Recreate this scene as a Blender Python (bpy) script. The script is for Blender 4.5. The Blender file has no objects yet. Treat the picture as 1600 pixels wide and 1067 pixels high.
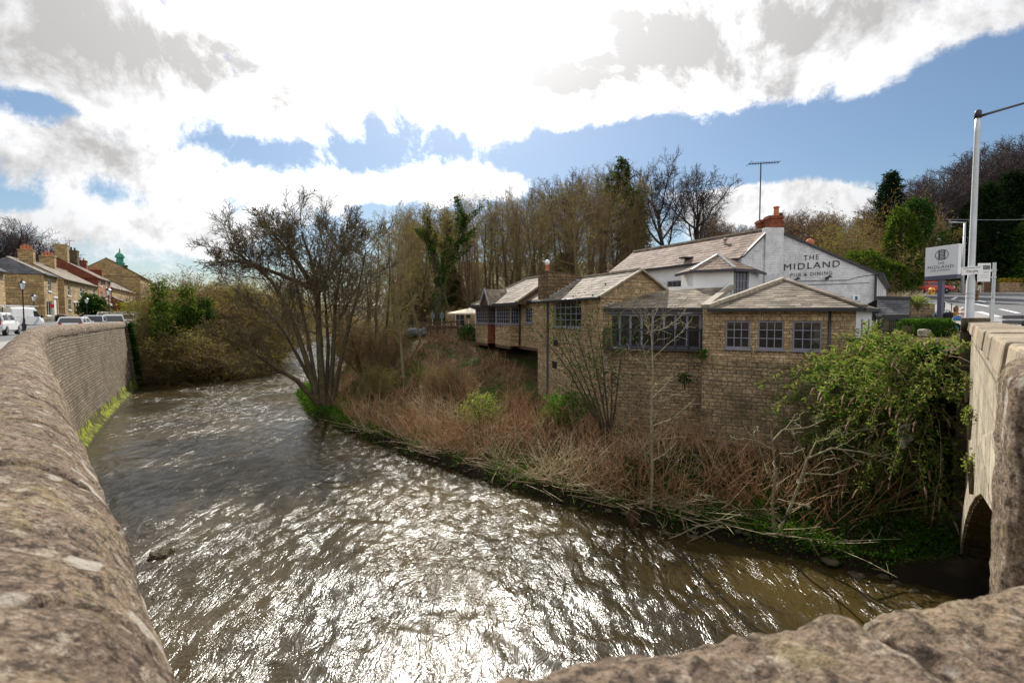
import bpy, math, random
import numpy as np
from mathutils import Vector, Matrix
SC = bpy.context.scene
COL = SC.collection
PI = math.pi
R = math.radians
V = Vector
# ---------------------------------------------------------------- camera model (metres, eye 1.6 m above the bridge road)
F = 800.0
PIT = math.atan(38.5 / F)
CP, SP = math.cos(PIT), math.sin(PIT)
EYE = 1.6
WATER = -4.4
def ray(px, py):
    u, v = (px - 800) / F, (533.5 - py) / F
    return V((u, CP + v * SP, -SP + v * CP))
def P(px, py, Y):
    d = ray(px, py)
    return V((0, 0, EYE)) + d * (Y / d.y)
def G(px, py, z=WATER):
    d = ray(px, py)
    return V((0, 0, EYE)) + d * ((z - EYE) / d.z)
def ZP(py, Y):
    return EYE + (495 - py) * Y / F
def XP(px, Y):
    return (px - 800) / F * Y

# ---------------------------------------------------------------- mesh helpers
def set_uv(me):
    n = len(me.loops)
    if not n: return
    uv = me.uv_layers.new(name='UVMap')
    co = np.empty(len(me.vertices) * 3); me.vertices.foreach_get('co', co); co = co.reshape(-1, 3)
    li = np.empty(n, np.int32); me.loops.foreach_get('vertex_index', li)
    npoly = len(me.polygons)
    nor = np.empty(npoly * 3); me.polygons.foreach_get('normal', nor); nor = nor.reshape(-1, 3)
    tot = np.empty(npoly, np.int32); me.polygons.foreach_get('loop_total', tot)
    fn = np.repeat(nor, tot, axis=0); p = co[li]
    t = np.stack([-fn[:, 1], fn[:, 0], np.zeros(n)], 1)
    ln = np.linalg.norm(t, axis=1); flat = ln < 0.08
    t[flat] = (1, 0, 0); ln[flat] = 1; t /= ln[:, None]
    b = np.cross(fn, t)
    out = np.stack([(p * t).sum(1), (p * b).sum(1)], 1).astype(np.float32)
    uv.data.foreach_set('uv', out.ravel())

def link(name, me, mats, parent, local):
    o = bpy.data.objects.new(name, me); COL.objects.link(o)
    for m in (mats if isinstance(mats, (list, tuple)) else [mats]): me.materials.append(m)
    if parent is not None:
        o.parent = parent
        if not local and parent.parent is None: o.matrix_parent_inverse = parent.matrix_basis.inverted()
    return o

class MB:
    def __init__(s): s.v, s.f, s.m, s.cur = [], [], [], 0
    def poly(s, pts):
        i = len(s.v); s.v += [tuple(p) for p in pts]; s.f.append(tuple(range(i, i + len(pts)))); s.m.append(s.cur); return s
    def raw(s, vs, fs):
        i = len(s.v); s.v += [tuple(p) for p in vs]
        for f in fs: s.f.append(tuple(i + k for k in f)); s.m.append(s.cur)
        return s
    def hexa(s, b, t):                       # bottom ring, top ring, same count
        n = len(b); fs = [tuple(range(n - 1, -1, -1)), tuple(range(n, 2 * n))]
        for k in range(n): fs.append((k, (k + 1) % n, n + (k + 1) % n, n + k))
        return s.raw(list(b) + list(t), fs)
    def box(s, c, size, rz=0.0, M=None):
        x, y, z = size[0] / 2, size[1] / 2, size[2] / 2
        M = M or Matrix.Rotation(rz, 3, 'Z'); c = V(c)
        q = [(-x, -y), (x, -y), (x, y), (-x, y)]
        return s.hexa([c + M @ V((a, b, -z)) for a, b in q], [c + M @ V((a, b, z)) for a, b in q])
    def prism(s, ring, off):                 # closed polygon extruded by a vector
        off = V(off); return s.hexa([V(p) for p in ring], [V(p) + off for p in ring])
    def bar(s, a, b, w, h, up=(0, 0, 1)):
        a, b = V(a), V(b); d = (b - a).normalized(); u = V(up)
        sd = d.cross(u)
        if sd.length < 1e-4: sd = d.cross(V((1, 0, 0)))
        sd.normalize(); u = sd.cross(d).normalized()
        r = [sd * (-w / 2) - u * (h / 2), sd * (w / 2) - u * (h / 2), sd * (w / 2) + u * (h / 2), sd * (-w / 2) + u * (h / 2)]
        return s.hexa([a + k for k in r], [b + k for k in r])
    def tube(s, pts, rad, n=8):
        pts = [V(p) for p in pts]; rad = rad if isinstance(rad, (list, tuple)) else [rad] * len(pts)
        i0 = len(s.v); ref = V((0.31, 0.17, 0.93))
        for k, p in enumerate(pts):
            d = (pts[min(k + 1, len(pts) - 1)] - pts[max(k - 1, 0)]).normalized()
            a = d.cross(ref)
            if a.length < 0.1: a = d.cross(V((1, 0, 0)))
            a.normalize(); b = d.cross(a)
            for j in range(n):
                t = 2 * PI * j / n; s.v.append(tuple(p + (a * math.cos(t) + b * math.sin(t)) * rad[k]))
        for k in range(len(pts) - 1):
            for j in range(n):
                q = i0 + k * n; s.f.append((q + j, q + (j + 1) % n, q + n + (j + 1) % n, q + n + j)); s.m.append(s.cur)
        s.f.append(tuple(i0 + j for j in range(n - 1, -1, -1))); s.m.append(s.cur)
        q = i0 + (len(pts) - 1) * n; s.f.append(tuple(q + j for j in range(n))); s.m.append(s.cur)
        return s
    def lathe(s, c, prof, n=12, sx=1, sy=1):
        i0 = len(s.v); c = V(c)
        for r, z in prof:
            for j in range(n):
                t = 2 * PI * j / n; s.v.append((c.x + r * sx * math.cos(t), c.y + r * sy * math.sin(t), c.z + z))
        for k in range(len(prof) - 1):
            for j in range(n):
                q = i0 + k * n; s.f.append((q + j, q + (j + 1) % n, q + n + (j + 1) % n, q + n + j)); s.m.append(s.cur)
        s.f.append(tuple(i0 + j for j in range(n - 1, -1, -1))); s.m.append(s.cur)
        q = i0 + (len(prof) - 1) * n; s.f.append(tuple(q + j for j in range(n))); s.m.append(s.cur)
        return s
    def build(s, name, mats, parent=None, local=False, smooth=False, bevel=0):
        me = bpy.data.meshes.new(name); me.from_pydata(s.v, [], s.f); me.update()
        if any(s.m): me.polygons.foreach_set('material_index', s.m)
        if smooth: me.polygons.foreach_set('use_smooth', [True] * len(me.polygons))
        set_uv(me)
        o = link(name, me, mats, parent, local)
        if bevel:
            b = o.modifiers.new('b', 'BEVEL'); b.width = bevel; b.segments = 2; b.limit_method = 'ANGLE'; b.angle_limit = R(40)
        return o

def npmesh(name, verts, faces, mats, parent=None, local=False, smooth=False, midx=None, uv=False):
    """verts (N,3); faces: (M,k) array or a list of such arrays"""
    verts = np.asarray(verts, np.float32)
    fl = faces if isinstance(faces, list) else [faces]
    fl = [np.asarray(f, np.int32) for f in fl if len(f)]
    me = bpy.data.meshes.new(name)
    me.vertices.add(len(verts)); me.vertices.foreach_set('co', verts.ravel())
    nl = sum(f.size for f in fl); npol = sum(len(f) for f in fl)
    me.loops.add(nl); me.loops.foreach_set('vertex_index', np.concatenate([f.ravel() for f in fl]))
    st, k = [], 0
    for f in fl:
        st.append(k + np.arange(len(f), dtype=np.int32) * f.shape[1]); k += f.size
    me.polygons.add(npol); me.polygons.foreach_set('loop_start', np.concatenate(st))
    if midx is not None: me.polygons.foreach_set('material_index', np.asarray(midx, np.int32))
    if smooth: me.polygons.foreach_set('use_smooth', np.ones(npol, bool))
    me.update(calc_edges=True); me.validate()
    if uv: set_uv(me)
    return link(name, me, mats, parent, local)

def thing(name, label, cat, loc=(0, 0, 0), rz=0.0, group=None):
    o = bpy.data.objects.new(name, None); COL.objects.link(o); o.empty_display_size = 0.2
    o.location = loc; o.rotation_euler = (0, 0, rz)
    return tag(o, label, cat, group)
def tag(o, label=None, cat=None, group=None, kind=None):
    if label: o['label'] = label
    if cat: o['category'] = cat
    if group: o['group'] = group
    if kind: o['kind'] = kind
    return o
def copy_tree(o, parent=None):
    c = o.copy(); COL.objects.link(c)
    if parent is not None: c.parent = parent
    for ch in [x for x in o.children]: copy_tree(ch, c)
    return c

# ---------------------------------------------------------------- noise
_rs = np.random.RandomState(7)
_perm = np.concatenate([_rs.permutation(256)] * 3)
_grad = _rs.normal(size=(256, 3)); _grad /= np.linalg.norm(_grad, axis=1)[:, None]
def pnoise(x, y, z=0.0):
    x, y = np.asarray(x, float), np.asarray(y, float); z = np.asarray(z, float) + np.zeros_like(x)
    xi, yi, zi = np.floor(x).astype(int), np.floor(y).astype(int), np.floor(z).astype(int)
    xf, yf, zf = x - xi, y - yi, z - zi
    u, v, w = [t * t * t * (t * (t * 6 - 15) + 10) for t in (xf, yf, zf)]
    def g(a, b, c):
        h = _perm[(_perm[(_perm[(xi + a) & 255] + yi + b) & 255] + zi + c) & 255]
        gr = _grad[h]; return gr[..., 0] * (xf - a) + gr[..., 1] * (yf - b) + gr[..., 2] * (zf - c)
    def lp(a, b, t): return a + (b - a) * t
    return lp(lp(lp(g(0, 0, 0), g(1, 0, 0), u), lp(g(0, 1, 0), g(1, 1, 0), u), v),
              lp(lp(g(0, 0, 1), g(1, 0, 1), u), lp(g(0, 1, 1), g(1, 1, 1), u), v), w) * 1.6
def fbm(x, y, z=0.0, o=4):
    s, a = 0, 1.0
    for k in range(o):
        s = s + a * pnoise(np.asarray(x) * 2 ** k + 17.3 * k, np.asarray(y) * 2 ** k, np.asarray(z) * 2 ** k); a *= 0.5
    return s

# ---------------------------------------------------------------- materials
class NT:
    def __init__(s, name):
        s.m = bpy.data.materials.new(name); s.m.use_nodes = True; s.t = s.m.node_tree; s.t.nodes.clear()
    def n(s, typ, ins=None, **kw):
        nd = s.t.nodes.new('ShaderNode' + typ)
        for k, v in kw.items(): setattr(nd, k, v)
        for k, v in (ins or {}).items():
            sock = nd.inputs[k]
            if isinstance(v, bpy.types.NodeSocket): s.t.links.new(v, sock)
            else: sock.default_value = v
        return nd
    def math(s, op, a, b=0.0, c=None, clamp=False):
        d = {0: a, 1: b}
        if c is not None: d[2] = c
        return s.n('Math', d, operation=op, use_clamp=clamp).outputs[0]
    def mix(s, fac, a, b, bt='MIX'):
        return s.n('Mix', {0: fac, 6: a, 7: b}, data_type='RGBA', blend_type=bt).outputs[2]
    def ramp(s, fac, stops):
        nd = s.n('ValToRGB', {0: fac}); e = nd.color_ramp.elements
        while len(e) > 1: e.remove(e[-1])
        e[0].position, e[0].color = stops[0][0], col(stops[0][1])
        for p, c in stops[1:]:
            k = e.new(p); k.color = col(c)
        return nd.outputs[0]
    def noise(s, vec, scale, detail=3.0, rough=0.55, out=0, dist=0.0):
        d = {'Scale': scale, 'Detail': detail, 'Roughness': rough, 'Distortion': dist}
        if vec is not None: d['Vector'] = vec
        return s.n('TexNoise', d).outputs[out]
    def smooth(s, x, lo, hi, a=0.0, b=1.0):
        return s.n('MapRange', {0: x, 1: lo, 2: hi, 3: a, 4: b}, interpolation_type='SMOOTHSTEP').outputs[0]
    def out(s, shader):
        s.n('OutputMaterial', {'Surface': shader}); return s.m
    def pbr(s, color, rough=0.8, normal=None, spec=0.3, **kw):
        d = {'Base Color': color, 'Roughness': rough, 'Specular IOR Level': spec}
        if normal is not None: d['Normal'] = normal
        d.update(kw)
        return s.n('BsdfPrincipled', d).outputs[0]
    def bump(s, h, dist=0.02, strength=1.0, normal=None):
        d = {'Height': h, 'Distance': dist, 'Strength': strength}
        if normal is not None: d['Normal'] = normal
        return s.n('Bump', d).outputs[0]
    def coord(s, w='Object'): return s.n('TexCoord').outputs[w]
    def island(s): return s.n('NewGeometry').outputs['Random Per Island']
def col(c): return (c[0], c[1], c[2], 1.0)
def wob(t, uv, amt, scale):
    nz = t.noise(t.coord('Object'), scale, 2.0, out=1)
    a = t.n('VectorMath', {0: nz, 1: (0.5, 0.5, 0.5)}, operation='SUBTRACT').outputs[0]
    b = t.n('VectorMath', {0: a, 'Scale': amt}, operation='SCALE').outputs[0]
    return t.n('VectorMath', {0: uv, 1: b}, operation='ADD').outputs[0]

def m_stone(name, c1, c2, mortar, row=0.14, width=0.38, mort=0.012, warp=0.05, bump=0.025, moss=None, stain=0.35, vary=1.5, pv=0.75):
    t = NT(name); uv = wob(t, t.coord('UV'), warp, 2.2); uv = wob(t, uv, warp * 0.4, 9.0)
    sx = t.n('SeparateXYZ', {0: uv}); vv = t.n('TexNoise', {'W': sx.outputs[1], 'Scale': 0.55 / row, 'Detail': 1.0}, noise_dimensions='1D').outputs[0]
    uv = t.n('CombineXYZ', {0: sx.outputs[0], 1: t.math('ADD', sx.outputs[1], t.math('MULTIPLY', vv, row * vary))}).outputs[0]
    br = t.n('TexBrick', {'Vector': uv, 'Color1': col(c1), 'Color2': col(c2), 'Mortar': col(mortar), 'Scale': 1.0, 'Mortar Size': mort,
             'Mortar Smooth': 0.35, 'Bias': 0.0, 'Brick Width': width, 'Row Height': row}, offset=0.42, offset_frequency=2, squash=0.62, squash_frequency=3)
    ob = t.coord('Object')
    n1 = t.noise(ob, 0.55, 5.0, 0.65); n2 = t.noise(ob, 14.0, 5.0, 0.7); n3 = t.noise(ob, 3.1, 3.0)
    b2 = t.n('TexBrick', {'Vector': t.n('VectorMath', {0: uv, 1: (7.31, row * 6, 0)}, operation='ADD').outputs[0], 'Color1': (0.45, 0.45, 0.45, 1), 'Color2': (1.3, 1.25, 1.15, 1), 'Mortar': (1, 1, 1, 1), 'Scale': 1.0, 'Mortar Size': 0.0, 'Brick Width': width, 'Row Height': row}, offset=0.42, offset_frequency=2, squash=0.62, squash_frequency=3)
    c = t.mix(t.smooth(n3, 0.35, 0.75, 0, 0.6), t.mix(pv, br.outputs[0], b2.outputs[0], 'MULTIPLY'), col([k * 0.55 for k in c2]))
    c = t.mix(t.smooth(n2, 0.4, 0.75, 0, 0.5), c, col([min(1, k * 1.5) for k in c1]))
    c = t.mix(t.smooth(n1, 0.42, 0.72, 0, stain), c, col([k * 0.3 for k in c2]))
    if moss: c = t.mix(t.smooth(t.noise(ob, 1.3, 6.0, 0.7), 0.55, 0.75, 0, 0.8), c, col(moss))
    h = t.math('SUBTRACT', t.math('ADD', t.math('MULTIPLY', n2, 0.5), t.math('MULTIPLY', n3, 0.4)), t.math('MULTIPLY', br.outputs[1], 1.1))
    return t.out(t.pbr(c, 0.9, t.bump(h, bump), 0.2))
def m_slate(name, cs, lich=(0.33, 0.30, 0.22)):
    t = NT(name); ob = t.coord('Object'); c = t.ramp(t.island(), [(i / (len(cs) - 1), k) for i, k in enumerate(cs)])
    n1, n2 = t.noise(ob, 9.0, 5.0, 0.7), t.noise(ob, 1.1, 4.0)
    c = t.mix(t.smooth(n1, 0.45, 0.75, 0, 0.6), c, col(lich)); c = t.mix(t.smooth(n2, 0.45, 0.7, 0, 0.45), c, col([k * 0.4 for k in cs[0]]))
    return t.out(t.pbr(c, 0.8, t.bump(t.noise(ob, 30.0, 4.0), 0.01), 0.15))
def m_plain(name, c, rough=0.5, var=0.12, scale=6.0, bump=0.0, spec=0.4, metal=0.0, coat=0.0):
    t = NT(name); ob = t.coord('Object'); n = t.noise(ob, scale, 5.0, 0.65)
    cc = t.mix(t.smooth(n, 0.3, 0.75), col([k * (1 - var) for k in c]), col([min(1, k * (1 + var)) for k in c]))
    nm = t.bump(t.noise(ob, scale * 5, 3.0), bump) if bump else None
    return t.out(t.pbr(cc, rough, nm, spec, **{'Metallic': metal, 'Coat Weight': coat, 'Coat Roughness': 0.06}))
def m_leaf(name, cs, trans=0.35, rough=0.6, spec=0.15):
    t = NT(name); c = t.ramp(t.island(), [(i / max(1, len(cs) - 1), k) for i, k in enumerate(cs)])
    c = t.mix(t.smooth(t.noise(t.coord('Object'), 0.9, 2.0), 0.4, 0.65, 0, 0.4), c, col([k * 0.55 for k in cs[0]]))
    a = t.n('BsdfDiffuse', {'Color': c}).outputs[0]; b = t.n('BsdfTranslucent', {'Color': t.mix(0.5, c, col((cs[-1][0] * 1.5, cs[-1][1] * 1.5, cs[-1][2] * 0.7)))}).outputs[0]
    return t.out(t.n('MixShader', {0: trans, 1: a, 2: b}).outputs[0])
def m_bark(name, c1, c2, scale=7.0, moss=None):
    t = NT(name); ob = t.coord('Object'); n = t.noise(ob, scale, 4.0, 0.7)
    c = t.mix(t.smooth(n, 0.3, 0.7), col(c1), col(c2))
    if moss: c = t.mix(t.smooth(t.noise(ob, 1.7, 3.0), 0.5, 0.68, 0, 0.75), c, col(moss))
    return t.out(t.pbr(c, 0.85, t.bump(n, 0.02), 0.2))
def m_island(name, cs, rough=0.8, spec=0.2):
    t = NT(name); c = t.ramp(t.island(), [(i / (len(cs) - 1), k) for i, k in enumerate(cs)])
    return t.out(t.pbr(c, rough, None, spec))
def m_glass(name, c=(0.012, 0.013, 0.014), rough=0.04):
    t = NT(name); n = t.noise(t.coord('Object'), 1.6, 1.0)
    return t.out(t.pbr(col(c), rough, t.bump(n, 0.01, 0.4), 0.7))

MT = {}
MT['tan'] = m_stone('sandstone', (0.58, 0.43, 0.26), (0.33, 0.225, 0.12), (0.10, 0.075, 0.05), 0.105, 0.30, 0.012, 0.045, 0.035)
MT['rubble'] = m_stone('rubble_stone', (0.46, 0.345, 0.21), (0.26, 0.19, 0.115), (0.10, 0.078, 0.055), 0.14, 0.34, 0.016, 0.12, 0.06, (0.07, 0.075, 0.03), 0.6)
MT['copestone'] = m_stone('bridge_coping_stone', (0.38, 0.31, 0.225), (0.27, 0.22, 0.16), (0.2, 0.16, 0.11), 0.9, 1.6, 0.004, 0.02, 0.03, None, 0.6)
MT['chimneystone'] = m_stone('chimney_stone', (0.30, 0.20, 0.11), (0.12, 0.08, 0.05), (0.04, 0.03, 0.022), 0.17, 0.36, 0.02, 0.10, 0.06, None, 0.6)
MT['river'] = m_stone('river_wall_stone', (0.30, 0.24, 0.165), (0.16, 0.125, 0.085), (0.03, 0.025, 0.019), 0.135, 0.42, 0.022, 0.03, 0.08, None, 0.5, 0.6)
MT['pale'] = m_stone('bridge_stone', (0.50, 0.435, 0.33), (0.35, 0.30, 0.225), (0.20, 0.16, 0.11), 0.34, 0.75, 0.014, 0.02, 0.04, (0.12, 0.11, 0.07), 0.8)
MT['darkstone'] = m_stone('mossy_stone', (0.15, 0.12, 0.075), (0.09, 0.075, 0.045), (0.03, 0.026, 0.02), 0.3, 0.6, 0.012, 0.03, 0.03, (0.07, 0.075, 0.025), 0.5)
MT['house'] = m_stone('street_stone', (0.52, 0.38, 0.20), (0.36, 0.25, 0.125), (0.15, 0.11, 0.065), 0.24, 0.6, 0.02, 0.04, 0.03, None, 0.4)
MT['brick'] = m_stone('orange_brick', (0.46, 0.19, 0.095), (0.34, 0.13, 0.065), (0.35, 0.27, 0.2), 0.075, 0.22, 0.010, 0.004, 0.01, None, 0.25, 0.2)
MT['redbrick'] = m_stone('red_brick', (0.30, 0.085, 0.045), (0.21, 0.055, 0.03), (0.12, 0.09, 0.07), 0.085, 0.23, 0.010, 0.004, 0.012, None, 0.35, 0.2)
MT['white'] = m_stone('white_painted_brick', (0.74, 0.74, 0.75), (0.68, 0.68, 0.70), (0.65, 0.65, 0.67), 0.085, 0.24, 0.006, 0.012, 0.010, None, 0.10, 0.3, 0.07)
MT['render'] = m_plain('white_render', (0.76, 0.76, 0.76), 0.8, 0.06, 1.3, 0.004, 0.2)
MT['slate'] = m_slate('stone_slate', [(0.11, 0.09, 0.07), (0.22, 0.18, 0.14), (0.33, 0.275, 0.21), (0.15, 0.125, 0.10), (0.26, 0.20, 0.145), (0.18, 0.15, 0.13)])
MT['redslate'] = m_slate('brown_slate', [(0.13, 0.092, 0.07), (0.22, 0.155, 0.12), (0.28, 0.205, 0.16), (0.17, 0.12, 0.095)], (0.36, 0.29, 0.22))
MT['blueslate'] = m_slate('grey_slate', [(0.085, 0.085, 0.095), (0.12, 0.12, 0.13), (0.15, 0.145, 0.15)], (0.2, 0.19, 0.17))
MT['ridge'] = m_plain('ridge_stone', (0.33, 0.285, 0.22), 0.85, 0.3, 5.0, 0.01)
MT['lead'] = m_plain('lead_flashing', (0.30, 0.29, 0.29), 0.6, 0.2, 4.0)
MT['black'] = m_plain('black_paint', (0.018, 0.018, 0.022), 0.45)
MT['gutter'] = m_plain('dark_gutter', (0.035, 0.033, 0.045), 0.45)
MT['frame'] = m_plain('lilac_grey_paint', (0.22, 0.22, 0.285), 0.5, 0.06)
MT['signgrey'] = m_plain('sign_purple_grey', (0.105, 0.10, 0.155), 0.5, 0.06)
MT['whitepaint'] = m_plain('white_paint', (0.78, 0.78, 0.77), 0.5, 0.05)
MT['carwhite'] = m_plain('white_car_paint', (0.80, 0.80, 0.80), 0.3, 0.02, 2.0, 0, 0.5, 0.0, 0.6)
MT['carsilver'] = m_plain('silver_car_paint', (0.50, 0.52, 0.55), 0.3, 0.03, 2.0, 0, 0.5, 0.4, 0.6)
MT['carred'] = m_plain('red_car_paint', (0.52, 0.02, 0.015), 0.3, 0.03, 2.0, 0, 0.5, 0.0, 0.6)
MT['carblue'] = m_plain('dark_car_paint', (0.04, 0.05, 0.08), 0.3, 0.03, 2.0, 0, 0.5, 0.2, 0.6)
MT['glass'] = m_glass('window_glass')
MT['carglass'] = m_glass('car_glass', (0.02, 0.023, 0.026), 0.03)
MT['tyre'] = m_plain('rubber', (0.02, 0.02, 0.02), 0.85)
MT['rim'] = m_plain('alloy', (0.45, 0.45, 0.46), 0.35, 0.05, 4, 0, 0.5, 0.7)
MT['lampred'] = m_plain('red_lens', (0.45, 0.02, 0.02), 0.25)
MT['lamplens'] = m_plain('clear_lens', (0.75, 0.77, 0.78), 0.15)
MT['galv'] = m_plain('galvanised_steel', (0.52, 0.54, 0.55), 0.5, 0.1, 3.0, 0, 0.5, 0.25)
MT['asphalt'] = m_plain('asphalt', (0.115, 0.113, 0.115), 0.9, 0.25, 2.0, 0.01)
MT['paving'] = m_plain('paving', (0.26, 0.245, 0.225), 0.9, 0.2, 1.5, 0.01)
MT['marking'] = m_plain('road_paint', (0.72, 0.72, 0.70), 0.7, 0.15, 5.0)
MT['terracotta'] = m_plain('terracotta', (0.50, 0.17, 0.075), 0.8, 0.25, 4.0)
MT['verdigris'] = m_plain('green_copper', (0.05, 0.26, 0.17), 0.6, 0.2, 1.0)
MT['wood'] = m_plain('dark_timber', (0.10, 0.055, 0.03), 0.75, 0.3, 5.0)
MT['canvas'] = m_plain('beige_canvas', (0.66, 0.58, 0.43), 0.85, 0.05)
MT['greycanvas'] = m_plain('grey_canvas', (0.13, 0.15, 0.155), 0.85, 0.1)
MT['orange'] = m_plain('orange_plastic', (0.80, 0.38, 0.02), 0.5)
MT['skin'] = m_plain('skin', (0.55, 0.33, 0.24), 0.6, 0.08)
MT['hair'] = m_plain('brown_hair', (0.16, 0.075, 0.035), 0.6, 0.3, 30.0)
MT['greyhair'] = m_plain('blond_grey_hair', (0.50, 0.42, 0.33), 0.6, 0.2, 30.0)
def cloth(n, c): return m_plain(n, c, 0.9, 0.15, 8.0, 0.004, 0.15)
MT['teal'] = cloth('teal_cloth', (0.30, 0.42, 0.45)); MT['mustard'] = cloth('brown_cloth', (0.33, 0.17, 0.05)); MT['pink'] = cloth('pale_pink_cloth', (0.62, 0.47, 0.42))
MT['blackcloth'] = cloth('black_cloth', (0.02, 0.02, 0.025)); MT['palecloth'] = cloth('pale_cloth', (0.62, 0.62, 0.62)); MT['bluecloth'] = cloth('blue_cloth', (0.05, 0.16, 0.33))
# vegetation
MT['bark'] = m_bark('bark', (0.045, 0.033, 0.022), (0.10, 0.075, 0.048), 7.0, (0.095, 0.10, 0.03))
MT['twig'] = m_bark('twig', (0.085, 0.062, 0.034), (0.15, 0.115, 0.062))
MT['oakbark'] = m_bark('dark_bark', (0.03, 0.025, 0.022), (0.07, 0.056, 0.048))
MT['oaktwig'] = m_bark('dark_twig', (0.055, 0.042, 0.042), (0.085, 0.064, 0.06))
MT['olivebark'] = m_bark('olive_bark', (0.11, 0.09, 0.05), (0.22, 0.18, 0.10))
MT['olivetwig'] = m_bark('olive_twig', (0.16, 0.13, 0.055), (0.27, 0.22, 0.095))
MT['browntwig'] = m_bark('brown_twig', (0.14, 0.09, 0.055), (0.23, 0.15, 0.09))
MT['palebark'] = m_bark('pale_bark', (0.17, 0.15, 0.085), (0.33, 0.29, 0.18), 14.0)
MT['bud'] = m_leaf('olive_buds', [(0.11, 0.09, 0.025), (0.19, 0.155, 0.04), (0.25, 0.20, 0.055)])
MT['brownbud'] = m_leaf('brown_buds', [(0.13, 0.08, 0.035), (0.20, 0.13, 0.05), (0.17, 0.12, 0.04)])
MT['ivy'] = m_leaf('ivy_leaves', [(0.012, 0.035, 0.010), (0.025, 0.065, 0.015), (0.045, 0.10, 0.02)], 0.25, 0.55, 0.2)
MT['ivylight'] = m_leaf('sunny_ivy', [(0.02, 0.045, 0.010), (0.045, 0.085, 0.015), (0.09, 0.13, 0.022)], 0.4, 0.5, 0.25)  # lit copy of the ivy, sunlight put into the leaf colour
MT['pine'] = m_leaf('pine_needles', [(0.025, 0.045, 0.012), (0.05, 0.085, 0.018), (0.08, 0.11, 0.025)], 0.2)
MT['conifer'] = m_leaf('dark_conifer', [(0.008, 0.018, 0.008), (0.016, 0.034, 0.012), (0.028, 0.05, 0.016)], 0.12)
MT['cedar'] = m_leaf('green_conifer', [(0.02, 0.055, 0.012), (0.045, 0.10, 0.02), (0.07, 0.13, 0.03)], 0.25)
MT['bush'] = m_leaf('bush_leaves', [(0.05, 0.10, 0.02), (0.11, 0.17, 0.03), (0.18, 0.23, 0.045), (0.26, 0.28, 0.10)], 0.4)
MT['hedge'] = m_leaf('hedge_leaves', [(0.03, 0.09, 0.012), (0.06, 0.15, 0.02), (0.09, 0.19, 0.03)], 0.35)
MT['ground_leaf'] = m_leaf('ground_leaves', [(0.03, 0.08, 0.008), (0.055, 0.14, 0.014), (0.08, 0.17, 0.02)], 0.4)
MT['lime'] = m_leaf('lime_leaves', [(0.14, 0.19, 0.02), (0.22, 0.26, 0.03), (0.30, 0.30, 0.04)], 0.45)
MT['litter'] = m_leaf('leaf_litter', [(0.16, 0.095, 0.045), (0.25, 0.16, 0.08), (0.34, 0.24, 0.13), (0.10, 0.06, 0.03)], 0.2, 0.8, 0.1)
MT['reed'] = m_island('dead_red_stems', [(0.17, 0.08, 0.036), (0.33, 0.165, 0.08), (0.48, 0.31, 0.17), (0.26, 0.11, 0.05)])
MT['straw'] = m_island('dead_straw_stems', [(0.40, 0.31, 0.17), (0.58, 0.48, 0.31), (0.27, 0.20, 0.11)])
SKYS, CLOUD, GLOW, GLOW2, GLOW3, SUNE, EXPO, REAR_FILL = 0.060, 0.45, 2.6, 4.0, 1.5, 4.9, 0.55, 0.5
# ================================================================ setting: ground, river, roads
def sm(a, b, x):
    t = np.clip((np.asarray(x, float) - a) / (b - a), 0, 1); return t * t * (3 - 2 * t)
RBY = [-60, 2, 8, 11, 12.3, 14.3, 17.1, 21.3, 25.9, 31, 40, 64, 100, 200]
RBX = [40, 15, 11.6, 9.0, 6.9, 3.7, 0, -4.3, -8.6, -12.7, -17.2, -22.6, -31, -60]
LBY = [-60, 0, 10, 20.4, 24.6, 42, 47, 52, 58, 66, 74, 100, 200]
LBX = [56.6, 0.2, -9.2, -19.0, -21.5, -31.9, -32.0, -31.0, -29.0, -29.6, -32.5, -42, -75]
def xr_of(y): return np.interp(y, RBY, RBX)
def xl_of(y): return np.interp(y, LBY, LBX)
def road_right_z(y): return 0.9 + 0.0708 * (np.asarray(y, float) - 14)
def street_z(x, y):
    dl = xl_of(y) - np.asarray(x, float)
    return np.interp(y, [0, 30, 45, 130], [0.35, 0.30, 0.05, 0.05]) + np.clip(0.035 * (dl - 2), 0, 1.0)
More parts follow.
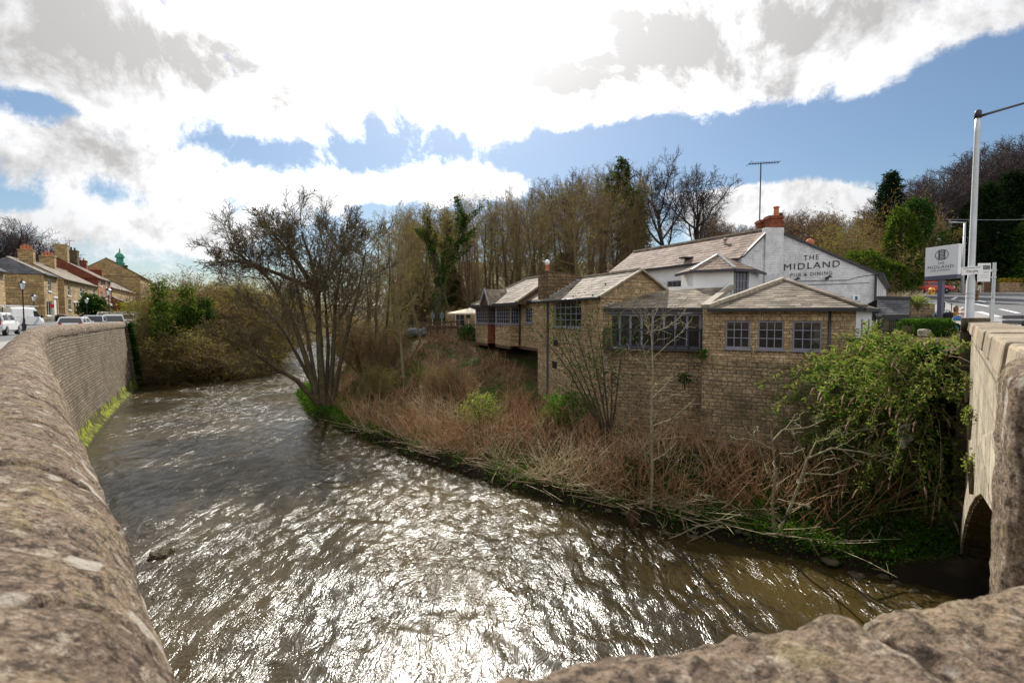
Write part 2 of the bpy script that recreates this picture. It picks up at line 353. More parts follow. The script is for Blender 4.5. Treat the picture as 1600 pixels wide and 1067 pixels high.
def terr(x, y):
    x, y = np.asarray(x, float), np.asarray(y, float)
    dr, dl = x - xr_of(y), xl_of(y) - x
    bump = 0.16 * fbm(x * 0.45, y * 0.45, 0, 4)
    ztop = np.interp(y, [9, 18, 22, 26, 30, 35, 42, 60, 100], [-3.5, -3.2, -3.0, -2.6, -0.9, -0.2, 0.35, 1.4, 3.0])
    D = np.interp(y, [9, 20, 26, 30, 42, 100], [5, 6, 10.5, 10.5, 10, 12])
    hill = lambda y0: 0.20 * np.maximum(0, y - y0) * sm(0, 14, y - y0)
    y0 = 46 + 25 * sm(-7, 2, x - (0.69 * y + 3))
    far = hill(y0); far = 26 * (1 - np.exp(-far / 26))
    zr = -4.75 + 0.75 * sm(0, 0.7, dr) + (ztop + 4.0) * sm(0.6, D, dr) + far * sm(4, 20, dr)
    tt = (x - 11.0) * 0.656 + (y - 12.5) * 0.755
    w = sm(11.5, 11.9 + np.maximum(0, y - 24) * 1.0, x) * sm(0.3, 0.9, tt)
    zp = 0.62 + 0.0708 * np.maximum(0, y - 16) + 0.28 * sm(0, 5, x - (0.69 * y + 3)) + far
    zr = zr * (1 - w) + zp * w + bump * (1 - w * 0.8) * sm(0.3, 2, dr)
    nat = sm(43, 47, y)
    zs = street_z(x, y) - 0.14
    DL = 1.3 + 9 * nat
    zl = -5.2 + 0.9 * sm(0, 0.6, dl) * nat + (zs + 5.2 - 0.9 * nat) * sm(0.35 + 0.3 * nat, DL, dl) + nat * bump * sm(0.5, 2, dl)
    zl = zl + 9 * sm(40, 120, dl) + 5 * sm(90, 150, y)
    bed = -5.3 + 0.15 * bump
    z = np.where(dr > 0, zr, np.where(dl > 0, zl, bed))
    z = np.where((dr > 0) & (tt < 0.3) & (y < 12.8), np.minimum(z, -3.7 + bump), z)
    return z
def tz(x, y): return float(terr(np.array([x]), np.array([y]))[0])
def GT(px, py):                                  # where a pixel's ray meets the ground sheet
    d = ray(px, py); lo = 4.0
    Ys = np.concatenate([np.arange(6, 60, 0.1), np.arange(60, 300, 1.0)])
    xs = d.x / d.y * Ys; zs = EYE + d.z / d.y * Ys
    hit = np.where(terr(xs, Ys) >= zs)[0]
    k = hit[0] if len(hit) else len(Ys) - 1
    return V((xs[k], Ys[k], zs[k]))

t = NT('bank_ground'); ob = t.coord('Object')
c = t.ramp(t.noise(ob, 1.6, 6.0, 0.7), [(0.3, (0.045, 0.03, 0.016)), (0.5, (0.11, 0.072, 0.038)), (0.62, (0.17, 0.115, 0.062)), (0.75, (0.075, 0.06, 0.03))])
c = t.mix(t.smooth(t.noise(ob, 0.5, 5.0), 0.52, 0.62, 0, 0.75), c, col((0.04, 0.085, 0.014)))
wet = t.smooth(t.math('ADD', t.n('SeparateXYZ', {0: ob}).outputs[2], t.math('MULTIPLY', t.noise(ob, 2.0, 4.0), 0.35)), -3.95, -3.5)  # shade on the low bank put into the ground colour as dark mud
c = t.mix(wet, col((0.022, 0.017, 0.011)), c)
MT['ground'] = t.out(t.pbr(c, 0.95, t.bump(t.noise(ob, 9.0, 5.0, 0.7), 0.06), 0.1))
gx = np.concatenate([-np.geomspace(700, 66, 22), np.arange(-64, -36, 1.2), np.arange(-36, 24, 0.42), np.arange(24, 70, 1.2), np.geomspace(72, 700, 22)])
gy = np.concatenate([-np.geomspace(300, 12, 14), np.arange(-10, 6, 1.5), np.arange(6, 50, 0.42), np.arange(50, 110, 1.2), np.geomspace(112, 900, 22)])
def grid_mesh(name, pts, mats, uv=None, parent=None, kind=None, smooth=True):
    n, m = pts.shape[:2]; idx = np.arange(n * m).reshape(n, m)
    f = np.stack([idx[:-1, :-1], idx[1:, :-1], idx[1:, 1:], idx[:-1, 1:]], -1).reshape(-1, 4)
    o = npmesh(name, pts.reshape(-1, 3), f, mats, parent, False, smooth)
    if uv is not None:
        ul = o.data.uv_layers.new(name='UVMap'); li = np.empty(len(o.data.loops), np.int32); o.data.loops.foreach_get('vertex_index', li)
        ul.data.foreach_set('uv', uv.reshape(-1, 2)[li].astype(np.float32).ravel())
    if kind: o['kind'] = kind
    return o
XX, YY = np.meshgrid(gx, gy, indexing='ij')
grid_mesh('ground', np.stack([XX, YY, terr(XX, YY)], -1), MT['ground'], kind='structure')

# ---- the river: a displaced sheet from bank to bank
t = NT('river_water'); ob = t.coord('Object')
st = t.n('Mapping', {'Vector': ob, 'Rotation': (0, 0, R(32)), 'Scale': (1.0, 0.45, 1.0)}).outputs[0]
n1 = t.noise(st, 2.3, 4.0, 0.6, 0, 1.8); n2 = t.noise(st, 8.0, 3.0, 0.6, 0, 0.8)
rid = t.math('ABSOLUTE', t.math('SUBTRACT', n1, 0.5))
h = t.math('ADD', t.math('MULTIPLY', rid, -1.3), t.math('MULTIPLY', n2, 0.10))
calm = t.smooth(t.noise(ob, 0.16, 2.0), 0.36, 0.6, 0.45, 1.0)
nm = t.n('Bump', {'Height': h, 'Distance': 0.08, 'Strength': calm}).outputs[0]
c = t.mix(t.smooth(t.noise(ob, 0.22, 4.0), 0.4, 0.65), col((0.030, 0.021, 0.007)), col((0.060, 0.042, 0.013)))
MT['water'] = t.out(t.pbr(c, 0.17, nm, 0.5, **{'IOR': 1.33}))
wy = np.concatenate([np.arange(-14, 6, 0.5), np.arange(6, 30, 0.07), 30 * np.geomspace(1, 6, 260)])
wu = np.linspace(0, 1, 270)
WY = np.repeat(wy[:, None], len(wu), 1)
WX = (xl_of(wy) - 1.2)[:, None] * (1 - wu) + (xr_of(wy) + 1.2)[:, None] * wu
ca, sa = math.cos(0.55), math.sin(0.55)
fa, fb = WX * ca + WY * sa, -WX * sa + WY * ca          # across / along the flow
wpx, wpy = 0.5 * fbm(WX * 0.5, WY * 0.5, 1, 2), 0.5 * fbm(WX * 0.5, WY * 0.5, 5, 2)
big = pnoise(fa * 0.8 + wpx, fb * 0.42 + wpy, 0.3)
mid = 1 - 2 * np.abs(pnoise(fa * 1.7 + wpx * 1.5, fb * 0.95 + wpy * 1.5, 2.1))
fin = 1 - 2 * np.abs(pnoise(fa * 4.2 + wpx * 2, fb * 2.4 + wpy * 2, 4.4))
edge = sm(0, 0.12, wu) * sm(0, 0.2, 1 - wu)
right_calm = 1 - 0.55 * sm(0.62, 0.85, wu)[None, :] * sm(30, 16, WY)
WZ = WATER + (0.045 * big + 0.015 * mid + 0.004 * fin) * (0.45 + 0.55 * edge)[None, :] * right_calm
grid_mesh('river', np.stack([WX, WY, WZ], -1), MT['water'], kind='structure')

# ---- the left river wall: plan of its top outer edge, coping, battered face
def wall_path(y):
    y = np.asarray(y, float)
    a, b = 0.2 - 0.94 * y, -21.5 - 0.6 * (y - 24.6)
    return (a + b) / 2 + np.sqrt(((a - b) / 2) ** 2 + 0.35 * sm(6, 16, y))
py_ = np.concatenate([np.arange(-1.2, 0.3, 0.05), np.arange(0.3, 2.4, 0.011), 2.4 * np.geomspace(1.006, 18.0, 420)])
py_ = py_[py_ < 43.6]
pxw = wall_path(py_)
tan = np.stack([np.gradient(pxw, py_), np.ones_like(py_)], 1); tan /= np.linalg.norm(tan, axis=1)[:, None]
nin = np.stack([-tan[:, 1], tan[:, 0]], 1)                # inward = towards the street
arc = np.concatenate([[0], np.cumsum(np.hypot(np.diff(pxw), np.diff(py_)))])
prof = np.array([(0.02, 0.70), (-0.03, 0.72), (-0.04, 0.86), (-0.02, 0.98), (0.03, 1.08), (0.10, 1.155), (0.18, 1.20), (0.27, 1.22), (0.36, 1.20), (0.44, 1.155), (0.51, 1.08), (0.55, 0.97), (0.55, 0.85), (0.55, -0.2)])
def resample(p, n):
    d = np.concatenate([[0], np.cumsum(np.hypot(*np.diff(p, axis=0).T))]); q = np.linspace(0, d[-1], n)
    return np.stack([np.interp(q, d, p[:, 0]), np.interp(q, d, p[:, 1])], 1), q
pr, pq = resample(prof, 84)
pt = np.gradient(pr, axis=0); pt /= np.linalg.norm(pt, axis=1)[:, None] + 1e-9
pn = np.stack([-pt[:, 1], pt[:, 0]], 1)
U, Q = np.meshgrid(arc, pq, indexing='ij')
dsp = 0.016 * fbm(U * 2.2, Q * 2.2, 0.5, 3) + 0.010 * fbm(U * 9, Q * 9, 3, 3)
rough = fbm(U * 34, Q * 34, 6, 3); dsp = dsp + 0.0045 * rough - 0.006 * sm(0.35, 0.9, rough)
stone_i = np.floor((U + 0.06 * np.sin(Q * 9)) / 0.92); fr = ((U + 0.06 * np.sin(Q * 9)) / 0.92) % 1.0
dsp = dsp - 0.05 * np.exp(-((np.minimum(fr, 1 - fr) * 0.92) / 0.016) ** 2) + 0.012 * (_perm[(stone_i.astype(int)) & 255] / 255.0 - 0.5)
S_ = pr[None, :, 0] + dsp * pn[None, :, 0]; Z_ = pr[None, :, 1] + dsp * pn[None, :, 1]
cop = np.stack([pxw[:, None] + nin[:, None, 0] * S_, py_[:, None] + nin[:, None, 1] * S_, Z_], -1)
t = NT('weathered_coping'); ob = t.coord('Object')
na, nb, nc = t.noise(ob, 3.0, 5.0, 0.7), t.noise(ob, 30.0, 6.0, 0.75), t.noise(ob, 7.0, 4.0, 0.6)
c = t.ramp(na, [(0.3, (0.16, 0.11, 0.078)), (0.5, (0.31, 0.225, 0.16)), (0.7, (0.43, 0.32, 0.20))])
c = t.mix(t.smooth(nb, 0.47, 0.62, 0, 0.85), c, col((0.04, 0.03, 0.025)))
c = t.mix(t.smooth(t.noise(ob, 16.0, 5.0, 0.7), 0.53, 0.66, 0, 0.75), c, col((0.62, 0.52, 0.40)))
c = t.mix(t.smooth(nc, 0.56, 0.7, 0, 0.6), c, col((0.37, 0.29, 0.14)))
ng = t.noise(ob, 85.0, 4.0, 0.8)
c = t.mix(t.smooth(ng, 0.5, 0.62, 0, 0.7), c, col((0.06, 0.045, 0.035)))
c = t.mix(t.smooth(ng, 0.46, 0.36, 0, 0.5), c, col((0.55, 0.45, 0.34)))
c = t.mix(t.smooth(t.noise(ob, 5.0, 3.0, 0.5), 0.635, 0.665, 0, 0.8), c, col((0.62, 0.56, 0.47)))
br = t.n('TexBrick', {'Vector': t.coord('UV'), 'Color1': (1, 1, 1, 1), 'Color2': (0.72, 0.72, 0.72, 1), 'Mortar': (0.22, 0.2, 0.18, 1), 'Scale': 1.0, 'Mortar Size': 0.03, 'Mortar Smooth': 0.4, 'Brick Width': 0.30, 'Row Height': 1.6}, offset=0.3)
farw = t.smooth(t.n('SeparateXYZ', {0: ob}).outputs[1], 5.0, 12.0)
c = t.mix(farw, c, t.mix(1.0, c, br.outputs[0], 'MULTIPLY'))
hh = t.math('SUBTRACT', t.math('ADD', nb, t.math('MULTIPLY', nc, 0.5)), t.math('MULTIPLY', t.math('MULTIPLY', br.outputs[1], farw), 2.0))
MT['coping'] = t.out(t.pbr(c, 0.93, t.bump(hh, 0.045), 0.15))
rw = thing('river_wall', 'long curving stone river wall with rounded coping along the street side of the river', 'wall', (-20, 22, -4.4))
grid_mesh('coping', cop, MT['coping'], np.stack([U, Q], -1), rw)
sel = np.arange(0, len(py_), 3); wy_, wx_ = py_[sel], pxw[sel]
bat = 0.62 * sm(14, 23, wy_); lv = np.linspace(0, 1, 30)
ctop, cbot = 0.9, -5.2
bs = (0.02 - bat[:, None] * lv[None, :] * 1.0)
zz = ctop + (cbot - ctop) * lv
fx = wx_[:, None] + nin[sel][:, None, 0] * bs; fy = wy_[:, None] + nin[sel][:, None, 1] * bs
UU, VV_ = np.meshgrid(arc[sel], zz, indexing='ij')
fz = np.repeat(zz[None], len(sel), 0)
dd = 0.02 * fbm(UU * 0.8, VV_ * 0.8, 2, 3)
grid_mesh('wall_face', np.stack([fx - nin[sel][:, None, 0] * dd, fy - nin[sel][:, None, 1] * dd, fz], -1), MT['river'], np.stack([UU, VV_], -1), rw)
# end pier of the wall and moss footing
e0 = V((pxw[-1], py_[-1], 0)); et = V((tan[-1, 0], tan[-1, 1], 0)); en = V((nin[-1, 0], nin[-1, 1], 0))
mb = MB(); q = [e0 - en * 0.75, e0 - en * 0.75 + et * 0.7, e0 + en * 0.6 + et * 0.7, e0 + en * 0.6]
mb.hexa([V((p.x, p.y, -5)) for p in q], [V((p.x, p.y, 1.0)) for p in [e0 - en * 0.12, e0 - en * 0.12 + et * 0.7, e0 + en * 0.6 + et * 0.7, e0 + en * 0.6]]); mb.build('end_pier', MT['river'], rw)
t = NT('moss'); ob = t.coord('Object')
zc = t.n('SeparateXYZ', {0: ob}).outputs[2]
c = t.ramp(t.math('SUBTRACT', t.noise(ob, 3.5, 6.0, 0.75), t.math('ADD', t.smooth(zc, -4.15, -4.35, 0, 0.2), t.smooth(t.noise(ob, 0.9, 3.0), 0.45, 0.65, 0, 0.16))), [(0.36, (0.05, 0.045, 0.018)), (0.47, (0.09, 0.10, 0.018)), (0.58, (0.27, 0.30, 0.02)), (0.75, (0.16, 0.20, 0.015))])
MT['moss'] = t.out(t.pbr(c, 0.95, t.bump(t.noise(ob, 22.0, 5.0), 0.05), 0.1))
k = np.where((wy_ > 17) & (wy_ < 43.5))[0]
fp = np.array([(0.47, -3.55), (0.52, -3.62), (0.60, -3.95), (0.74, -4.06), (0.92, -4.22), (1.06, -4.42), (1.12, -4.7)])
A2, B2 = np.meshgrid(wy_[k], np.arange(7), indexing='ij')
ox = -(fp[:, 0][None] + 0.07 * fbm(A2 * 0.9, B2 * 0.7, 1, 3)) * 0.86; oz = fp[:, 1][None] + 0.07 * fbm(A2 * 1.6, B2 * 0.9, 4, 3)
mo = np.stack([wx_[k][:, None] + nin[sel][k][:, None, 0] * ox, wy_[k][:, None] + nin[sel][k][:, None, 1] * ox, oz], -1)
tag(grid_mesh('mossy_footing', mo, MT['moss'], None, rw), 'bright yellow green mossy ledge at the foot of the wall')

# ---- rough stones close to the camera
def rough_block(name, o, ex, ey, ez, n, parent, amp=0.012, rnd=0.05, mat='coping', seed=0.0, shape=None):
    vs, fs, off = [], [], 0
    a = np.linspace(-1, 1, n); A, B = np.meshgrid(a, a, indexing='ij')
    L = np.array([V(ex).length, V(ey).length, V(ez).length]) / 2
    E = np.array([V(ex).normalized()[:], V(ey).normalized()[:], V(ez).normalized()[:]])
    for ax in range(3):
        for sg in (-1, 1):
            p = np.empty((n, n, 3)); p[..., ax] = sg; p[..., (ax + 1) % 3] = A; p[..., (ax + 2) % 3] = B
            m = p * L; inner = np.clip(m, -(L - rnd), L - rnd); d = m - inner
            ln = np.linalg.norm(d, axis=-1, keepdims=True) + 1e-9; d = d / ln; m = inner + d * rnd
            w = m @ E + np.array(o)
            ds = amp * (0.75 * fbm(w[..., 0] * 3 + seed, w[..., 1] * 3, w[..., 2] * 3, 3) + 0.7 * fbm(w[..., 0] * 11 + seed, w[..., 1] * 11, w[..., 2] * 11, 3) + 0.3 * fbm(w[..., 0] * 40, w[..., 1] * 40, w[..., 2] * 40 + seed, 2))
            w = w + (d @ E) * ds[..., None]
            if shape is not None: w = shape(w, m)
            idx = off + np.arange(n * n).reshape(n, n)
            f = np.stack([idx[:-1, :-1], idx[1:, :-1], idx[1:, 1:], idx[:-1, 1:]], -1).reshape(-1, 4)
            fs.append(f if sg > 0 else f[:, ::-1]); vs.append(w.reshape(-1, 3)); off += n * n
    return npmesh(name, np.concatenate(vs), np.concatenate(fs), MT[mat], parent, False, True)
pw = thing('parapet_wall', 'rough weathered stone bridge parapet running across the bottom of the view', 'wall', (0.5, 0.5, 0))
wd = V((0.965, 0.262, 0)); wn = V((0.262, -0.965, 0))       # along the parapet, towards the camera
def cop_stone(s0, s1, ztop, seed, dip):
    a = V((-0.316, 0.549, 0)) + wd * s0; L = s1 - s0; hgt = 0.34
    def shp(w, m):
        w = w.copy(); u = m[..., 0] / (L / 2); w[..., 2] += dip * (u * u) * -1.0
        return w
    rough_block('coping_stone', a + wd * (L / 2) + wn * 0.26 + V((0, 0, ztop - hgt / 2)), wd * L, wn * 0.52, V((0, 0, hgt)), 130, pw, 0.016, 0.05, 'coping', seed, shp)
cop_stone(-0.35, 0.86, 1.159, 1.7, 0.010); cop_stone(0.865, 1.62, 1.157, 5.2, 0.008)
mb = MB(); a = V((-0.55, 0.50, 0)); mb.hexa([a + V((0, 0, -5.2)), a + wd * 1.95 + V((0, 0, -5.2)), a + wd * 1.95 + wn * 0.46 + V((0, 0, -5.2)), a + wn * 0.46 + V((0, 0, -5.2))],
    [a + wn * 0.05 + V((0, 0, 0.86)), a + wd * 1.95 + wn * 0.05 + V((0, 0, 0.86)), a + wd * 1.95 + wn * 0.46 + V((0, 0, 0.86)), a + wn * 0.46 + V((0, 0, 0.86))]); mb.build('wall_body', MT['pale'], pw)

# ---- the bridge
be, bn = V((0.6565, 0.7543, 0)), V((0.7543, -0.6565, 0))
def BP(Y, z, off=0.0): return V((0.33 + 0.871 * Y, Y, z)) + bn * off
br_ = thing('stone_bridge', 'pale sunlit stone arch bridge with weathered parapet and a dark pier at its far end', 'bridge', BP(7, -4.4))
arch = [(12.0, -5.2), (11.95, -4.4), (11.2, -3.5), (10.0, -2.72), (8.74, -1.95), (7.1, -1.1), (5.5, -0.38), (4.46, 0.02), (3.0, 0.40), (1.2, 0.62), (-1.0, 0.70)]
mb = MB()
for (y0, z0), (y1, z1) in zip(arch[:-1], arch[1:]):
    if y0 - y1 > 0.01: mb.poly([BP(y0, z0), BP(y1, z1), BP(y1, 1.26), BP(y0, 1.26)])
mb.poly([BP(12.9, -5.2), BP(12.0, -5.2), BP(12.0, 1.26), BP(12.9, 1.26)])
mb.poly([BP(-1, 1.26), BP(12.9, 1.26), BP(12.9, 1.26, 0.38), BP(-1, 1.26, 0.38)][::-1])
mb.poly([BP(-1, 1.26, 0.38), BP(12.9, 1.26, 0.38), BP(12.9, -0.5, 0.38), BP(-1, -0.5, 0.38)])
mb.poly([BP(12.9, -5.2, 8), BP(12.9, -5.2), BP(12.9, 1.0), BP(12.9, 1.0, 8)])
mb.build('spandrel_wall', MT['pale'], br_)
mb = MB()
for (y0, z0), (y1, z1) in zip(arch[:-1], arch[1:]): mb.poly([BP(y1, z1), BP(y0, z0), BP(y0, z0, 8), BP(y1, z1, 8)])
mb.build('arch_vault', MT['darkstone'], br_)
mb = MB()
for i in range(1, len(arch) - 1):                                     # ring of arch stones standing slightly proud
    (y0, z0), (y1, z1) = arch[i], arch[i + 1]
    n_ = max(1, int(math.hypot(y1 - y0, z1 - z0) / 0.45))
    for k in range(n_):
        f0, f1 = k / n_ + 0.02, (k + 1) / n_ - 0.02
        p0 = (y0 + (y1 - y0) * f0, z0 + (z1 - z0) * f0); p1 = (y0 + (y1 - y0) * f1, z0 + (z1 - z0) * f1)
        dn = V((-(p1[1] - p0[1]), p1[0] - p0[0])).normalized() * -0.52
        if dn.y < 0: dn = -dn
        ring = [BP(p0[0], p0[1] + 0.003, -0.05), BP(p1[0], p1[1] + 0.003, -0.05), BP(p1[0] + dn.x, p1[1] + dn.y, -0.05), BP(p0[0] + dn.x, p0[1] + dn.y, -0.05)]
        mb.prism(ring, bn * 0.046)
mb.build('arch_ring', MT['pale'], br_, bevel=0.012)
rng = random.Random(5); y = 1.0
mb = MB()
while y < 12.6:
    L = rng.uniform(0.55, 0.95); y2 = min(12.75, y + L * 0.7543); dz = rng.uniform(-0.008, 0.008); do = rng.uniform(-0.01, 0.012)
    mb.hexa([BP(y + 0.008, 1.263, -0.07 + do), BP(y2, 1.263, -0.07 + do), BP(y2, 1.263, 0.45), BP(y + 0.008, 1.263, 0.45)], [BP(y + 0.008, 1.46 + dz, -0.05 + do), BP(y2, 1.46 + dz, -0.05 + do), BP(y2, 1.47 + dz, 0.43), BP(y + 0.008, 1.47 + dz, 0.43)]); y = y2
mb.build('parapet_coping', MT['copestone'], br_, bevel=0.02)
mb = MB(); pb = V((XP(1500, 12.55), 12.55, 0)); pf = V((XP(1518.5, 12.45), 12.45, 0))
ring = [V((p.x, p.y, -5.2)) for p in (pb, pf, pf + be * 0.75, pb + be * 0.75)]
mb.prism(ring, (0, 0, 6.45)); mb.build('end_pier', MT['darkstone'], br_, bevel=0.02)  # pier face is unlit; its shade is put in as a darker stone
mb = MB(); c = [V((XP(1498, 12.5), 12.45, 1.255)), V((XP(1547, 12.6), 12.6, 1.255)), V((XP(1547, 12.6), 12.6, 1.255)) + be * 0.8, V((XP(1498, 12.5), 12.45, 1.255)) + be * 0.8]
mb.prism(c, (0, 0, 0.32)); mb.build('pier_cap', MT['darkstone'], br_, bevel=0.03)
bp = thing('stone_pillar', 'upright rough stone pillar at the near end of the pale bridge parapet', 'pillar', (1.7, 1.45, 0))
rough_block('pillar', V((1.62, 1.70, 0)) - be * 0.27 + bn * 0.27 + V((0, 0, 0.28)), be * 0.54, bn * 0.54, V((0, 0, 2.38)), 130, bp, 0.010, 0.06, 'coping', 9.1)
mb = MB(); dk = [BP(-3, 0.02, 0.4), BP(2, 0.06, 0.4), BP(13.5, 0.88, 0.4), BP(13.5, 0.88, 8), BP(-8, 0.0, 8), BP(-8, 0, 0.4)]
dk = [V((-0.25, 0.02, 0.0)), V((1.5, 0.55, 0.02)), BP(2, 0.06, 0.45), BP(13.3, 0.86, 0.45), BP(13.3, 0.86, 7.9), V((9, -8, 0)), V((6, -8, 0))]
mb.poly(dk); tag(mb.build('road', MT['asphalt']), kind='structure')

# ---- street on the left, main road on the right
def strip(name, left, right, mat, kind='structure', parent=None):
    mb = MB()
    for i in range(len(left) - 1): mb.poly([left[i], left[i + 1], right[i + 1], right[i]])
    o = mb.build(name, mat, parent)
    if kind: o['kind'] = kind
    return o
ys = np.concatenate([np.arange(-6, 43, 1.5), np.arange(43, 150, 4)])
base = [V((float(wall_path(y)) if y < 43 else float(xl_of(y)) - 12 * float(sm(43, 55, y)), y, 0)) for y in ys]
def street_pt(p, d): q = V((p.x - 0.86 * d, p.y - 0.45 * d, 0)); q.z = float(street_z(q.x, q.y)) + 0.004; return q
SL = lambda d: [street_pt(p, d) for p in base]
strip('pavement', [p + V((0, 0, 0.12)) for p in SL(0.62)], [p + V((0, 0, 0.12)) for p in SL(2.5)], MT['paving'])
strip('kerb', [p + V((0, 0, 0.12)) for p in SL(2.5)], SL(2.51), MT['paving'])
for a, b in ((2.51, 6), (6, 12), (12, 20), (20, 30)): strip('road', SL(a), SL(b), MT['asphalt'])
def RR(x, y, dz=0.0): return V((x, y, float(road_right_z(y)) + dz))
def road_x(y): return 0.69 * y + 5.6
yy = [9, 12, 16, 20, 26, 34, 44, 54, 61]
strip('road', [RR(road_x(y), y) for y in yy], [RR(road_x(y) + 60, y) for y in yy], MT['asphalt'])
strip('pavement', [RR(road_x(y) - 2.2, y, 0.11) for y in yy[1:]], [RR(road_x(y), y, 0.11) for y in yy[1:]], MT['paving'])
strip('kerb', [RR(road_x(y), y, 0.11) for y in yy[1:]], [RR(road_x(y) + 0.01, y, 0.0) for y in yy[1:]], MT['paving'])
strip('pavement', [RR(x, 61, 0.12) for x in (44, 60, 80, 110)], [RR(x, 67, 0.14) for x in (44, 60, 80, 110)], MT['paving'])
strip('kerb', [RR(x, 60.98, 0.0) for x in (44, 60, 80, 110)], [RR(x, 61, 0.12) for x in (44, 60, 80, 110)], MT['paving'])
mb = MB()
def mark(px0, py0, px1, py1, w):                                   # painted dashes laid on the road surface
    def onroad(px, py):
        d = ray(px, py); k = (0.9 - 0.0708 * 14 - EYE) / (d.z / d.y - 0.0708); return V((d.x / d.y * k, k, 0))
    a, b = onroad(px0, py0), onroad(px1, py1); s = V((-(b - a).y, (b - a).x, 0)).normalized() * (w / 2)
    mb.poly([RR(q.x, q.y, 0.006) for q in (a - s, b - s, b + s, a + s)])
for m_ in ((1488, 468, 1495, 464, 0.25), (1499, 470.5, 1513, 472.5, 0.22), (1522, 474.5, 1545, 479, 0.22), (1563, 483, 1592, 489.5, 0.22), (1526, 487, 1556, 495, 0.45), (1528, 469.8, 1540, 472, 0.2), (1586, 474.5, 1599, 475, 0.2)): mark(*m_)
tag(mb.build('road_markings', MT['marking']), kind='structure')
# ================================================================ building helpers
def out_normal(a, b):
    n = V((-(b - a).y, (b - a).x, 0)).normalized()
    return n if n.dot(-((a + b) / 2).to_2d().to_3d()) > 0 else -n
def wall_open(mb, a, b, z0, z1, ops=(), depth=0.13):
    """vertical wall from a to b (plan points) with openings (s0,s1,z0,z1) and their reveals"""
    a, b = V((a[0], a[1], 0)), V((b[0], b[1], 0)); L = (b - a).length; d = (b - a) / L; n = out_normal(a, b)
    ss = sorted({0.0, L, *[o[0] for o in ops], *[o[1] for o in ops]}); zs = sorted({z0, z1, *[o[2] for o in ops], *[o[3] for o in ops]})
    pt = lambda s, z, k=0.0: a + d * s - n * k + V((0, 0, z))
    for i in range(len(ss) - 1):
        for j in range(len(zs) - 1):
            cs, cz = (ss[i] + ss[i + 1]) / 2, (zs[j] + zs[j + 1]) / 2
            if any(o[0] < cs < o[1] and o[2] < cz < o[3] for o in ops): continue
            mb.poly([pt(ss[i], zs[j]), pt(ss[i + 1], zs[j]), pt(ss[i + 1], zs[j + 1]), pt(ss[i], zs[j + 1])])
    for s0, s1, a0, a1 in ops:
        for p, q in (((s0, a0), (s1, a0)), ((s1, a0), (s1, a1)), ((s1, a1), (s0, a1)), ((s0, a1), (s0, a0))):
            mb.poly([pt(*p), pt(*q), pt(*q, depth), pt(*p, depth)])
    return a, d, n
def window(parent, a, b, s0, s1, z0, z1, cols, rows, mat='frame', depth=0.07, fw=0.055, bw=0.03, sill=True, label=None, name='window', glass='glass', rowpos=None, sillmat=None):
    a, b = V((a[0], a[1], 0)), V((b[0], b[1], 0)); d = (b - a).normalized(); n = out_normal(a, b)
    pt = lambda s, z, k: a + d * s - n * k + V((0, 0, z))
    mb = MB()
    def piece(sa, sb, za, zb, k0, k1): mb.hexa([pt(sa, za, k0), pt(sb, za, k0), pt(sb, za, k1), pt(sa, za, k1)], [pt(sa, zb, k0), pt(sb, zb, k0), pt(sb, zb, k1), pt(sa, zb, k1)])
    k0, k1 = depth - 0.03, depth + 0.04
    piece(s0 + .002, s0 + fw, z0 + .002, z1 - .002, k0, k1); piece(s1 - fw, s1 - .002, z0 + .002, z1 - .002, k0, k1)
    piece(s0 + fw, s1 - fw, z0 + .002, z0 + fw, k0 + .002, k1); piece(s0 + fw, s1 - fw, z1 - fw, z1 - .002, k0 + .002, k1)
    W, H = s1 - s0 - 2 * fw, z1 - z0 - 2 * fw
    for i in range(1, cols): s = s0 + fw + W * i / cols; piece(s - bw / 2, s + bw / 2, z0 + fw, z1 - fw, k0 + .012, k1 - .012)
    rp = rowpos or [i / rows for i in range(1, rows)]
    for f in rp: z = z0 + fw + H * f; piece(s0 + fw, s1 - fw, z - bw / 2, z + bw / 2, k0 + .015, k1 - .015)
    w = mb.build(name, MT[mat], parent)
    if label: w['label'] = label
    g = MB(); g.poly([pt(s0 + fw, z0 + fw, depth + 0.005), pt(s1 - fw, z0 + fw, depth + 0.005), pt(s1 - fw, z1 - fw, depth + 0.005), pt(s0 + fw, z1 - fw, depth + 0.005)]); g.build('pane', MT[glass], w)
    if sill:
        g = MB(); sa, sb = s0 - 0.06, s1 + 0.06; g.hexa([pt(sa, z0 - 0.07, -0.07), pt(sb, z0 - 0.07, -0.07), pt(sb, z0 - 0.07, depth + .03), pt(sa, z0 - 0.07, depth + .03)], [pt(sa, z0 - 0.01, -0.07), pt(sb, z0 - 0.01, -0.07), pt(sb, z0 + 0.001, depth + .03), pt(sa, z0 + 0.001, depth + .03)])
        g.build('sill', MT[sillmat or mat], w)
    return w
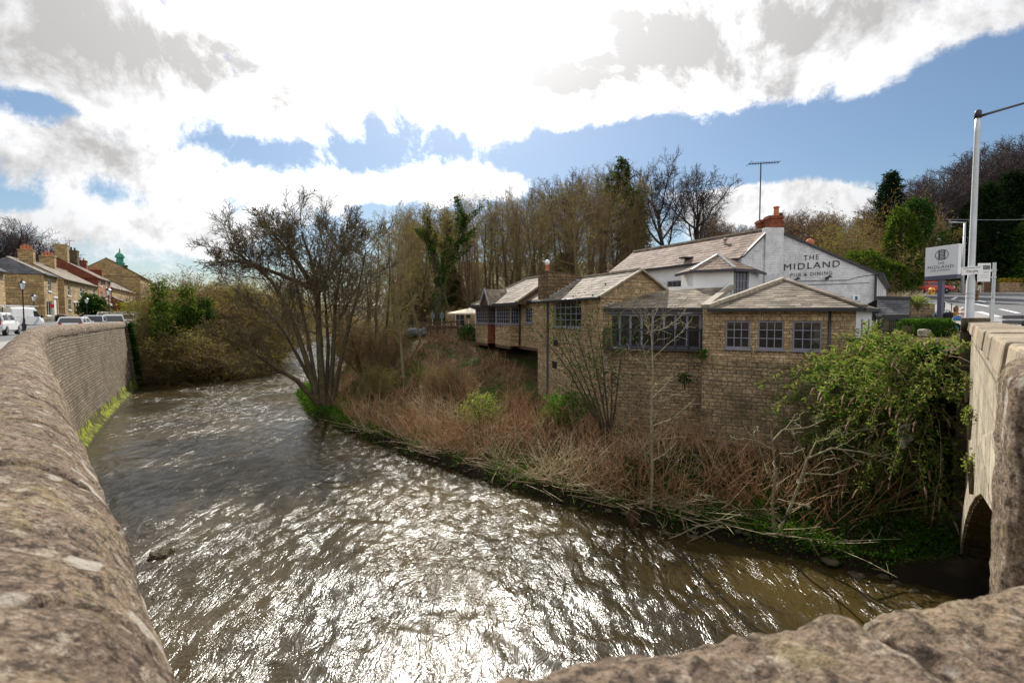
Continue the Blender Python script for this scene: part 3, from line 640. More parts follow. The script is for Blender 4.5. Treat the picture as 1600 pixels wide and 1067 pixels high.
def slates(mb, A, B, Ct, Dt, row=0.27, wid=(0.22, 0.42), seed=1, th=0.013):
    """real overlapping slates on the roof face A-B (eave) to D-C (top)"""
    rg = random.Random(seed); A, B, Ct, Dt = V(A), V(B), V(Ct), V(Dt)
    n = (B - A).cross((Dt + Ct) / 2 - A).normalized()
    if n.z < 0: n = -n
    H = ((Dt + Ct) / 2 - (A + B) / 2).length; rows = max(2, int(H / row))
    for i in range(rows):
        v0, v1 = i / rows, min(1.0, (i + 1.22) / rows)
        l0, r0 = A.lerp(Dt, v0), B.lerp(Ct, v0); l1, r1 = A.lerp(Dt, v1), B.lerp(Ct, v1)
        L = (r0 - l0).length
        if L < 0.06: continue
        f = 0.0; first = True
        while f < 0.9999:
            w = rg.uniform(*wid) * (rg.uniform(0.4, 0.9) if first else 1.0) / L; f2 = f + w
            if 1 - f2 < wid[0] * 0.4 / L: f2 = 1.0
            f2 = min(f2, 1.0); g = 0.004 / L
            b0, b1, t0, t1 = l0.lerp(r0, f + g), l0.lerp(r0, f2 - g), l1.lerp(r1, f + g), l1.lerp(r1, f2 - g)
            up = n * (th + rg.uniform(0, 0.012)); dn = (l0 - l1).normalized() * rg.uniform(-0.008, 0.015); lo = n * 0.004
            mb.raw([b0 + up + dn, b1 + up + dn, t1 + lo, t0 + lo, b0 + n * 0.001 + dn, b1 + n * 0.001 + dn], [(0, 1, 2, 3), (4, 5, 1, 0), (4, 0, 3), (5, 2, 1)])
            f = f2; first = False
def ridge_row(mb, a, b, seg=0.45, w=0.26, h=0.09, lift=0.02):
    a, b = V(a), V(b); L = (b - a).length; n = max(1, int(L / seg)); rg = random.Random(int(L * 1000))
    for i in range(n):
        p, q = a.lerp(b, i / n + 0.012 / L), a.lerp(b, (i + 1) / n - 0.012 / L); dz = V((0, 0, lift + rg.uniform(-0.006, 0.006)))
        mb.bar(p + dz, q + dz, w, h)
def pot(parent, c, r, h, mat='terracotta'):
    mb = MB(); mb.lathe(c, [(r * 0.9, 0), (r, h * .08), (r * .85, h * .16), (r * .75, h * .8), (r * .95, h * .84), (r * .95, h * .95), (r * .6, h), (r * .55, h * .85)], 10); return mb.build('chimney_pot', MT[mat], parent, smooth=False)
def text_mesh(name, s, p0, p1, height, nrm, mat, parent, off=0.004, space=1.0, depth=0.004):
    cu = bpy.data.curves.new(name, 'FONT'); cu.body = s; cu.space_character = space; cu.offset = 0.0
    o = bpy.data.objects.new(name, cu); COL.objects.link(o); bpy.context.view_layer.update()
    me = bpy.data.meshes.new_from_object(o.evaluated_get(bpy.context.evaluated_depsgraph_get())); bpy.data.objects.remove(o)
    co = np.empty(len(me.vertices) * 3); me.vertices.foreach_get('co', co); co = co.reshape(-1, 3)
    x0, x1, y0, y1 = co[:, 0].min(), co[:, 0].max(), co[:, 1].min(), co[:, 1].max()
    p0, p1, nrm = V(p0), V(p1), V(nrm).normalized(); ax = p1 - p0
    up = nrm.cross(ax).normalized(); up = up if up.z > 0 else -up
    u = (co[:, 0] - x0) / (x1 - x0); w = (co[:, 1] - y0) / (y1 - y0) * height
    out = np.array(p0)[None] + u[:, None] * np.array(ax)[None] + w[:, None] * np.array(V((0, 0, 1)) if abs(nrm.z) < .1 else up)[None] + np.array(nrm)[None] * off
    me.vertices.foreach_set('co', out.astype(np.float32).ravel()); me.update()
    return link(name, me, MT[mat], parent, False)
def pipe(parent, pts, r=0.045, mat='gutter', name='drainpipe'):
    mb = MB(); mb.tube(pts, r, 8); return mb.build(name, MT[mat], parent, smooth=True)

# ================================================================ the riverside pub
pub = thing('pub', 'rambling riverside pub with white painted gable, stone wings and slate roofs', 'pub', (8, 24, -4))
CO = V((XP(938, 21.5), 21.5, 0))
fd = V((XP(841, 26.75), 26.75, 0)) - CO; fd.normalize()          # along the river front, away from us
qd = V((-fd.y, fd.x, 0)); qd = qd if qd.x > 0 else -qd            # into the building
def LP(px, off=0.0, z=0.0):
    k = (px - 800) / F; o = CO + qd * off
    a = (o.x - k * o.y) / (k * fd.y - fd.x); p = o + fd * a; return V((p.x, p.y, z))
def sdist(a, p): return (V((p.x, p.y, 0)) - V((a.x, a.y, 0))).length
def wing_wall(a, b, z0, z1, wins, mat, name='stone_wall'):
    mb = MB(); wall_open(mb, a, b, z0, z1, wins); return mb.build(name, MT[mat], pub)
EZ = 2.46
# --- wing with the gridded window
a, b = LP(841), LP(938)
w0, w1 = sdist(a, LP(866)), sdist(a, LP(908))
d0, d1 = (sdist(a, LP(864)), sdist(a, LP(872)))
ops = [(w0, w1, 1.12, 2.36), (d0, d1, 0.16, 0.48), (d0 - 0.1, d1 - 0.1, -0.95, -0.6)]
wing_wall(a, b, -4.8, EZ, ops, 'tan')
window(pub, a, b, w0, w1, 1.12, 2.36, 5, 4, label='square grey window of many small panes', rowpos=[.25, .5, .77])
for o in ops[1:]:
    mb = MB(); d = (b - a).normalized(); n = out_normal(a, b); p = a + d * ((o[0] + o[1]) / 2) - n * 0.06 + V((0, 0, (o[2] + o[3]) / 2))
    mb.bar(p - d * (o[1] - o[0]) * .49, p + d * (o[1] - o[0]) * .49, 0.05, (o[3] - o[2]) * .98)
    for k in range(4): q = p + V((0, 0, (k - 1.5) * .08)) + n * 0.04; mb.bar(q - d * .2, q + d * .2, 0.02, 0.04)
    mb.build('vent', MT['black'], pub)
gq = V((0.905, 0.425, 0)).normalized()
g0, g1, gA = CO.copy(), CO + gq * 4.2, CO + gq * 2.06
AZ = 3.58
mb = MB(); mb.poly([g0 + V((0, 0, -4.8)), g1 + V((0, 0, -4.8)), g1 + V((0, 0, 2.3)), gA + V((0, 0, AZ)), g0 + V((0, 0, EZ))]); mb.build('gable_wall', MT['tan'], pub)
out = -qd * 0.16
A, B = LP(838) + out + V((0, 0, EZ - 0.04)), CO + out - fd * 0.12 + V((0, 0, EZ - 0.04)); Ct = gA - fd * 0.12 + V((0, 0, AZ + 0.05)); Dt = Ct + (A - B)
mb = MB(); slates(mb, A, B, Ct, Dt, 0.26, (0.24, 0.45), 3); slates(mb, g1 + V((0, 0, 2.3)), g1 + (A - B) + V((0, 0, 2.3)), Dt, Ct, 0.4, (0.4, 0.6), 4); mb.build('slate_roof', MT['slate'], pub)
mb = MB(); ridge_row(mb, Ct, Dt); mb.bar(B + V((0, 0, .03)), Ct + V((0, 0, 0.02)), 0.16, 0.07); mb.bar(Ct, g1 - fd * 0.1 + V((0, 0, 2.36)), 0.16, 0.07); mb.build('ridge', MT['ridge'], pub)
mb = MB(); mb.tube([A - V((0, 0, .05)) + out * .4, B - V((0, 0, .05)) + out * .4], 0.06, 8); mb.build('gutter', MT['gutter'], pub, smooth=True)
pd = LP(857) - qd * 0.06
pipe(pub, [pd + V((0, 0, 2.35)), pd + V((0, 0, -2.6)), pd - qd * 0.25 + V((0, 0, -2.85)), pd - qd * 0.3 + V((0, 0, -3.3))], 0.05)
# --- chimney slab
mb = MB(); c0, c1 = LP(840.5, -0.02), LP(856, -0.02)
ring = [c0, c1, c1 + qd * 1.95, c0 + qd * 1.95]
tops = [V((p.x, p.y, z)) for p, z in zip(ring, (3.88, 3.85, 3.66, 3.70))]
mb.hexa([V((p.x, p.y, -4.8)) for p in ring], [V((p.x, p.y, 2.42)) for p in ring]); mb.build('buttress', MT['tan'], pub)
mb = MB(); mb.hexa([V((p.x, p.y, 2.42)) for p in ring], tops); ch = mb.build('chimney', MT['chimneystone'], pub)
mb = MB(); mb.hexa([p + V((0, 0, .002)) for p in tops], [p + V((0, 0, .07)) for p in tops]); mb.build('chimney_cap', MT['darkstone'], ch)
cp = (tops[0] + tops[1]) / 2 + qd * 0.25
pot(ch, cp + V((0, 0, .06)), 0.13, 0.32)
mb = MB(); mb.lathe(cp + V((0, 0, .38)), [(0.09, 0), (0.12, .08), (0.13, .16), (0.09, .24), (0.02, .27)], 10); mb.build('cowl', MT['whitepaint'], ch, smooth=True)
mb = MB()
for k in range(8):                                                   # stepped lead flashing where stack meets slates
    p = c1 + qd * (0.1 + k * .22) - fd * 0.015; z = EZ + (AZ - EZ) * (0.1 + k * .22) / 2.06
    mb.bar(p + V((0, 0, z + .08)), p + qd * .2 + V((0, 0, z + .10 + .02)), 0.03, 0.17)
mb.build('flashing', MT['lead'], pub)
# --- plain link with a small window
a, b = LP(812), LP(841)
w0, w1 = sdist(a, LP(820)), sdist(a, LP(831))
wing_wall(a, b, -0.05, 2.5, [(w0, w1, 1.28, 2.12)], 'tan'); window(pub, a, b, w0, w1, 1.28, 2.12, 3, 4)
A, B = LP(806, -.15) + V((0, 0, 2.46)), LP(840, -.15) + V((0, 0, 2.46)); Ct, Dt = LP(840) + qd * 1.95 + V((0, 0, 3.72)), LP(812) + qd * 1.95 + V((0, 0, 3.72))
mb = MB(); slates(mb, A, B, Ct, Dt, .26, (.24, .45), 5); mb.build('slate_roof', MT['slate'], pub)
mb = MB(); mb.tube([A - V((0, 0, .07)), B - V((0, 0, .07))], .06, 8); mb.build('gutter', MT['gutter'], pub, smooth=True)
pdn = LP(812, -.05); pipe(pub, [pdn + V((0, 0, 2.4)), pdn + V((0, 0, 0.0))], 0.05)
# --- the two oriel bays
BO = -0.62
def bay(pl, pr_, lab, red):
    a, b = LP(pl, BO), LP(pr_, BO); L = sdist(a, b); ops = [(0.06, L - .05, 1.2, 2.14)]
    wing_wall(a, b, -0.05, 2.34, ops, 'tan'); window(pub, a, b, .06, L - .05, 1.2, 2.14, 6, 4, label=lab)
    c = b + qd * 0.62; m = 'redbrick' if red else 'tan'
    wing_wall(b, c, -0.05, 2.34, [(.05, .57, 1.2, 2.14)], m); window(pub, b, c, .05, .57, 1.2, 2.14, 3, 4)
bay(774, 797, 'long low grey bay window of small panes', False); bay(743, 762, 'far grey bay window of small panes under the gablet', True)
wing_wall(LP(743, 0), LP(812, 0), -0.05, 2.4, [], 'tan')
p = LP(743, BO); wing_wall(p, p + qd * 4.4, -0.3, 2.4, [], 'tan')
A, B = LP(737, -.82) + V((0, 0, 2.36)), LP(806, -.82) + V((0, 0, 2.36)); Ct = LP(822, 0.0) + qd * 1.9; Ct.z = ZP(428.5, Ct.y); Dt = LP(781, 0) + qd * 1.9; Dt.z = Ct.z
Bk = B + qd * 5.4; Ak = A + qd * 5.4
mb = MB(); slates(mb, A, B, Ct, Dt, .26, (.24, .45), 6); slates(mb, Ak, A, Dt, Dt, .28, (.24, .45), 7); slates(mb, Bk, Ak, Dt, Ct, .4, (.4, .6), 8); mb.build('slate_roof', MT['slate'], pub)
mb = MB(); mb.poly([B + V((0, 0, -.08)), Ct + V((0, 0, -.08)), Bk + V((0, 0, -.08))]); mb.build('gable_wall', MT['wood'], pub)
mb = MB(); ridge_row(mb, Ct, Dt); ridge_row(mb, A, Dt); mb.bar(B + V((0, 0, .04)), Ct + V((0, 0, .04)), .22, .1); mb.build('ridge', MT['ridge'], pub)
mb = MB(); mb.bar(A + V((0, 0, -.09)), B + V((0, 0, -.09)), .16, .16); mb.build('gutter', MT['gutter'], pub)
# gablet
ga = LP(760, -.95); gl, gr = LP(752.5, -.95), LP(767.5, -.95); ga.z = ZP(452, ga.y); gl.z = gr.z = 2.28
ge = ga + qd * 1.3
mb = MB(); slates(mb, gr - qd * .1, gr + qd * 1.3, ge, ga - qd * .1, .24, (.2, .34), 9); slates(mb, gl + qd * 1.3, gl - qd * .1, ga - qd * .1, ge, .24, (.2, .34), 10); gb = mb.build('gablet', MT['slate'], pub)
mb = MB(); mb.poly([gl, gr, ga]); mb.build('gablet_face', MT['wood'], gb)
mb = MB(); mb.bar(gl - qd * .14, ga - qd * .14, .05, .14); mb.bar(ga - qd * .14, gr - qd * .14, .05, .14); mb.build('bargeboard', MT['lead'], gb)
# undercroft
mb = MB(); q = [LP(743, BO), LP(841, 0.05), LP(841, 4), LP(743, 4.2)]; q = [LP(743, BO), LP(762, BO), LP(766, 0), LP(774, 0), LP(774, BO), LP(797, BO), LP(805, 0), LP(841, 0), LP(841, 4), LP(743, 4.2)]
mb.prism([V((p.x, p.y, -0.2)) for p in q], (0, 0, 0.148)); mb.build('floor_slab', MT['wood'], pub)
wing_wall(LP(800, 2.6), LP(848, 2.6), -3.5, -0.2, [], 'rubble', 'undercroft_wall'); wing_wall(LP(745, 2.2), LP(812, 2.3), -3, -0.2, [], 'rubble', 'undercroft_wall')
# --- glazed dining room
Gr, Gl = V((XP(1097, 20.4), 20.4, 0)), V((XP(946, 21.8), 21.8, 0))
mb = MB(); wall_open(mb, Gl, Gr, -5.2, 0.26); mb.build('stone_wall', MT['rubble'], pub)
mb = MB(); dg = (Gr - Gl).normalized(); ng = out_normal(Gl, Gr); Lg = (Gr - Gl).length
mb.bar(Gl + ng * .12 + V((0, 0, .28)), Gr + ng * .12 + V((0, 0, .28)), .5, .07); mb.build('ledge', MT['gutter'], pub)
window(pub, Gl, Gr, .05, Lg - .02, .32, 1.74, 8, 1, depth=.05, fw=.1, bw=.085, sill=False, label='wide row of eight tall panes above the river', name='window')
mb = MB(); mb.bar(Gl + ng * .06 + V((0, 0, 1.83)), Gr + ng * .06 + V((0, 0, 1.83)), .2, .16); mb.build('lintel', MT['frame'], pub)
mb = MB(); mb.bar(Gl + ng * .3 + V((0, 0, 1.08)), Gr + ng * .3 + V((0, 0, 1.08)), .05, .07); mb.bar(Gl + ng * .3 + V((0, 0, .40)), Gr + ng * .3 + V((0, 0, .40)), .04, .05)
for k in range(9): p = Gl + dg * (Lg * k / 8) + ng * .3; mb.bar(p + V((0, 0, .3)), p + V((0, 0, 1.06)), .045, .045)
for k in range(40): p = Gl + dg * (Lg * (k + .5) / 40) + ng * .3; mb.bar(p + V((0, 0, .4)), p + V((0, 0, 1.05)), .014, .014)
mb.build('balcony_railing', MT['black'], pub)
A, B = Gl + ng * .32 + V((0, 0, 1.95)), Gr + ng * .32 + V((0, 0, 1.95)); Ct, Dt = P(1142, 448.5, 22.6), P(1000, 454.5, 23.0)
mb = MB(); slates(mb, A, B, Ct, Dt, .25, (.24, .42), 11); mb.build('slate_roof', MT['slate'], pub)
mb = MB(); mb.bar(A + V((0, 0, -.05)), B + V((0, 0, -.05)), .12, .11); mb.build('gutter', MT['black'], pub)
mb = MB(); mb.bar(B + V((0.08, 0, .06)), Ct + V((.05, 0, .05)), .3, .14); mb.build('verge', MT['ridge'], pub)
mb = MB(); p0 = g0 + gq * .45 + V((0, 0, 1.98)); mb.bar(A + V((0, 0.05, .08)), Dt + V((-.02, 0, .08)), .22, .07); mb.build('flashing', MT['lead'], pub)
mb = MB(); mb.poly([B + V((0, .1, -.5)), P(1150, 500, 22.9), Ct + V((.05, .1, 0.3)), B + V((.05, .1, 0))]); mb.poly([Dt + V((0, .15, -.3)), Ct + V((0, .15, -.3)), Ct + V((0, .15, .12)), Dt + V((0, .15, .12))]); mb.build('white_wall', MT['render'], pub)
pp = Gl + ng * .1 + dg * -.12; pipe(pub, [pp + V((0.1, 0, 1.8)), pp + V((-.12, -.1, 1.6)), pp + V((-.12, -.1, .3)), pp + V((.05, -.15, .15)), pp + V((.05, -.15, -2.4))], .04, 'frame')
# --- stone wing with three windows
A0, B0 = V((XP(1098, 19.6), 19.6, 0)), V((XP(1337, 17.07), 17.07, 0)); dr_ = (B0 - A0).normalized(); nr_ = out_normal(A0, B0); LR = (B0 - A0).length
def RP(px):
    k = (px - 800) / F; s = (A0.x - k * A0.y) / (k * dr_.y - dr_.x); return s
RE = 1.9
ws = [(RP(l), RP(r), 0.44, 1.45) for l, r in ((1133.5, 1172), (1184, 1225), (1238.5, 1284.5))]
mb = MB(); wall_open(mb, A0, B0, -0.06, RE, ws); mb.build('stone_wall', MT['tan'], pub)
mb = MB(); wall_open(mb, A0 + nr_ * .01, B0 + nr_ * .01, -5.2, -0.06); mb.build('stone_wall', MT['rubble'], pub)
for k, w in enumerate(ws): window(pub, A0, B0, *w, 3, 3, rowpos=[.36, .70], label=('grey nine pane window nearest the glazed room', 'middle grey nine pane window', 'grey nine pane window nearest the green bush')[k])
s = RP(1296); p = A0 + dr_ * s + nr_ * .06; pipe(pub, [p + V((0, 0, 1.85)), p + V((0, 0, -1.5))], .045)
mb = MB(); wall_open(mb, A0, Gr, -5.2, RE); mb.build('stone_wall', MT['rubble'], pub)
E1 = V((XP(1366, 20.8), 20.8, 0)); LE = (E1 - B0).length
mb = MB(); wall_open(mb, B0, E1, -1.0, RE - .05, [(1.2, 1.75, 0.7, 1.5), (3.0, 3.6, .7, 1.5)]); mb.build('white_wall', MT['render'], pub)
for q in ((1.2, 1.75), (3.0, 3.6)): window(pub, B0, E1, *q, .7, 1.5, 2, 2)
AP = P(1225, 437.4, 21.0); A, B = A0 + nr_ * .25 - dr_ * -.2 + V((0, 0, RE)), B0 + nr_ * .25 + dr_ * .2 + V((0, 0, RE)); Bk = E1 + V((.3, .1, RE)); Ak = P(1140, 470, 22.4)
mb = MB(); slates(mb, A, B, AP, AP, .235, (.26, .5), 12, .018); slates(mb, B, Bk, AP, AP, .24, (.26, .5), 13, .018); slates(mb, Ak, A, AP, AP, .26, (.26, .5), 14); mb.build('slate_roof', MT['slate'], pub)
mb = MB(); ridge_row(mb, B + V((0, 0, .02)), AP, .36, .3, .07, .045); mb.build('ridge', MT['slate'], pub)
mb = MB(); ridge_row(mb, A + V((0, 0, .05)), AP, .5, .2, .14, .05); mb.build('verge', MT['ridge'], pub)
mb = MB(); mb.bar(A + nr_ * .05 - V((0, 0, .06)), B + nr_ * .05 - V((0, 0, .06)), .11, .11); mb.bar(B - V((0, 0, .06)), Bk - V((0, 0, .06)), .11, .11); mb.build('gutter', MT['black'], pub)
# --- white main house
Gp = V((XP(1200, 25), 25, ZP(359, 25))); rdir = V((-.454, .891, 0)); pdir = V((-.891, -.454, 0))
E2 = Gp + pdir * 1.975; Rr = Gp + rdir * 9.65; EE = Rr + pdir * 1.975; ZE = 4.36
mb = MB(); o = sdist(E2, V((XP(1060, 26.4), 26.4, 0)))
a, b = V((E2.x, E2.y, 0)), V((EE.x, EE.y, 0)); dm = (b - a).normalized()
def MPs(px): k = (px - 800) / F; return (a.x - k * a.y) / (k * dm.y - dm.x)
mw = (MPs(1064), MPs(1041), 2.75, 3.55)
wall_open(mb, a, b, -0.5, ZE, [mw]); mb.build('white_wall', MT['render'], pub); window(pub, a, b, *mw, 3, 2, label='small grey sash window in the white wall beside the turret')
A, B = E2 + pdir * .2 - rdir * .05, EE + pdir * .2 + rdir * .25; A.z = B.z = ZE - .02; Ct, Dt = Rr + rdir * .25, Gp - rdir * .05; Dt.z = Ct.z = Gp.z
mb = MB(); slates(mb, B, A, Dt, Ct, .25, (.22, .36), 15); K2 = Ct - pdir * 5.3; K3 = Dt - pdir * 5.3; K2.z = K3.z = 3.4; slates(mb, K3, K2, Ct, Dt, .5, (.4, .7), 16); mb.build('slate_roof', MT['redslate'], pub)
mb = MB(); ridge_row(mb, Dt, Ct, .45, .28, .1); mb.build('ridge', MT['ridge'], pub)
mb = MB(); mb.bar(A + pdir * .05 - V((0, 0, .07)), B + pdir * .05 - V((0, 0, .07)), .12, .12); mb.build('gutter', MT['gutter'], pub)
mb = MB(); rl = A.lerp(Dt, .18).lerp(B.lerp(Ct, .18), .36); mb.box(rl + V((0, 0, .1)), (.7, .5, .08), .4); mb.build('roof_light', MT['black'], pub)
mb = MB(); rl = A.lerp(Dt, .62).lerp(B.lerp(Ct, .62), .2); mb.lathe(rl, [(.06, 0), (.06, .22), (.11, .24), (.11, .3), (.03, .36)], 8); mb.build('roof_vent', MT['ridge'], pub)
K = V((XP(1367.5, 25), 25, ZP(430, 25)))
mb = MB(); mb.poly([V((E2.x, E2.y, 0)), V((Gp.x, Gp.y, 0)), Gp, V((E2.x, E2.y, ZE))]); mb.poly([V((Gp.x, 25, 0)), V((K.x, 25, 0)), K, Gp]); gw = mb.build('gable_wall', MT['white'], pub)
mb = MB(); up = V((0, -.04, .04)); mb.bar(Gp + up, K + up, .14, .09); mb.bar(E2 + V((0, 0, ZE - E2.z)) + up, Gp + up, .14, .09); mb.build('gable_verge', MT['gutter'], gw)
n0 = V((0, -1, 0))
def on_g(px, py): return P(px, py, 24.99)
text_mesh('lettering', 'THE', on_g(1255.5, 407.0), on_g(1279.5, 405.2), 0.24, n0, 'black', gw, .012, 1.25)
text_mesh('lettering', 'MIDLAND', on_g(1224.8, 422.6), on_g(1312, 416.6), 0.30, n0, 'black', gw, .012, 1.2)
text_mesh('lettering', 'PUB & DINING', on_g(1234.8, 432.8), on_g(1300.3, 428.8), 0.165, n0, 'black', gw, .012, 1.25)
mb = MB(); mb.tube([on_g(1222, 440), on_g(1262, 439), on_g(1290, 438.5), on_g(1325, 437.8), on_g(1340, 433), on_g(1366, 429.5)], .014, 5); mb.tube([on_g(1262, 445), on_g(1300, 444.2), on_g(1358, 442)], .012, 5); mb.build('cable', MT['gutter'], gw)
for px, py in ((1242, 438), (1291, 435)):
    mb = MB(); p = on_g(px, py); mb.box(p + V((0, -.06, 0)), (.1, .12, .12)); mb.tube([p + V((0, -.06, .05)), p + V((0, -.25, .12))], .02, 6); mb.lathe(p + V((0, -.27, .02)), [(.11, 0), (.1, .04), (.03, .12)], 8); mb.build('wall_lamp', MT['gutter'], gw)
mb = MB(); p = on_g(1336, 466); mb.box(p + V((0, -.05, 0)), (.34, .09, .27)); al = mb.build('alarm_box', MT['whitepaint'], gw, bevel=.02)
mb = MB(); mb.cur = 0; mb.box(p + V((0, -.097, 0)), (.13, .006, .19)); mb.build('alarm_badge', MT['bluecloth'], al)
mb = MB(); mb.box((XP(1204, 24.9), 24.9, (ZP(357.5, 24.8) + 1.4) / 2), (XP(1218.5, 24.8) - XP(1190.5, 24.8), .4, ZP(357.5, 24.8) - 1.4)); bt = mb.build('chimney_breast', MT['white'], pub, bevel=.015)
def stack(px0, px1, pt_, pb_, Y, D, pots):
    mb = MB(); x0, x1, z1, z0 = XP(px0, Y), XP(px1, Y), ZP(pt_, Y), ZP(pb_, Y)
    mb.box(((x0 + x1) / 2, Y + D / 2, (z0 + z1) / 2 - .3), (x1 - x0, D, z1 - z0 + .6)); mb.box(((x0 + x1) / 2, Y + D / 2, z1 - .1), (x1 - x0 + .08, D + .08, .1)); o = mb.build('chimney', MT['redbrick'], pub)
    for px, ptop, r, m in pots: pot(o, (XP(px, Y + D / 2), Y + D / 2, z1 - .02), r, ZP(ptop, Y) - z1 + .02, m)
stack(1198, 1219.5, 338.5, 360, 24.85, .5, [(1208.5, 323, .15, 'terracotta'), (1216, 333, .11, 'black')])
stack(1184, 1197, 345, 366, 25.6, .5, [])
mb = MB(); p = P(1265.5, 380, 25.3); mb.lathe(p - V((0, 0, .2)), [(.1, 0), (.16, .1), (.2, .25), (.14, .38), (.04, .42)], 10); mb.build('chimney_pot', MT['terracotta'], pub, smooth=True)
Kb = V((XP(1383, 37.5), 37.5, 0)); K0 = V((K.x, 25.0, 0))
mb = MB(); ops = [(2 + 3 * i, 3.1 + 3 * i, z, z + 1.0) for i in range(3) for z in (.9, 2.4)]; wall_open(mb, K0, Kb, -.5, K.z, ops); mb.build('white_wall', MT['render'], pub)
for o in ops: window(pub, K0, Kb, *o, 2, 2, mat='black')
mb = MB(); mb.bar(K0 + V((.1, -.05, K.z + .02)), Kb + V((.1, 0, K.z + .02)), .3, .16); mb.build('gutter', MT['gutter'], pub)
k2 = K3.copy(); mb = MB(); slates(mb, K0 + V((.2, 0, K.z + .1)), Kb + V((.2, 0, K.z + .1)), Rr - pdir * .3, Gp, .4, (.3, .5), 19); mb.build('slate_roof', MT['redslate'], pub)
p = V((XP(1366, 24.9), 24.9, 0)); pipe(pub, [p + V((0, 0, K.z)), p + V((0, 0, -.3))], .055, 'black')
# --- white turret with the grey window
tp = [V((XP(px, Y), Y, 0)) for px, Y in ((1063, 25.2), (1082, 23.4), (1143, 22.5), (1170.5, 22.9), (1184, 24.5))]; TZ = 3.68
for i in range(4):
    mb = MB(); L = (tp[i + 1] - tp[i]).length; ops = [(.06, L - .06, 2.35, 3.66)] if i == 2 else []
    wall_open(mb, tp[i], tp[i + 1], 0.5, TZ, ops); mb.build('white_wall', MT['render'], pub)
    if ops: window(pub, tp[i], tp[i + 1], *ops[0], 4, 3, fw=.09, label='tall grey turret window', rowpos=[.34, .67])
tc = V((XP(1120, 23.9), 23.9, ZP(398.5, 23.9))); ctr = (tp[0] + tp[4]) / 2 + V((0, .5, 0)); ev = []
for p in tp: d = (p - ctr).normalized(); q = p + d * .28; q.z = TZ; ev.append(q)
mb = MB()
for i in range(4): slates(mb, ev[i], ev[i + 1], tc, tc, .24, (.2, .34), 20 + i)
mb.build('slate_roof', MT['redslate'], pub)
mb = MB()
for i in range(4): mb.bar(ev[i] - V((0, 0, .06)), ev[i + 1] - V((0, 0, .06)), .1, .1)
mb.build('gutter', MT['gutter'], pub)
mb = MB()
for i in (1, 2): ridge_row(mb, ev[i], tc, .4, .16, .06, .03)
mb.build('ridge', MT['lead'], pub)
# --- aerial on the pub chimney
def aerial(name, label, base, h, boom, n, rz, r=.022, group=None):
    t_ = thing(name, label, 'aerial', base, rz, group)
    mb = MB(); mb.tube([V((0, 0, 0)), V((0, 0, h))], r, 6); mb.build('pole', MT['gutter'], t_, local=True)
    mb = MB(); mb.tube([V((-boom * .4, 0, h)), V((boom * .6, 0, h + boom * .03))], r * .7, 5)
    for k in range(n): x = -boom * .38 + boom * .95 * k / (n - 1); l = .26 if k else .45; mb.tube([V((x, -l, h + .03)), V((x, l, h + .03))], r * .45, 4)
    mb.build('antenna_array', MT['gutter'], t_, local=True); return t_
aerial('tv_aerial', 'tall thin television aerial rising above the pub red brick chimney', (XP(1183, 25.7), 25.7, ZP(366, 25.7)), ZP(260, 25.7) - ZP(366, 25.7), 1.45, 12, R(-8), .03)
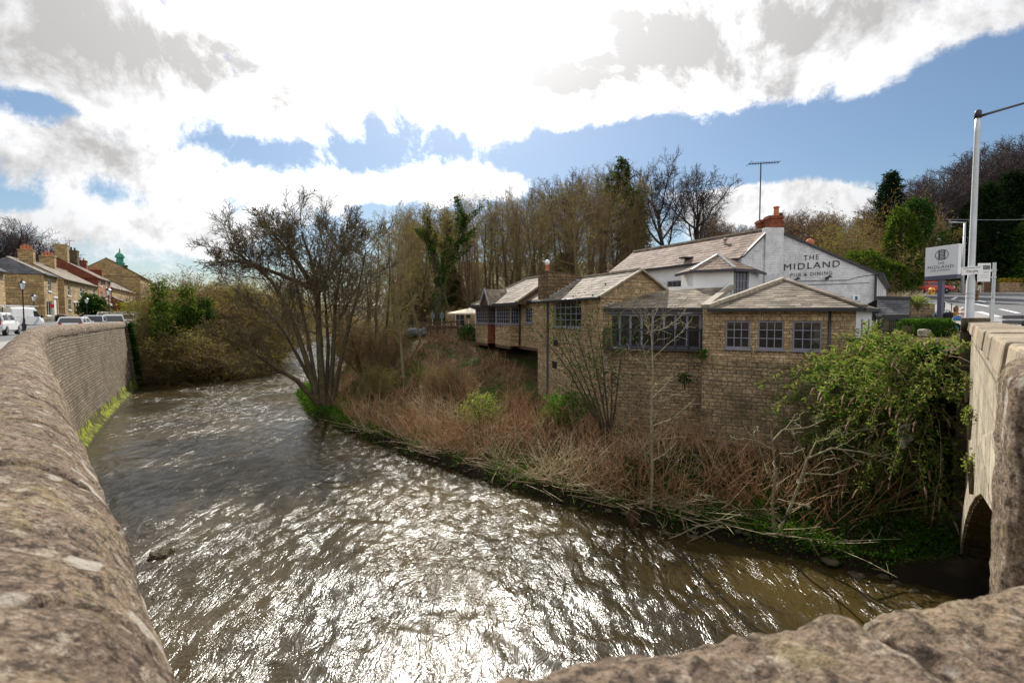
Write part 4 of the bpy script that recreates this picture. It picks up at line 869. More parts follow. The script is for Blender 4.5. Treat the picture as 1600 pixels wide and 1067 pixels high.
# ================================================================ the street on the left bank
so, sd_, sn = V((-59.15, 65, 0)), V((-.482, .876, 0)), V((.876, .482, 0))       # front line of the houses
def S(a, b=0.0, z=0.0): p = so + sd_ * a - sn * b; return V((p.x, p.y, z))
def SA(px): k = (px - 800) / F; return (so.x - k * so.y) / (k * sd_.y - sd_.x)
def SZ(px, py): a = SA(px); return ZP(py, S(a).y)
def house(name, label, a0, a1, depth, base, eave, rise, wall, roof, wins=(), doors=(), stacks=(), hip=False, group=None, off=0.0, frame='whitepaint', gable_mat=None):
    h = thing(name, label, 'house', S((a0 + a1) / 2, off + depth / 2, base), 0, group)
    ops = [w[:4] for w in wins] + [d[:4] for d in doors]
    p, q = S(a0, off), S(a1, off)
    mb = MB(); L = a1 - a0
    d = (q - p).normalized(); ss = sorted({0.0, L, *[o[0] for o in ops], *[o[1] for o in ops]}); zs = sorted({base - 1.5, eave, *[o[2] for o in ops], *[o[3] for o in ops]})
    pt = lambda s, z, k=0.0: p + d * s - sn * k + V((0, 0, z))
    for i in range(len(ss) - 1):
        for j in range(len(zs) - 1):
            cs, cz = (ss[i] + ss[i + 1]) / 2, (zs[j] + zs[j + 1]) / 2
            if any(o[0] < cs < o[1] and o[2] < cz < o[3] for o in ops): continue
            mb.poly([pt(ss[i], zs[j]), pt(ss[i + 1], zs[j]), pt(ss[i + 1], zs[j + 1]), pt(ss[i], zs[j + 1])])
    for s0, s1, y0, y1 in ops:
        for u, v in (((s0, y0), (s1, y0)), ((s1, y0), (s1, y1)), ((s1, y1), (s0, y1)), ((s0, y1), (s0, y0))): mb.poly([pt(*u), pt(*v), pt(*v, .15), pt(*u, .15)])
    mb.build('front_wall', MT[wall], h)
    mid = depth / 2
    for a, nm in ((a0, 'side_wall'), (a1, 'side_wall')):
        mb = MB(); pts = [S(a, off, base - 1.5), S(a, off + depth, base - 1.5), S(a, off + depth, eave)] + ([] if hip and a == a0 else [S(a, off + mid, eave + rise)]) + [S(a, off, eave)]
        mb.poly(pts); mb.build(nm, MT[gable_mat or wall], h)
    o = 0.25; r0 = a0 + (mid * .65 if hip else -.12)
    A, B = S(a0 - .15, off - o, eave - .06), S(a1 + .12, off - o, eave - .06); Ct, Dt = S(a1 + .12, off + mid, eave + rise + .06), S(r0, off + mid, eave + rise + .06)
    Ak, Bk = S(a0 - .15, off + depth + o, eave - .06), S(a1 + .12, off + depth + o, eave - .06)
    mb = MB(); slates(mb, A, B, Ct, Dt, .42, (.4, .7), int(a0 * 7) & 99, .03); mb.poly([Bk, Ak, Dt, Ct])
    if hip: slates(mb, Ak, A, Dt, Dt, .42, (.4, .7), 33, .03)
    mb.poly([A - V((0, 0, .03)), B - V((0, 0, .03)), Bk - V((0, 0, .03)), Ak - V((0, 0, .03))]); rf = mb.build('roof', MT[roof], h)
    mb = MB(); mb.bar(Dt + V((0, 0, .06)), Ct + V((0, 0, .06)), .28, .14)
    if hip: mb.bar(A + V((0, 0, .08)), Dt + V((0, 0, .05)), .22, .1)
    mb.build('ridge', MT['ridge'], rf)
    mb = MB(); mb.bar(A + V((0, 0, -.03)) + sn * .05, B + V((0, 0, -.03)) + sn * .05, .12, .12); mb.build('gutter', MT['black'], h)
    for w in wins:
        s0, s1, y0, y1 = w[:4]; c, r = w[4:6] if len(w) > 5 else (1, 2)
        window_at(h, pt, s0, s1, y0, y1, c, r, frame)
    for s0, s1, y0, y1, m in doors:
        mb = MB(); mb.hexa([pt(s0 + .01, y0, .08), pt(s1 - .01, y0, .08), pt(s1 - .01, y0, .14), pt(s0 + .01, y0, .14)], [pt(s0 + .01, y1 - .01, .08), pt(s1 - .01, y1 - .01, .08), pt(s1 - .01, y1 - .01, .14), pt(s0 + .01, y1 - .01, .14)])
        dd = mb.build('door', MT[m], h)
        mb = MB(); mb.hexa([pt(s0 - .15, y1 + .003, -.04), pt(s1 + .15, y1 + .003, -.04), pt(s1 + .15, y1 + .003, .06), pt(s0 - .15, y1 + .003, .06)], [pt(s0 - .15, y1 + .25, -.04), pt(s1 + .15, y1 + .25, -.04), pt(s1 + .15, y1 + .25, .06), pt(s0 - .15, y1 + .25, .06)]); mb.build('lintel', MT['whitepaint'], dd)
    for a, b, w, dpt, z1, mat, pots in stacks:
        mb = MB(); zb = eave + .2; c = S(a, off + b, 0)
        M3 = Matrix.Rotation(math.atan2(sd_.y, sd_.x), 3, 'Z')
        mb.box(c + V((0, 0, (zb + z1) / 2)), (w, dpt, z1 - zb), M=M3); mb.box(c + V((0, 0, z1 - .12)), (w + .14, dpt + .14, .16), M=M3); ck = mb.build('chimney', MT[mat], h)
        for i in range(pots): q = c - sn * ((i + .5) / pots - .5) * dpt * .85; pot(ck, q + V((0, 0, z1 - .02)), .17, .5 + .12 * ((i * 7) % 3), 'terracotta' if mat != 'darkstone' else 'black')
    return h
def window_at(h, pt, s0, s1, y0, y1, c, r, frame):
    mb = MB()
    def pc(sa, sb, za, zb, k0=.08, k1=.15): mb.hexa([pt(sa, za, k0), pt(sb, za, k0), pt(sb, za, k1), pt(sa, za, k1)], [pt(sa, zb, k0), pt(sb, zb, k0), pt(sb, zb, k1), pt(sa, zb, k1)])
    f = .08; pc(s0 + .01, s0 + f, y0, y1); pc(s1 - f, s1 - .01, y0, y1); pc(s0 + f, s1 - f, y0, y0 + f, .082); pc(s0 + f, s1 - f, y1 - f, y1, .082)
    for i in range(1, c): s = s0 + (s1 - s0) * i / c; pc(s - .03, s + .03, y0 + f, y1 - f, .09)
    for i in range(1, r): z = y0 + (y1 - y0) * i / r; pc(s0 + f, s1 - f, z - .035, z + .035, .092)
    w = mb.build('window', MT[frame], h)
    g = MB(); g.poly([pt(s0 + f, y0 + f, .135), pt(s1 - f, y0 + f, .135), pt(s1 - f, y1 - f, .135), pt(s0 + f, y1 - f, .135)]); g.build('pane', MT['glass'], w)
    g = MB(); k0, k1 = -.08, .1
    g.hexa([pt(s0 - .12, y0 - .16, k0), pt(s1 + .12, y0 - .16, k0), pt(s1 + .12, y0 - .16, k1), pt(s0 - .12, y0 - .16, k1)], [pt(s0 - .12, y0 - .003, k0), pt(s1 + .12, y0 - .003, k0), pt(s1 + .12, y0 - .003, k1), pt(s0 - .12, y0 - .003, k1)]); g.build('sill', MT['whitepaint'], w)
def wz(a0, px0, px1, py0, py1): s0, s1 = SA(px0) - a0, SA(px1) - a0; Y = S((SA(px0) + SA(px1)) / 2).y; return (s0, s1, ZP(py1, Y), ZP(py0, Y))
# nearest house at the frame edge, then along the street
house('stone_house', 'nearest stone house at the street, only its sunlit corner in view', SA(11) - 9, SA(11), 7, .7, 6.3, 2.3, 'house', 'blueslate', [(6.2, 7.2, 4.2, 5.6), (6.2, 7.3, 1.6, 3.2)], [(3.5, 4.5, .7, 2.9, 'wood')], hip=False)
a0, a1 = SA(71.5), SA(93)
house('stone_house', 'stone corner house with hipped grey slate roof and a white shop window', a0, a1, 8, .9, 7.0, 2.1, 'house', 'blueslate',
      [wz(a0, 78, 82.5, 436.5, 455) + (1, 2), wz(a0, 74.5, 83, 471, 493) + (2, 1)], [wz(a0, 86.5, 91.5, 466, 495) + ('whitepaint',)], [(a0 + 4.0, 6.0, 0.9, 1.3, 10.1, 'house', 3)], hip=True)
a0, a1 = SA(103), SA(155); tw = []
for l, r, t_, b_ in ((108, 112.5, 446, 462), (127, 131, 449, 463), (135.5, 139, 449, 463), (146.5, 150, 451, 464), (108.5, 112.5, 468, 484), (127.5, 131, 471, 484)): tw.append(wz(a0, l, r, t_, b_) + (1, 2))
house('stone_terrace', 'terrace of pale stone cottages with mossy brown roof and steps to the doors', a0, a1, 8, 1.0, 6.95, 2.4, 'house', 'slate', tw, [wz(a0, 116.5, 119.5, 473, 491) + ('wood',), wz(a0, 121, 124, 473, 491) + ('wood',)],
      [(a0 + .6, 4, 1.0, 1.6, 10.9, 'house', 4), (a0 + 10, 4, 1.0, 1.8, 11.0, 'house', 4)])
a0, a1 = SA(156), SA(175.5)
hb = house('brick_house', 'tall orange brick house with dark gable, beside the stone terrace', a0, a1, 11, 1.0, 8.5, 3.3, 'brick', 'redslate',
      [wz(a0, 158.5, 162, 439, 447) + (1, 2), wz(a0, 158.5, 162, 456, 466) + (1, 2), wz(a0, 168, 173, 441, 450) + (2, 2), wz(a0, 167, 170, 456, 467) + (1, 2), wz(a0, 170.5, 174, 457, 468) + (1, 2), wz(a0, 164, 169.5, 477, 492) + (2, 1), wz(a0, 172, 175, 478, 492) + (1, 1)], [],
      [(a0 + .9, 5.0, 1.3, 1.7, 14.2, 'house', 0), (a0 + 7, 5.5, 1.4, 3.0, 13.9, 'darkstone', 5)], gable_mat='redbrick')
mb = MB(); p0, p1 = S(a0 + 2.6, -.12, 3.9), S(a1, -.12, 3.9); mb.bar(p0, p1, .3, .5); mb.build('shop_fascia', MT['whitepaint'], hb)
a0, a1 = SA(176.5), SA(216)
house('stone_house', 'long stone house with pale sunlit slate roof beyond the brick house', a0, a1, 10, .8, 7.4, 3.0, 'house', 'slate', [wz(a0, l, l + 2.6, 466, 474) + (1, 2) for l in (190, 197, 203, 209, 213)], [],
      [(a0 + 1.2, 5, 1.2, 2.2, 12.6, 'redbrick', 3), (a0 + 14, 5, 1.3, 2.6, 11.8, 'redbrick', 4)], gable_mat='redbrick')
a0, a1 = SA(176), SA(203)
sh = house('shop', 'low brick shop with white sloping awning and dark fascia', a0, a1, 6, .5, 4.0, 1.4, 'redbrick', 'slate', [wz(a0, 180, 186, 482, 490) + (2, 1), wz(a0, 190, 197, 483, 490) + (2, 1)], [], [], off=-3.2)
mb = MB(); q = [S(a0 + .5, -3.3, 3.3), S(a1 - 4, -3.3, 3.3), S(a1 - 4, -5.4, 2.6), S(a0 + .5, -5.4, 2.6)]; mb.prism(q, (0, 0, .06)); mb.build('awning', MT['whitepaint'], sh)
# school hall with cupola, far end of the street
o_so = so; so = V((XP(222, 130), 130, 0))
hall = house('stone_hall', 'large plain gabled stone hall with a green cupola behind the street', 0, 22, 13.6, .5, 11.8, 4.2, 'house', 'slate', [(1.5 + 3 * i, 2.9 + 3 * i, 5, 9, 2, 3) for i in range(6)], [], [(2, 3.2, .8, .8, 14.6, 'darkstone', 0)])
mb = MB(); c = S(4, 4.6, 14.3); mb.lathe(c, [(1.0, 0), (1.0, .9), (1.15, 1.0), (.8, 1.1), (.75, 2.2), (1.1, 2.3), (1.0, 2.8), (.6, 3.4), (.2, 3.7), (.08, 4.6), (.02, 4.7)], 8); mb.build('cupola', MT['verdigris'], hall)
hl = house('stone_house', 'square stone house end showing past the far hall', 24, 34, 12, .5, 11.5, 1.0, 'house', 'slate', [(1 + 3 * i, 2.3 + 3 * i, 6, 8.5) for i in range(3)])
so = o_so
for i, (px, py0, py1, Y, lab) in enumerate(((78, 408, 385, 82, 'short aerial on the terrace chimney nearest the hipped roof'), (114, 402, 378, 88, 'tall aerial on the brick house chimney'), (104, 402, 391, 90, 'small stick aerial beside the tall aerial'), (131, 408, 399, 95, 'low aerial above the row of dark chimney pots'))):
    aerial('tv_aerial', lab, (XP(px, Y), Y, ZP(py0, Y) - 1.2), ZP(py1, Y) - ZP(py0, Y) + 1.2, 1.3, 6, 0.3 * i, .035)
# ---------------------------------------------------------------- street lamps, vehicles
def heritage_lamp(label, px, Y, base, ptop):
    H = ZP(ptop, Y) - base; t_ = thing('street_lamp', label, 'lamp', (XP(px, Y), Y, base), 0.4, 'black heritage lamps along the river wall')
    mb = MB(); mb.lathe((0, 0, 0), [(.2, 0), (.2, .12), (.15, .2), (.14, .55), (.17, .6), (.1, .7), (.075, .95), (.085, 1.0), (.05, 1.1), (.042, H - 1.15), (.06, H - 1.1), (.04, H - 1.05), (.05, H - .85), (.1, H - .8)], 12); mb.tube([(-.3, 0, H - 1.2), (.3, 0, H - 1.2)], .02, 6); mb.build('post', MT['black'], t_, local=True)
    mb = MB(); mb.lathe((0, 0, H - .8), [(.12, 0), (.23, .48)], 6); mb.build('lantern_glass', MT['lamplens'], t_, local=True)
    mb = MB(); mb.lathe((0, 0, H - .32), [(.28, 0), (.27, .04), (.12, .18), (.1, .24), (.05, .26), (.02, .36)], 6)
    for k in range(6): a = 2 * PI * k / 6; mb.bar((.125 * math.cos(a), .125 * math.sin(a), H - .8), (.235 * math.cos(a), .235 * math.sin(a), H - .32), .02, .02)
    mb.build('lantern_frame', MT['black'], t_, local=True); return t_
heritage_lamp('large black heritage street lamp in front of the white van', 38, 42, .42, 437); heritage_lamp('second black heritage lamp behind the van roof', 54.6, 56, .5, 459)
heritage_lamp('thin black heritage lamp in front of the orange brick house', 171.5, 50, .1, 449); heritage_lamp('small far black lamp in front of the terrace shrub', 137, 66, .4, 464)
def loft(mb, secs):                                                   # rings with equal counts joined along the body
    n = len(secs[0]); i0 = len(mb.v)
    for s in secs: mb.v += [tuple(p) for p in s]
    for k in range(len(secs) - 1):
        for j in range(n):
            a = i0 + k * n; mb.f.append((a + j, a + (j + 1) % n, a + n + (j + 1) % n, a + n + j)); mb.m.append(mb.cur)
    mb.f.append(tuple(i0 + j for j in range(n - 1, -1, -1))); mb.m.append(mb.cur); mb.f.append(tuple(i0 + (len(secs) - 1) * n + j for j in range(n))); mb.m.append(mb.cur)
def wheels(t_, xs, w, r):
    for x in xs:
        for sy in (-1, 1):
            M = Matrix.Rotation(PI / 2, 4, 'X')
            def wm(prof, n):
                m = MB(); m.lathe((0, 0, 0), prof, n); m.v = [tuple(M @ V(p) + V((x, sy * w, r))) for p in m.v]; return m
            tr = wm([(r * .62, -.1), (r * .95, -.1), (r, -.06), (r, .06), (r * .95, .1), (r * .62, .1)], 20).build('wheel', MT['tyre'], t_, True, True)
            wm([(r * .15, -.105), (r * .6, -.085), (r * .64, -.06), (r * .64, .06), (r * .6, .085), (r * .15, .105)], 20).build('rim', MT['rim'], tr, True)
def car(name, label, cat, paint, loc, rz, L=4.1, W=1.72, H=1.45, kind='hatch', group=None):
    t_ = thing(name, label, cat, loc, rz, group)
    h = L / 2; w = W / 2
    st = {'hatch': [(-h, .62, .62), (-h + .12, .95, .98), (-.3, .95, 1.0), (h - 1.35, .95, 1.0), (h - .9, .88, .98), (h - .2, .72, .93), (h, .5, .8)]}
    prof = [(-h, .45, .70, .86), (-h + .08, .30, .92, .95), (-h * .5, .25, .95, 1.0), (0, .22, .95, 1.0), (h - 1.3, .22, .95, 1.0), (h - .8, .25, .90, .99), (h - .25, .28, .76, .93), (h - .03, .38, .62, .82)]
    def ring(x, z0, z1, k): ww = w * k; return [(x, -ww * .9, z0), (x, -ww, z0 + .12), (x, -ww, z1 - .2), (x, -ww * .93, z1), (x, ww * .93, z1), (x, ww, z1 - .2), (x, ww, z0 + .12), (x, ww * .9, z0)]
    mb = MB(); loft(mb, [ring(*p) for p in prof]); mb.build('body', MT[paint], t_, True, False, .05)
    rx0, rx1 = -h + (.35 if kind == 'hatch' else .75), h - 1.75
    base0, base1 = (-h + .12, h - 1.05) if kind == 'hatch' else (-h + .4, h - 1.05)
    def cab(k): ww = w * k; return [[(base0, -ww, .92), (base0, ww, .92), (base1, ww, .92), (base1, -ww, .92)], [(rx0, -ww * .8, H - .04), (rx0, ww * .8, H - .04), (rx1, ww * .8, H - .04), (rx1, -ww * .8, H - .04)]]
    mb = MB(); b, t2 = cab(.92); mb.hexa(b, t2); mb.build('window', MT['carglass'], t_, True, False, .06)
    mb = MB(); ww = w * .92 * .8; mb.hexa([(rx0 - .05, -ww - .05, H - .17), (rx0 - .05, ww + .05, H - .17), (rx1 + .12, ww + .05, H - .17), (rx1 + .12, -ww - .05, H - .17)], [(rx0, -ww, H), (rx0, ww, H), (rx1, ww, H), (rx1, -ww, H)])
    for sy in (-1, 1):
        for (xa, xb) in ((base0 + .05, rx0 + .02), (base1 - .02, rx1 + .04), ((base0 + base1) / 2 - .1, (rx0 + rx1) / 2)):
            mb.bar((xa, sy * w * .93, .92), (xb, sy * (ww + .012), H - .05), .09, .14)
    mb.build('roof', MT[paint], t_, True, False, .02)
    wheels(t_, (-h + .75, h - .82), w - .1, .31)
    for sy in (-1, 1):
        m = MB(); m.box((h - .14, sy * w * .66, .66), (.16, .36, .16)); m.build('headlight', MT['lamplens'], t_, True, False, .03)
        m = MB(); m.box((-h + .06, sy * w * .74, .80), (.12, .22, .26)); m.build('tail_light', MT['lampred'], t_, True, False, .03)
        m = MB(); m.box((h - 1.2, sy * (w + .06), .98), (.12, .16, .12)); m.build('mirror', MT[paint], t_, True, False, .03)
    m = MB(); m.box((h - .01, 0, .42), (.06, W * .8, .16)); m.build('grille', MT['black'], t_, True)
    m = MB(); m.box((h + .03, 0, .48), (.02, .5, .11)); m.build('number_plate', MT['whitepaint'], t_, True)
    return t_
rs = math.atan2(sd_.y, sd_.x); rs2 = rs + PI
def sz(x, Y): return float(street_z(x, Y)) + .004
def parked(px, Y, label, paint, rz, zoff=0.0, **k): x = XP(px, Y); return car('parked_car', label, 'car', paint, (x, Y, sz(x, Y) + zoff), rz, group='cars parked along the street', **k)
parked(-7, 33, 'white car nearest the camera on the street, cut by the frame edge', 'carwhite', rs - PI * .0 + .05)
parked(13, 56, 'small white car half hidden behind the van and the nearest white car', 'carwhite', rs2, H=1.4) if False else None
parked(120, 43, 'white car lowest behind the middle of the river wall', 'carwhite', rs, H=1.42)
parked(148, 47, 'silver estate car with a steep windscreen behind the river wall', 'carsilver', rs2, H=1.55)
parked(178, 50, 'white car with long dark side windows behind the lamp post', 'carwhite', rs + .15, H=1.6)
parked(198, 56, 'white car parked nearest the end of the river wall', 'carwhite', rs2, H=1.5)
parked(170, 63, 'white hatchback in the far row under the shop windows', 'carwhite', rs, H=1.5)
parked(187, 67, 'silver hatchback in the far row under the shop awning', 'carsilver', rs, H=1.5)
parked(205, 72, 'white car in the far row beyond the shop', 'carwhite', rs2, H=1.5)
parked(222, 76, 'last pale car of the far row beside the yellow shrub', 'carsilver', rs, H=1.5)
# van with ladder
Yv = 54.0; xv = XP(30, Yv)
van = thing('white_van', 'white panel van with roof ladders and a black ladder on its rear door', 'van', (xv, Yv, .48), R(104.5))
h_ = 2.6
def vr(x, z0, z1, w, wt): return [(x, -w, z0), (x, -w, z1 * .55), (x, -wt, z1 - .08), (x, -wt + .1, z1), (x, wt - .1, z1), (x, wt, z1 - .08), (x, w, z1 * .55), (x, w, z0)]
mb = MB(); loft(mb, [vr(-h_, .4, 2.02, .93, .86), (vr(-h_ + .06, .3, 2.06, .96, .88)), vr(0, .28, 2.1, .97, .88), vr(1.15, .28, 2.06, .97, .86), vr(1.45, .28, 1.9, .97, .84), vr(2.0, .3, 1.22, .96, .86), vr(2.5, .32, 1.0, .93, .8), vr(2.66, .4, .82, .85, .72)]); mb.build('body', MT['carwhite'], van, True, False, .03)
for sy in (-1, 1):
    mb = MB(); mb.hexa([(.75, sy * .978, 1.15), (1.75, sy * .975, 1.15), (1.75, sy * .95, 1.15), (.75, sy * .95, 1.15)], [(.75, sy * .915, 1.75), (1.35, sy * .912, 1.75), (1.35, sy * .88, 1.75), (.75, sy * .88, 1.75)]); mb.build('window', MT['carglass'], van, True)
    mb = MB(); mb.box((-h_ + .02, sy * .84, 1.05), (.1, .16, .55)); mb.build('tail_light', MT['lampred'], van, True, False, .02)
    mb = MB(); mb.box((2.5, sy * .7, .78), (.2, .3, .2)); mb.build('headlight', MT['lamplens'], van, True, False, .03)
    mb = MB(); mb.box((1.75, sy * 1.1, 1.15), (.12, .2, .3)); mb.build('mirror', MT['black'], van, True, False, .03)
mb = MB(); mb.hexa([(1.5, -.78, 1.82), (1.5, .78, 1.82), (2.02, .8, 1.24), (2.02, -.8, 1.24)], [(1.53, -.78, 1.85), (1.53, .78, 1.85), (2.05, .8, 1.27), (2.05, -.8, 1.27)]); mb.build('windscreen', MT['carglass'], van, True)
mb = MB()
for y in (-.18, .18): mb.bar((-h_ - .05, y, .7), (-h_ - .05, y, 2.1), .04, .05)
for k in range(7): mb.bar((-h_ - .05, -.18, .8 + k * .19), (-h_ - .05, .18, .8 + k * .19), .03, .03)
mb.build('rear_ladder', MT['black'], van, True)
mb = MB()
for y in (-.6, -.25, .2, .6): mb.bar((-2.5, y, 2.27), (2.2, y, 2.27), .05, .09)
for x in np.arange(-2.4, 2.2, .3): mb.bar((x, -.6, 2.27), (x, -.25, 2.27), .03, .03); mb.bar((x, .2, 2.27), (x, .6, 2.27), .03, .03)
for x in (-2, 0, 1.2): mb.bar((x, -.8, 2.18), (x, .8, 2.18), .05, .05)
mb.build('roof_rack', MT['palecloth'], van, True)
mb = MB(); mb.box((-h_ + .0, 0, .38), (.1, 1.8, .2)); mb.build('bumper', MT['black'], van, True); wheels(van, (-1.6, 1.75), .84, .34)
# small items along the pavement
p = S(SA(83.5), -6.5, 0); st_ = thing('road_sign', 'small red sign on a pale post outside the shop window house', 'sign', (XP(83.3, 62), 62, .6))
mb = MB(); mb.tube([(0, 0, 0), (0, 0, 2.6)], .04, 8); mb.build('post', MT['galv'], st_, local=True); mb = MB(); mb.box((0, -.05, 2.3), (.5, .04, .4)); mb.build('sign_plate', MT['lampred'], st_, local=True)
for i, (px, m, lab) in enumerate(((93.5, 'black', 'black wheeled bin beside the terrace side wall'), (99, 'wood', 'brown wheeled bin next to the black bin by the terrace'))):
    Y = 69; t_ = thing('wheeled_bin', lab, 'bin', (XP(px, Y), Y, .75), .4)
    mb = MB(); mb.hexa([(-.25, -.3, .08), (.25, -.3, .08), (.25, .3, .08), (-.25, .3, .08)], [(-.33, -.38, 1.0), (.33, -.38, 1.0), (.33, .38, 1.0), (-.33, .38, 1.0)]); mb.build('body', MT[m], t_, True, False, .02)
    mb = MB(); mb.hexa([(-.35, -.42, 1.01), (.35, -.42, 1.01), (.35, .4, 1.01), (-.35, .4, 1.01)], [(-.3, -.36, 1.1), (.3, -.36, 1.1), (.3, .38, 1.12), (-.3, .38, 1.12)]); mb.build('lid', MT[m], t_, True)
def garden_wall(label, px0, px1, Y0, Y1, z0, z1):
    a, b = V((XP(px0, Y0), Y0, 0)), V((XP(px1, Y1), Y1, 0)); t_ = thing('garden_wall', label, 'wall', ((a + b) / 2 + V((0, 0, z0))))
    mb = MB(); mb.bar(a + V((0, 0, (z0 + z1) / 2)), b + V((0, 0, (z0 + z1) / 2)), .35, z1 - z0); mb.build('stone_body', MT['river'], t_)
    mb = MB(); mb.bar(a + V((0, 0, z1 + .05)), b + V((0, 0, z1 + .05)), .45, .1); mb.build('coping', MT['ridge'], t_)
garden_wall('low dark stone garden wall in front of the shop window house', 64, 83, 61, 66, .2, 1.35)
garden_wall('dark stone garden wall below the terrace doors', 105, 127, 71, 80, .2, 1.5)
for i, (px, Y) in enumerate(((104, 72), (127, 79), (136, 81))):
    t_ = thing('handrail', ('pale handrail at the first terrace steps', 'pale handrail at the middle terrace steps', 'pale handrail beside the terrace shrub')[i], 'handrail', (XP(px, Y), Y, .7), rs - PI / 2)
    mb = MB(); mb.tube([(-1.6, 0, 1.6), (1.6, 0, .7)], .05, 6)
    for k in range(4): x = -1.6 + 3.2 * k / 3; mb.tube([(x, 0, -.2), (x, 0, 1.6 - .9 * k / 3)], .035, 6)
    mb.build('rail', MT['whitepaint'], t_, local=True)
# ================================================================ right bank: signs, people, road side
def GZ(x, y): return tz(x, y)
# --- pub sign
sl, sr = V((XP(1441.5, 22.6), 22.6, 0)), V((XP(1492.7, 21.2), 21.2, 0)); c = (sl + sr) / 2
ps = thing('pub_sign', 'square white hanging-board pub sign with emblem on a purple grey post', 'sign', (c.x, c.y, .6))
ax = (sr - sl).normalized(); nr = V((ax.y, -ax.x, 0)); Z0, Z1, Zb = ZP(431.0, 21.9), ZP(385.5, 21.9), ZP(436.8, 21.9)
mb = MB(); mb.hexa([sl + V((0, 0, Z0)), sr + V((0, 0, Z0)), sr - nr * .16 + V((0, 0, Z0)), sl - nr * .16 + V((0, 0, Z0))], [sl + V((0, 0, Z1)), sr + V((0, 0, Z1)), sr - nr * .16 + V((0, 0, Z1)), sl - nr * .16 + V((0, 0, Z1))]); pan = mb.build('panel', MT['whitepaint'], ps, bevel=.006)
mb = MB(); o = nr * .012; mb.hexa([sl + o + V((0, 0, Zb)), sr + o + V((0, 0, Zb)), sr - nr * .17 + V((0, 0, Zb)), sl - nr * .17 + V((0, 0, Zb))], [sl + o + V((0, 0, Z0 - .002)), sr + o + V((0, 0, Z0 - .002)), sr - nr * .17 + V((0, 0, Z0 - .002)), sl - nr * .17 + V((0, 0, Z0 - .002))]); mb.build('base_band', MT['signgrey'], ps)
mb = MB(); cc = c - nr * .08 - ax * .02; mb.box(cc + V((0, 0, (Zb - .2) / 2)), (.185, .14, Zb + .2), math.atan2(ax.y, ax.x)); mb.build('post', MT['signgrey'], ps)
W = (sr - sl).length; H = Z1 - Z0
def sp(u, v): return sl + ax * (W * u) + V((0, 0, Z0 + H * v))
def srow(s, u0, u1, v, h): text_mesh('lettering', s, sp(u0, v), sp(u1, v), H * h, nr, 'black', pan, .008, 1.2)
srow('THE', .40, .60, .385, .075); srow('MIDLAND', .10, .88, .245, .10); srow('PUB & DINING', .20, .78, .15, .055)
mb = MB(); N = 40; ec = (.515, .70); ra, rb = .205, .175
for k in range(N):                                                  # ring of the emblem with barred column inside
    a0_, a1_ = 2 * PI * k / N, 2 * PI * (k + 1) / N
    e = lambda a, q: sp(ec[0] + ra * q * math.cos(a), ec[1] + rb * q * math.sin(a)) + nr * .008
    mb.poly([e(a0_, .90), e(a1_, .90), e(a1_, 1.0), e(a0_, 1.0)])
for s_ in (-1, 1): mb.poly([sp(ec[0] + s_ * .075 - .012, ec[1] - rb * .9) + nr * .009, sp(ec[0] + s_ * .075 + .012, ec[1] - rb * .9) + nr * .009, sp(ec[0] + s_ * .075 + .012, ec[1] + rb * .9) + nr * .009, sp(ec[0] + s_ * .075 - .012, ec[1] + rb * .9) + nr * .009])
for k in range(7): v = ec[1] - rb * .86 + rb * 1.72 * k / 6; mb.poly([sp(ec[0] - .115, v - .010) + nr * .0105, sp(ec[0] + .115, v - .010) + nr * .0105, sp(ec[0] + .115, v + .012) + nr * .0105, sp(ec[0] - .115, v + .012) + nr * .0105])
mb.build('emblem', MT['black'], pan)
# --- tall street lamp with finger sign
Yl = 15.2; bz = .95; bx = XP(1513.8, Yl); tp_ = P(1526.5, 180, Yl)
lm = thing('street_lamp', 'tall pale grey steel street lamp column rising behind the bridge pier', 'lamp', (bx, Yl, bz))
mb = MB(); tx = bx + .02
mb.lathe((bx, Yl, bz - .3), [(.17, 0), (.17, .35), (.115, .45), (.105, 2.0), (.085, 2.1), (.07, tp_.z - bz - .2), (.07, tp_.z - bz + .3)], 14); mb.build('column', MT['galv'], lm, smooth=True)
e_ = P(1640, 150, Yl + .3)
mb = MB(); tz_ = tp_.z; mb.tube([(bx, Yl, tz_ - .05), (bx + .3, Yl, tz_ + .04), (e_.x, e_.y, e_.z)], [.05, .035, .03], 8); mb.lathe((bx, Yl, tz_ - .1), [(.085, 0), (.085, .2), (.05, .24)], 10); mb.build('arm', MT['gutter'], lm, smooth=True)
mb = MB(); mb.hexa([(e_.x, e_.y - .12, e_.z - .04), (e_.x + .7, e_.y - .14, e_.z), (e_.x + .7, e_.y + .14, e_.z), (e_.x, e_.y + .12, e_.z - .04)], [(e_.x, e_.y - .08, e_.z + .08), (e_.x + .65, e_.y - .1, e_.z + .12), (e_.x + .65, e_.y + .1, e_.z + .12), (e_.x, e_.y + .08, e_.z + .08)]); mb.build('lantern', MT['galv'], lm)
fs = thing('finger_sign', 'small white direction sign reading Marple fixed to the lamp column', 'sign', (bx, Yl - .14, ZP(424, Yl)))
p0, p1 = P(1502.5, 424.0, Yl - .13), P(1535.5, 421.2, Yl - .17); fz = .23
mb = MB(); mb.bar(p0, p1, .03, fz); mb.build('sign_plate', MT['whitepaint'], fs)
dv = (p1 - p0); nn = V((dv.y, -dv.x, 0)).normalized()
text_mesh('lettering', 'Marple', p0.lerp(p1, .22) + V((0, 0, -.085)), p0.lerp(p1, .76) + V((0, 0, -.085)), .105, nn, 'black', fs, .02)
mb = MB(); q = nn * .0195
for f0, f1 in ((.04, .3), (.33, .5), (.53, .62), (.66, .86)): mb.bar(p0.lerp(p1, f0) + q + V((0, 0, .075)), p0.lerp(p1, f1) + q + V((0, 0, .075)), .002, .014)
mb.build('small_print', MT['black'], fs)
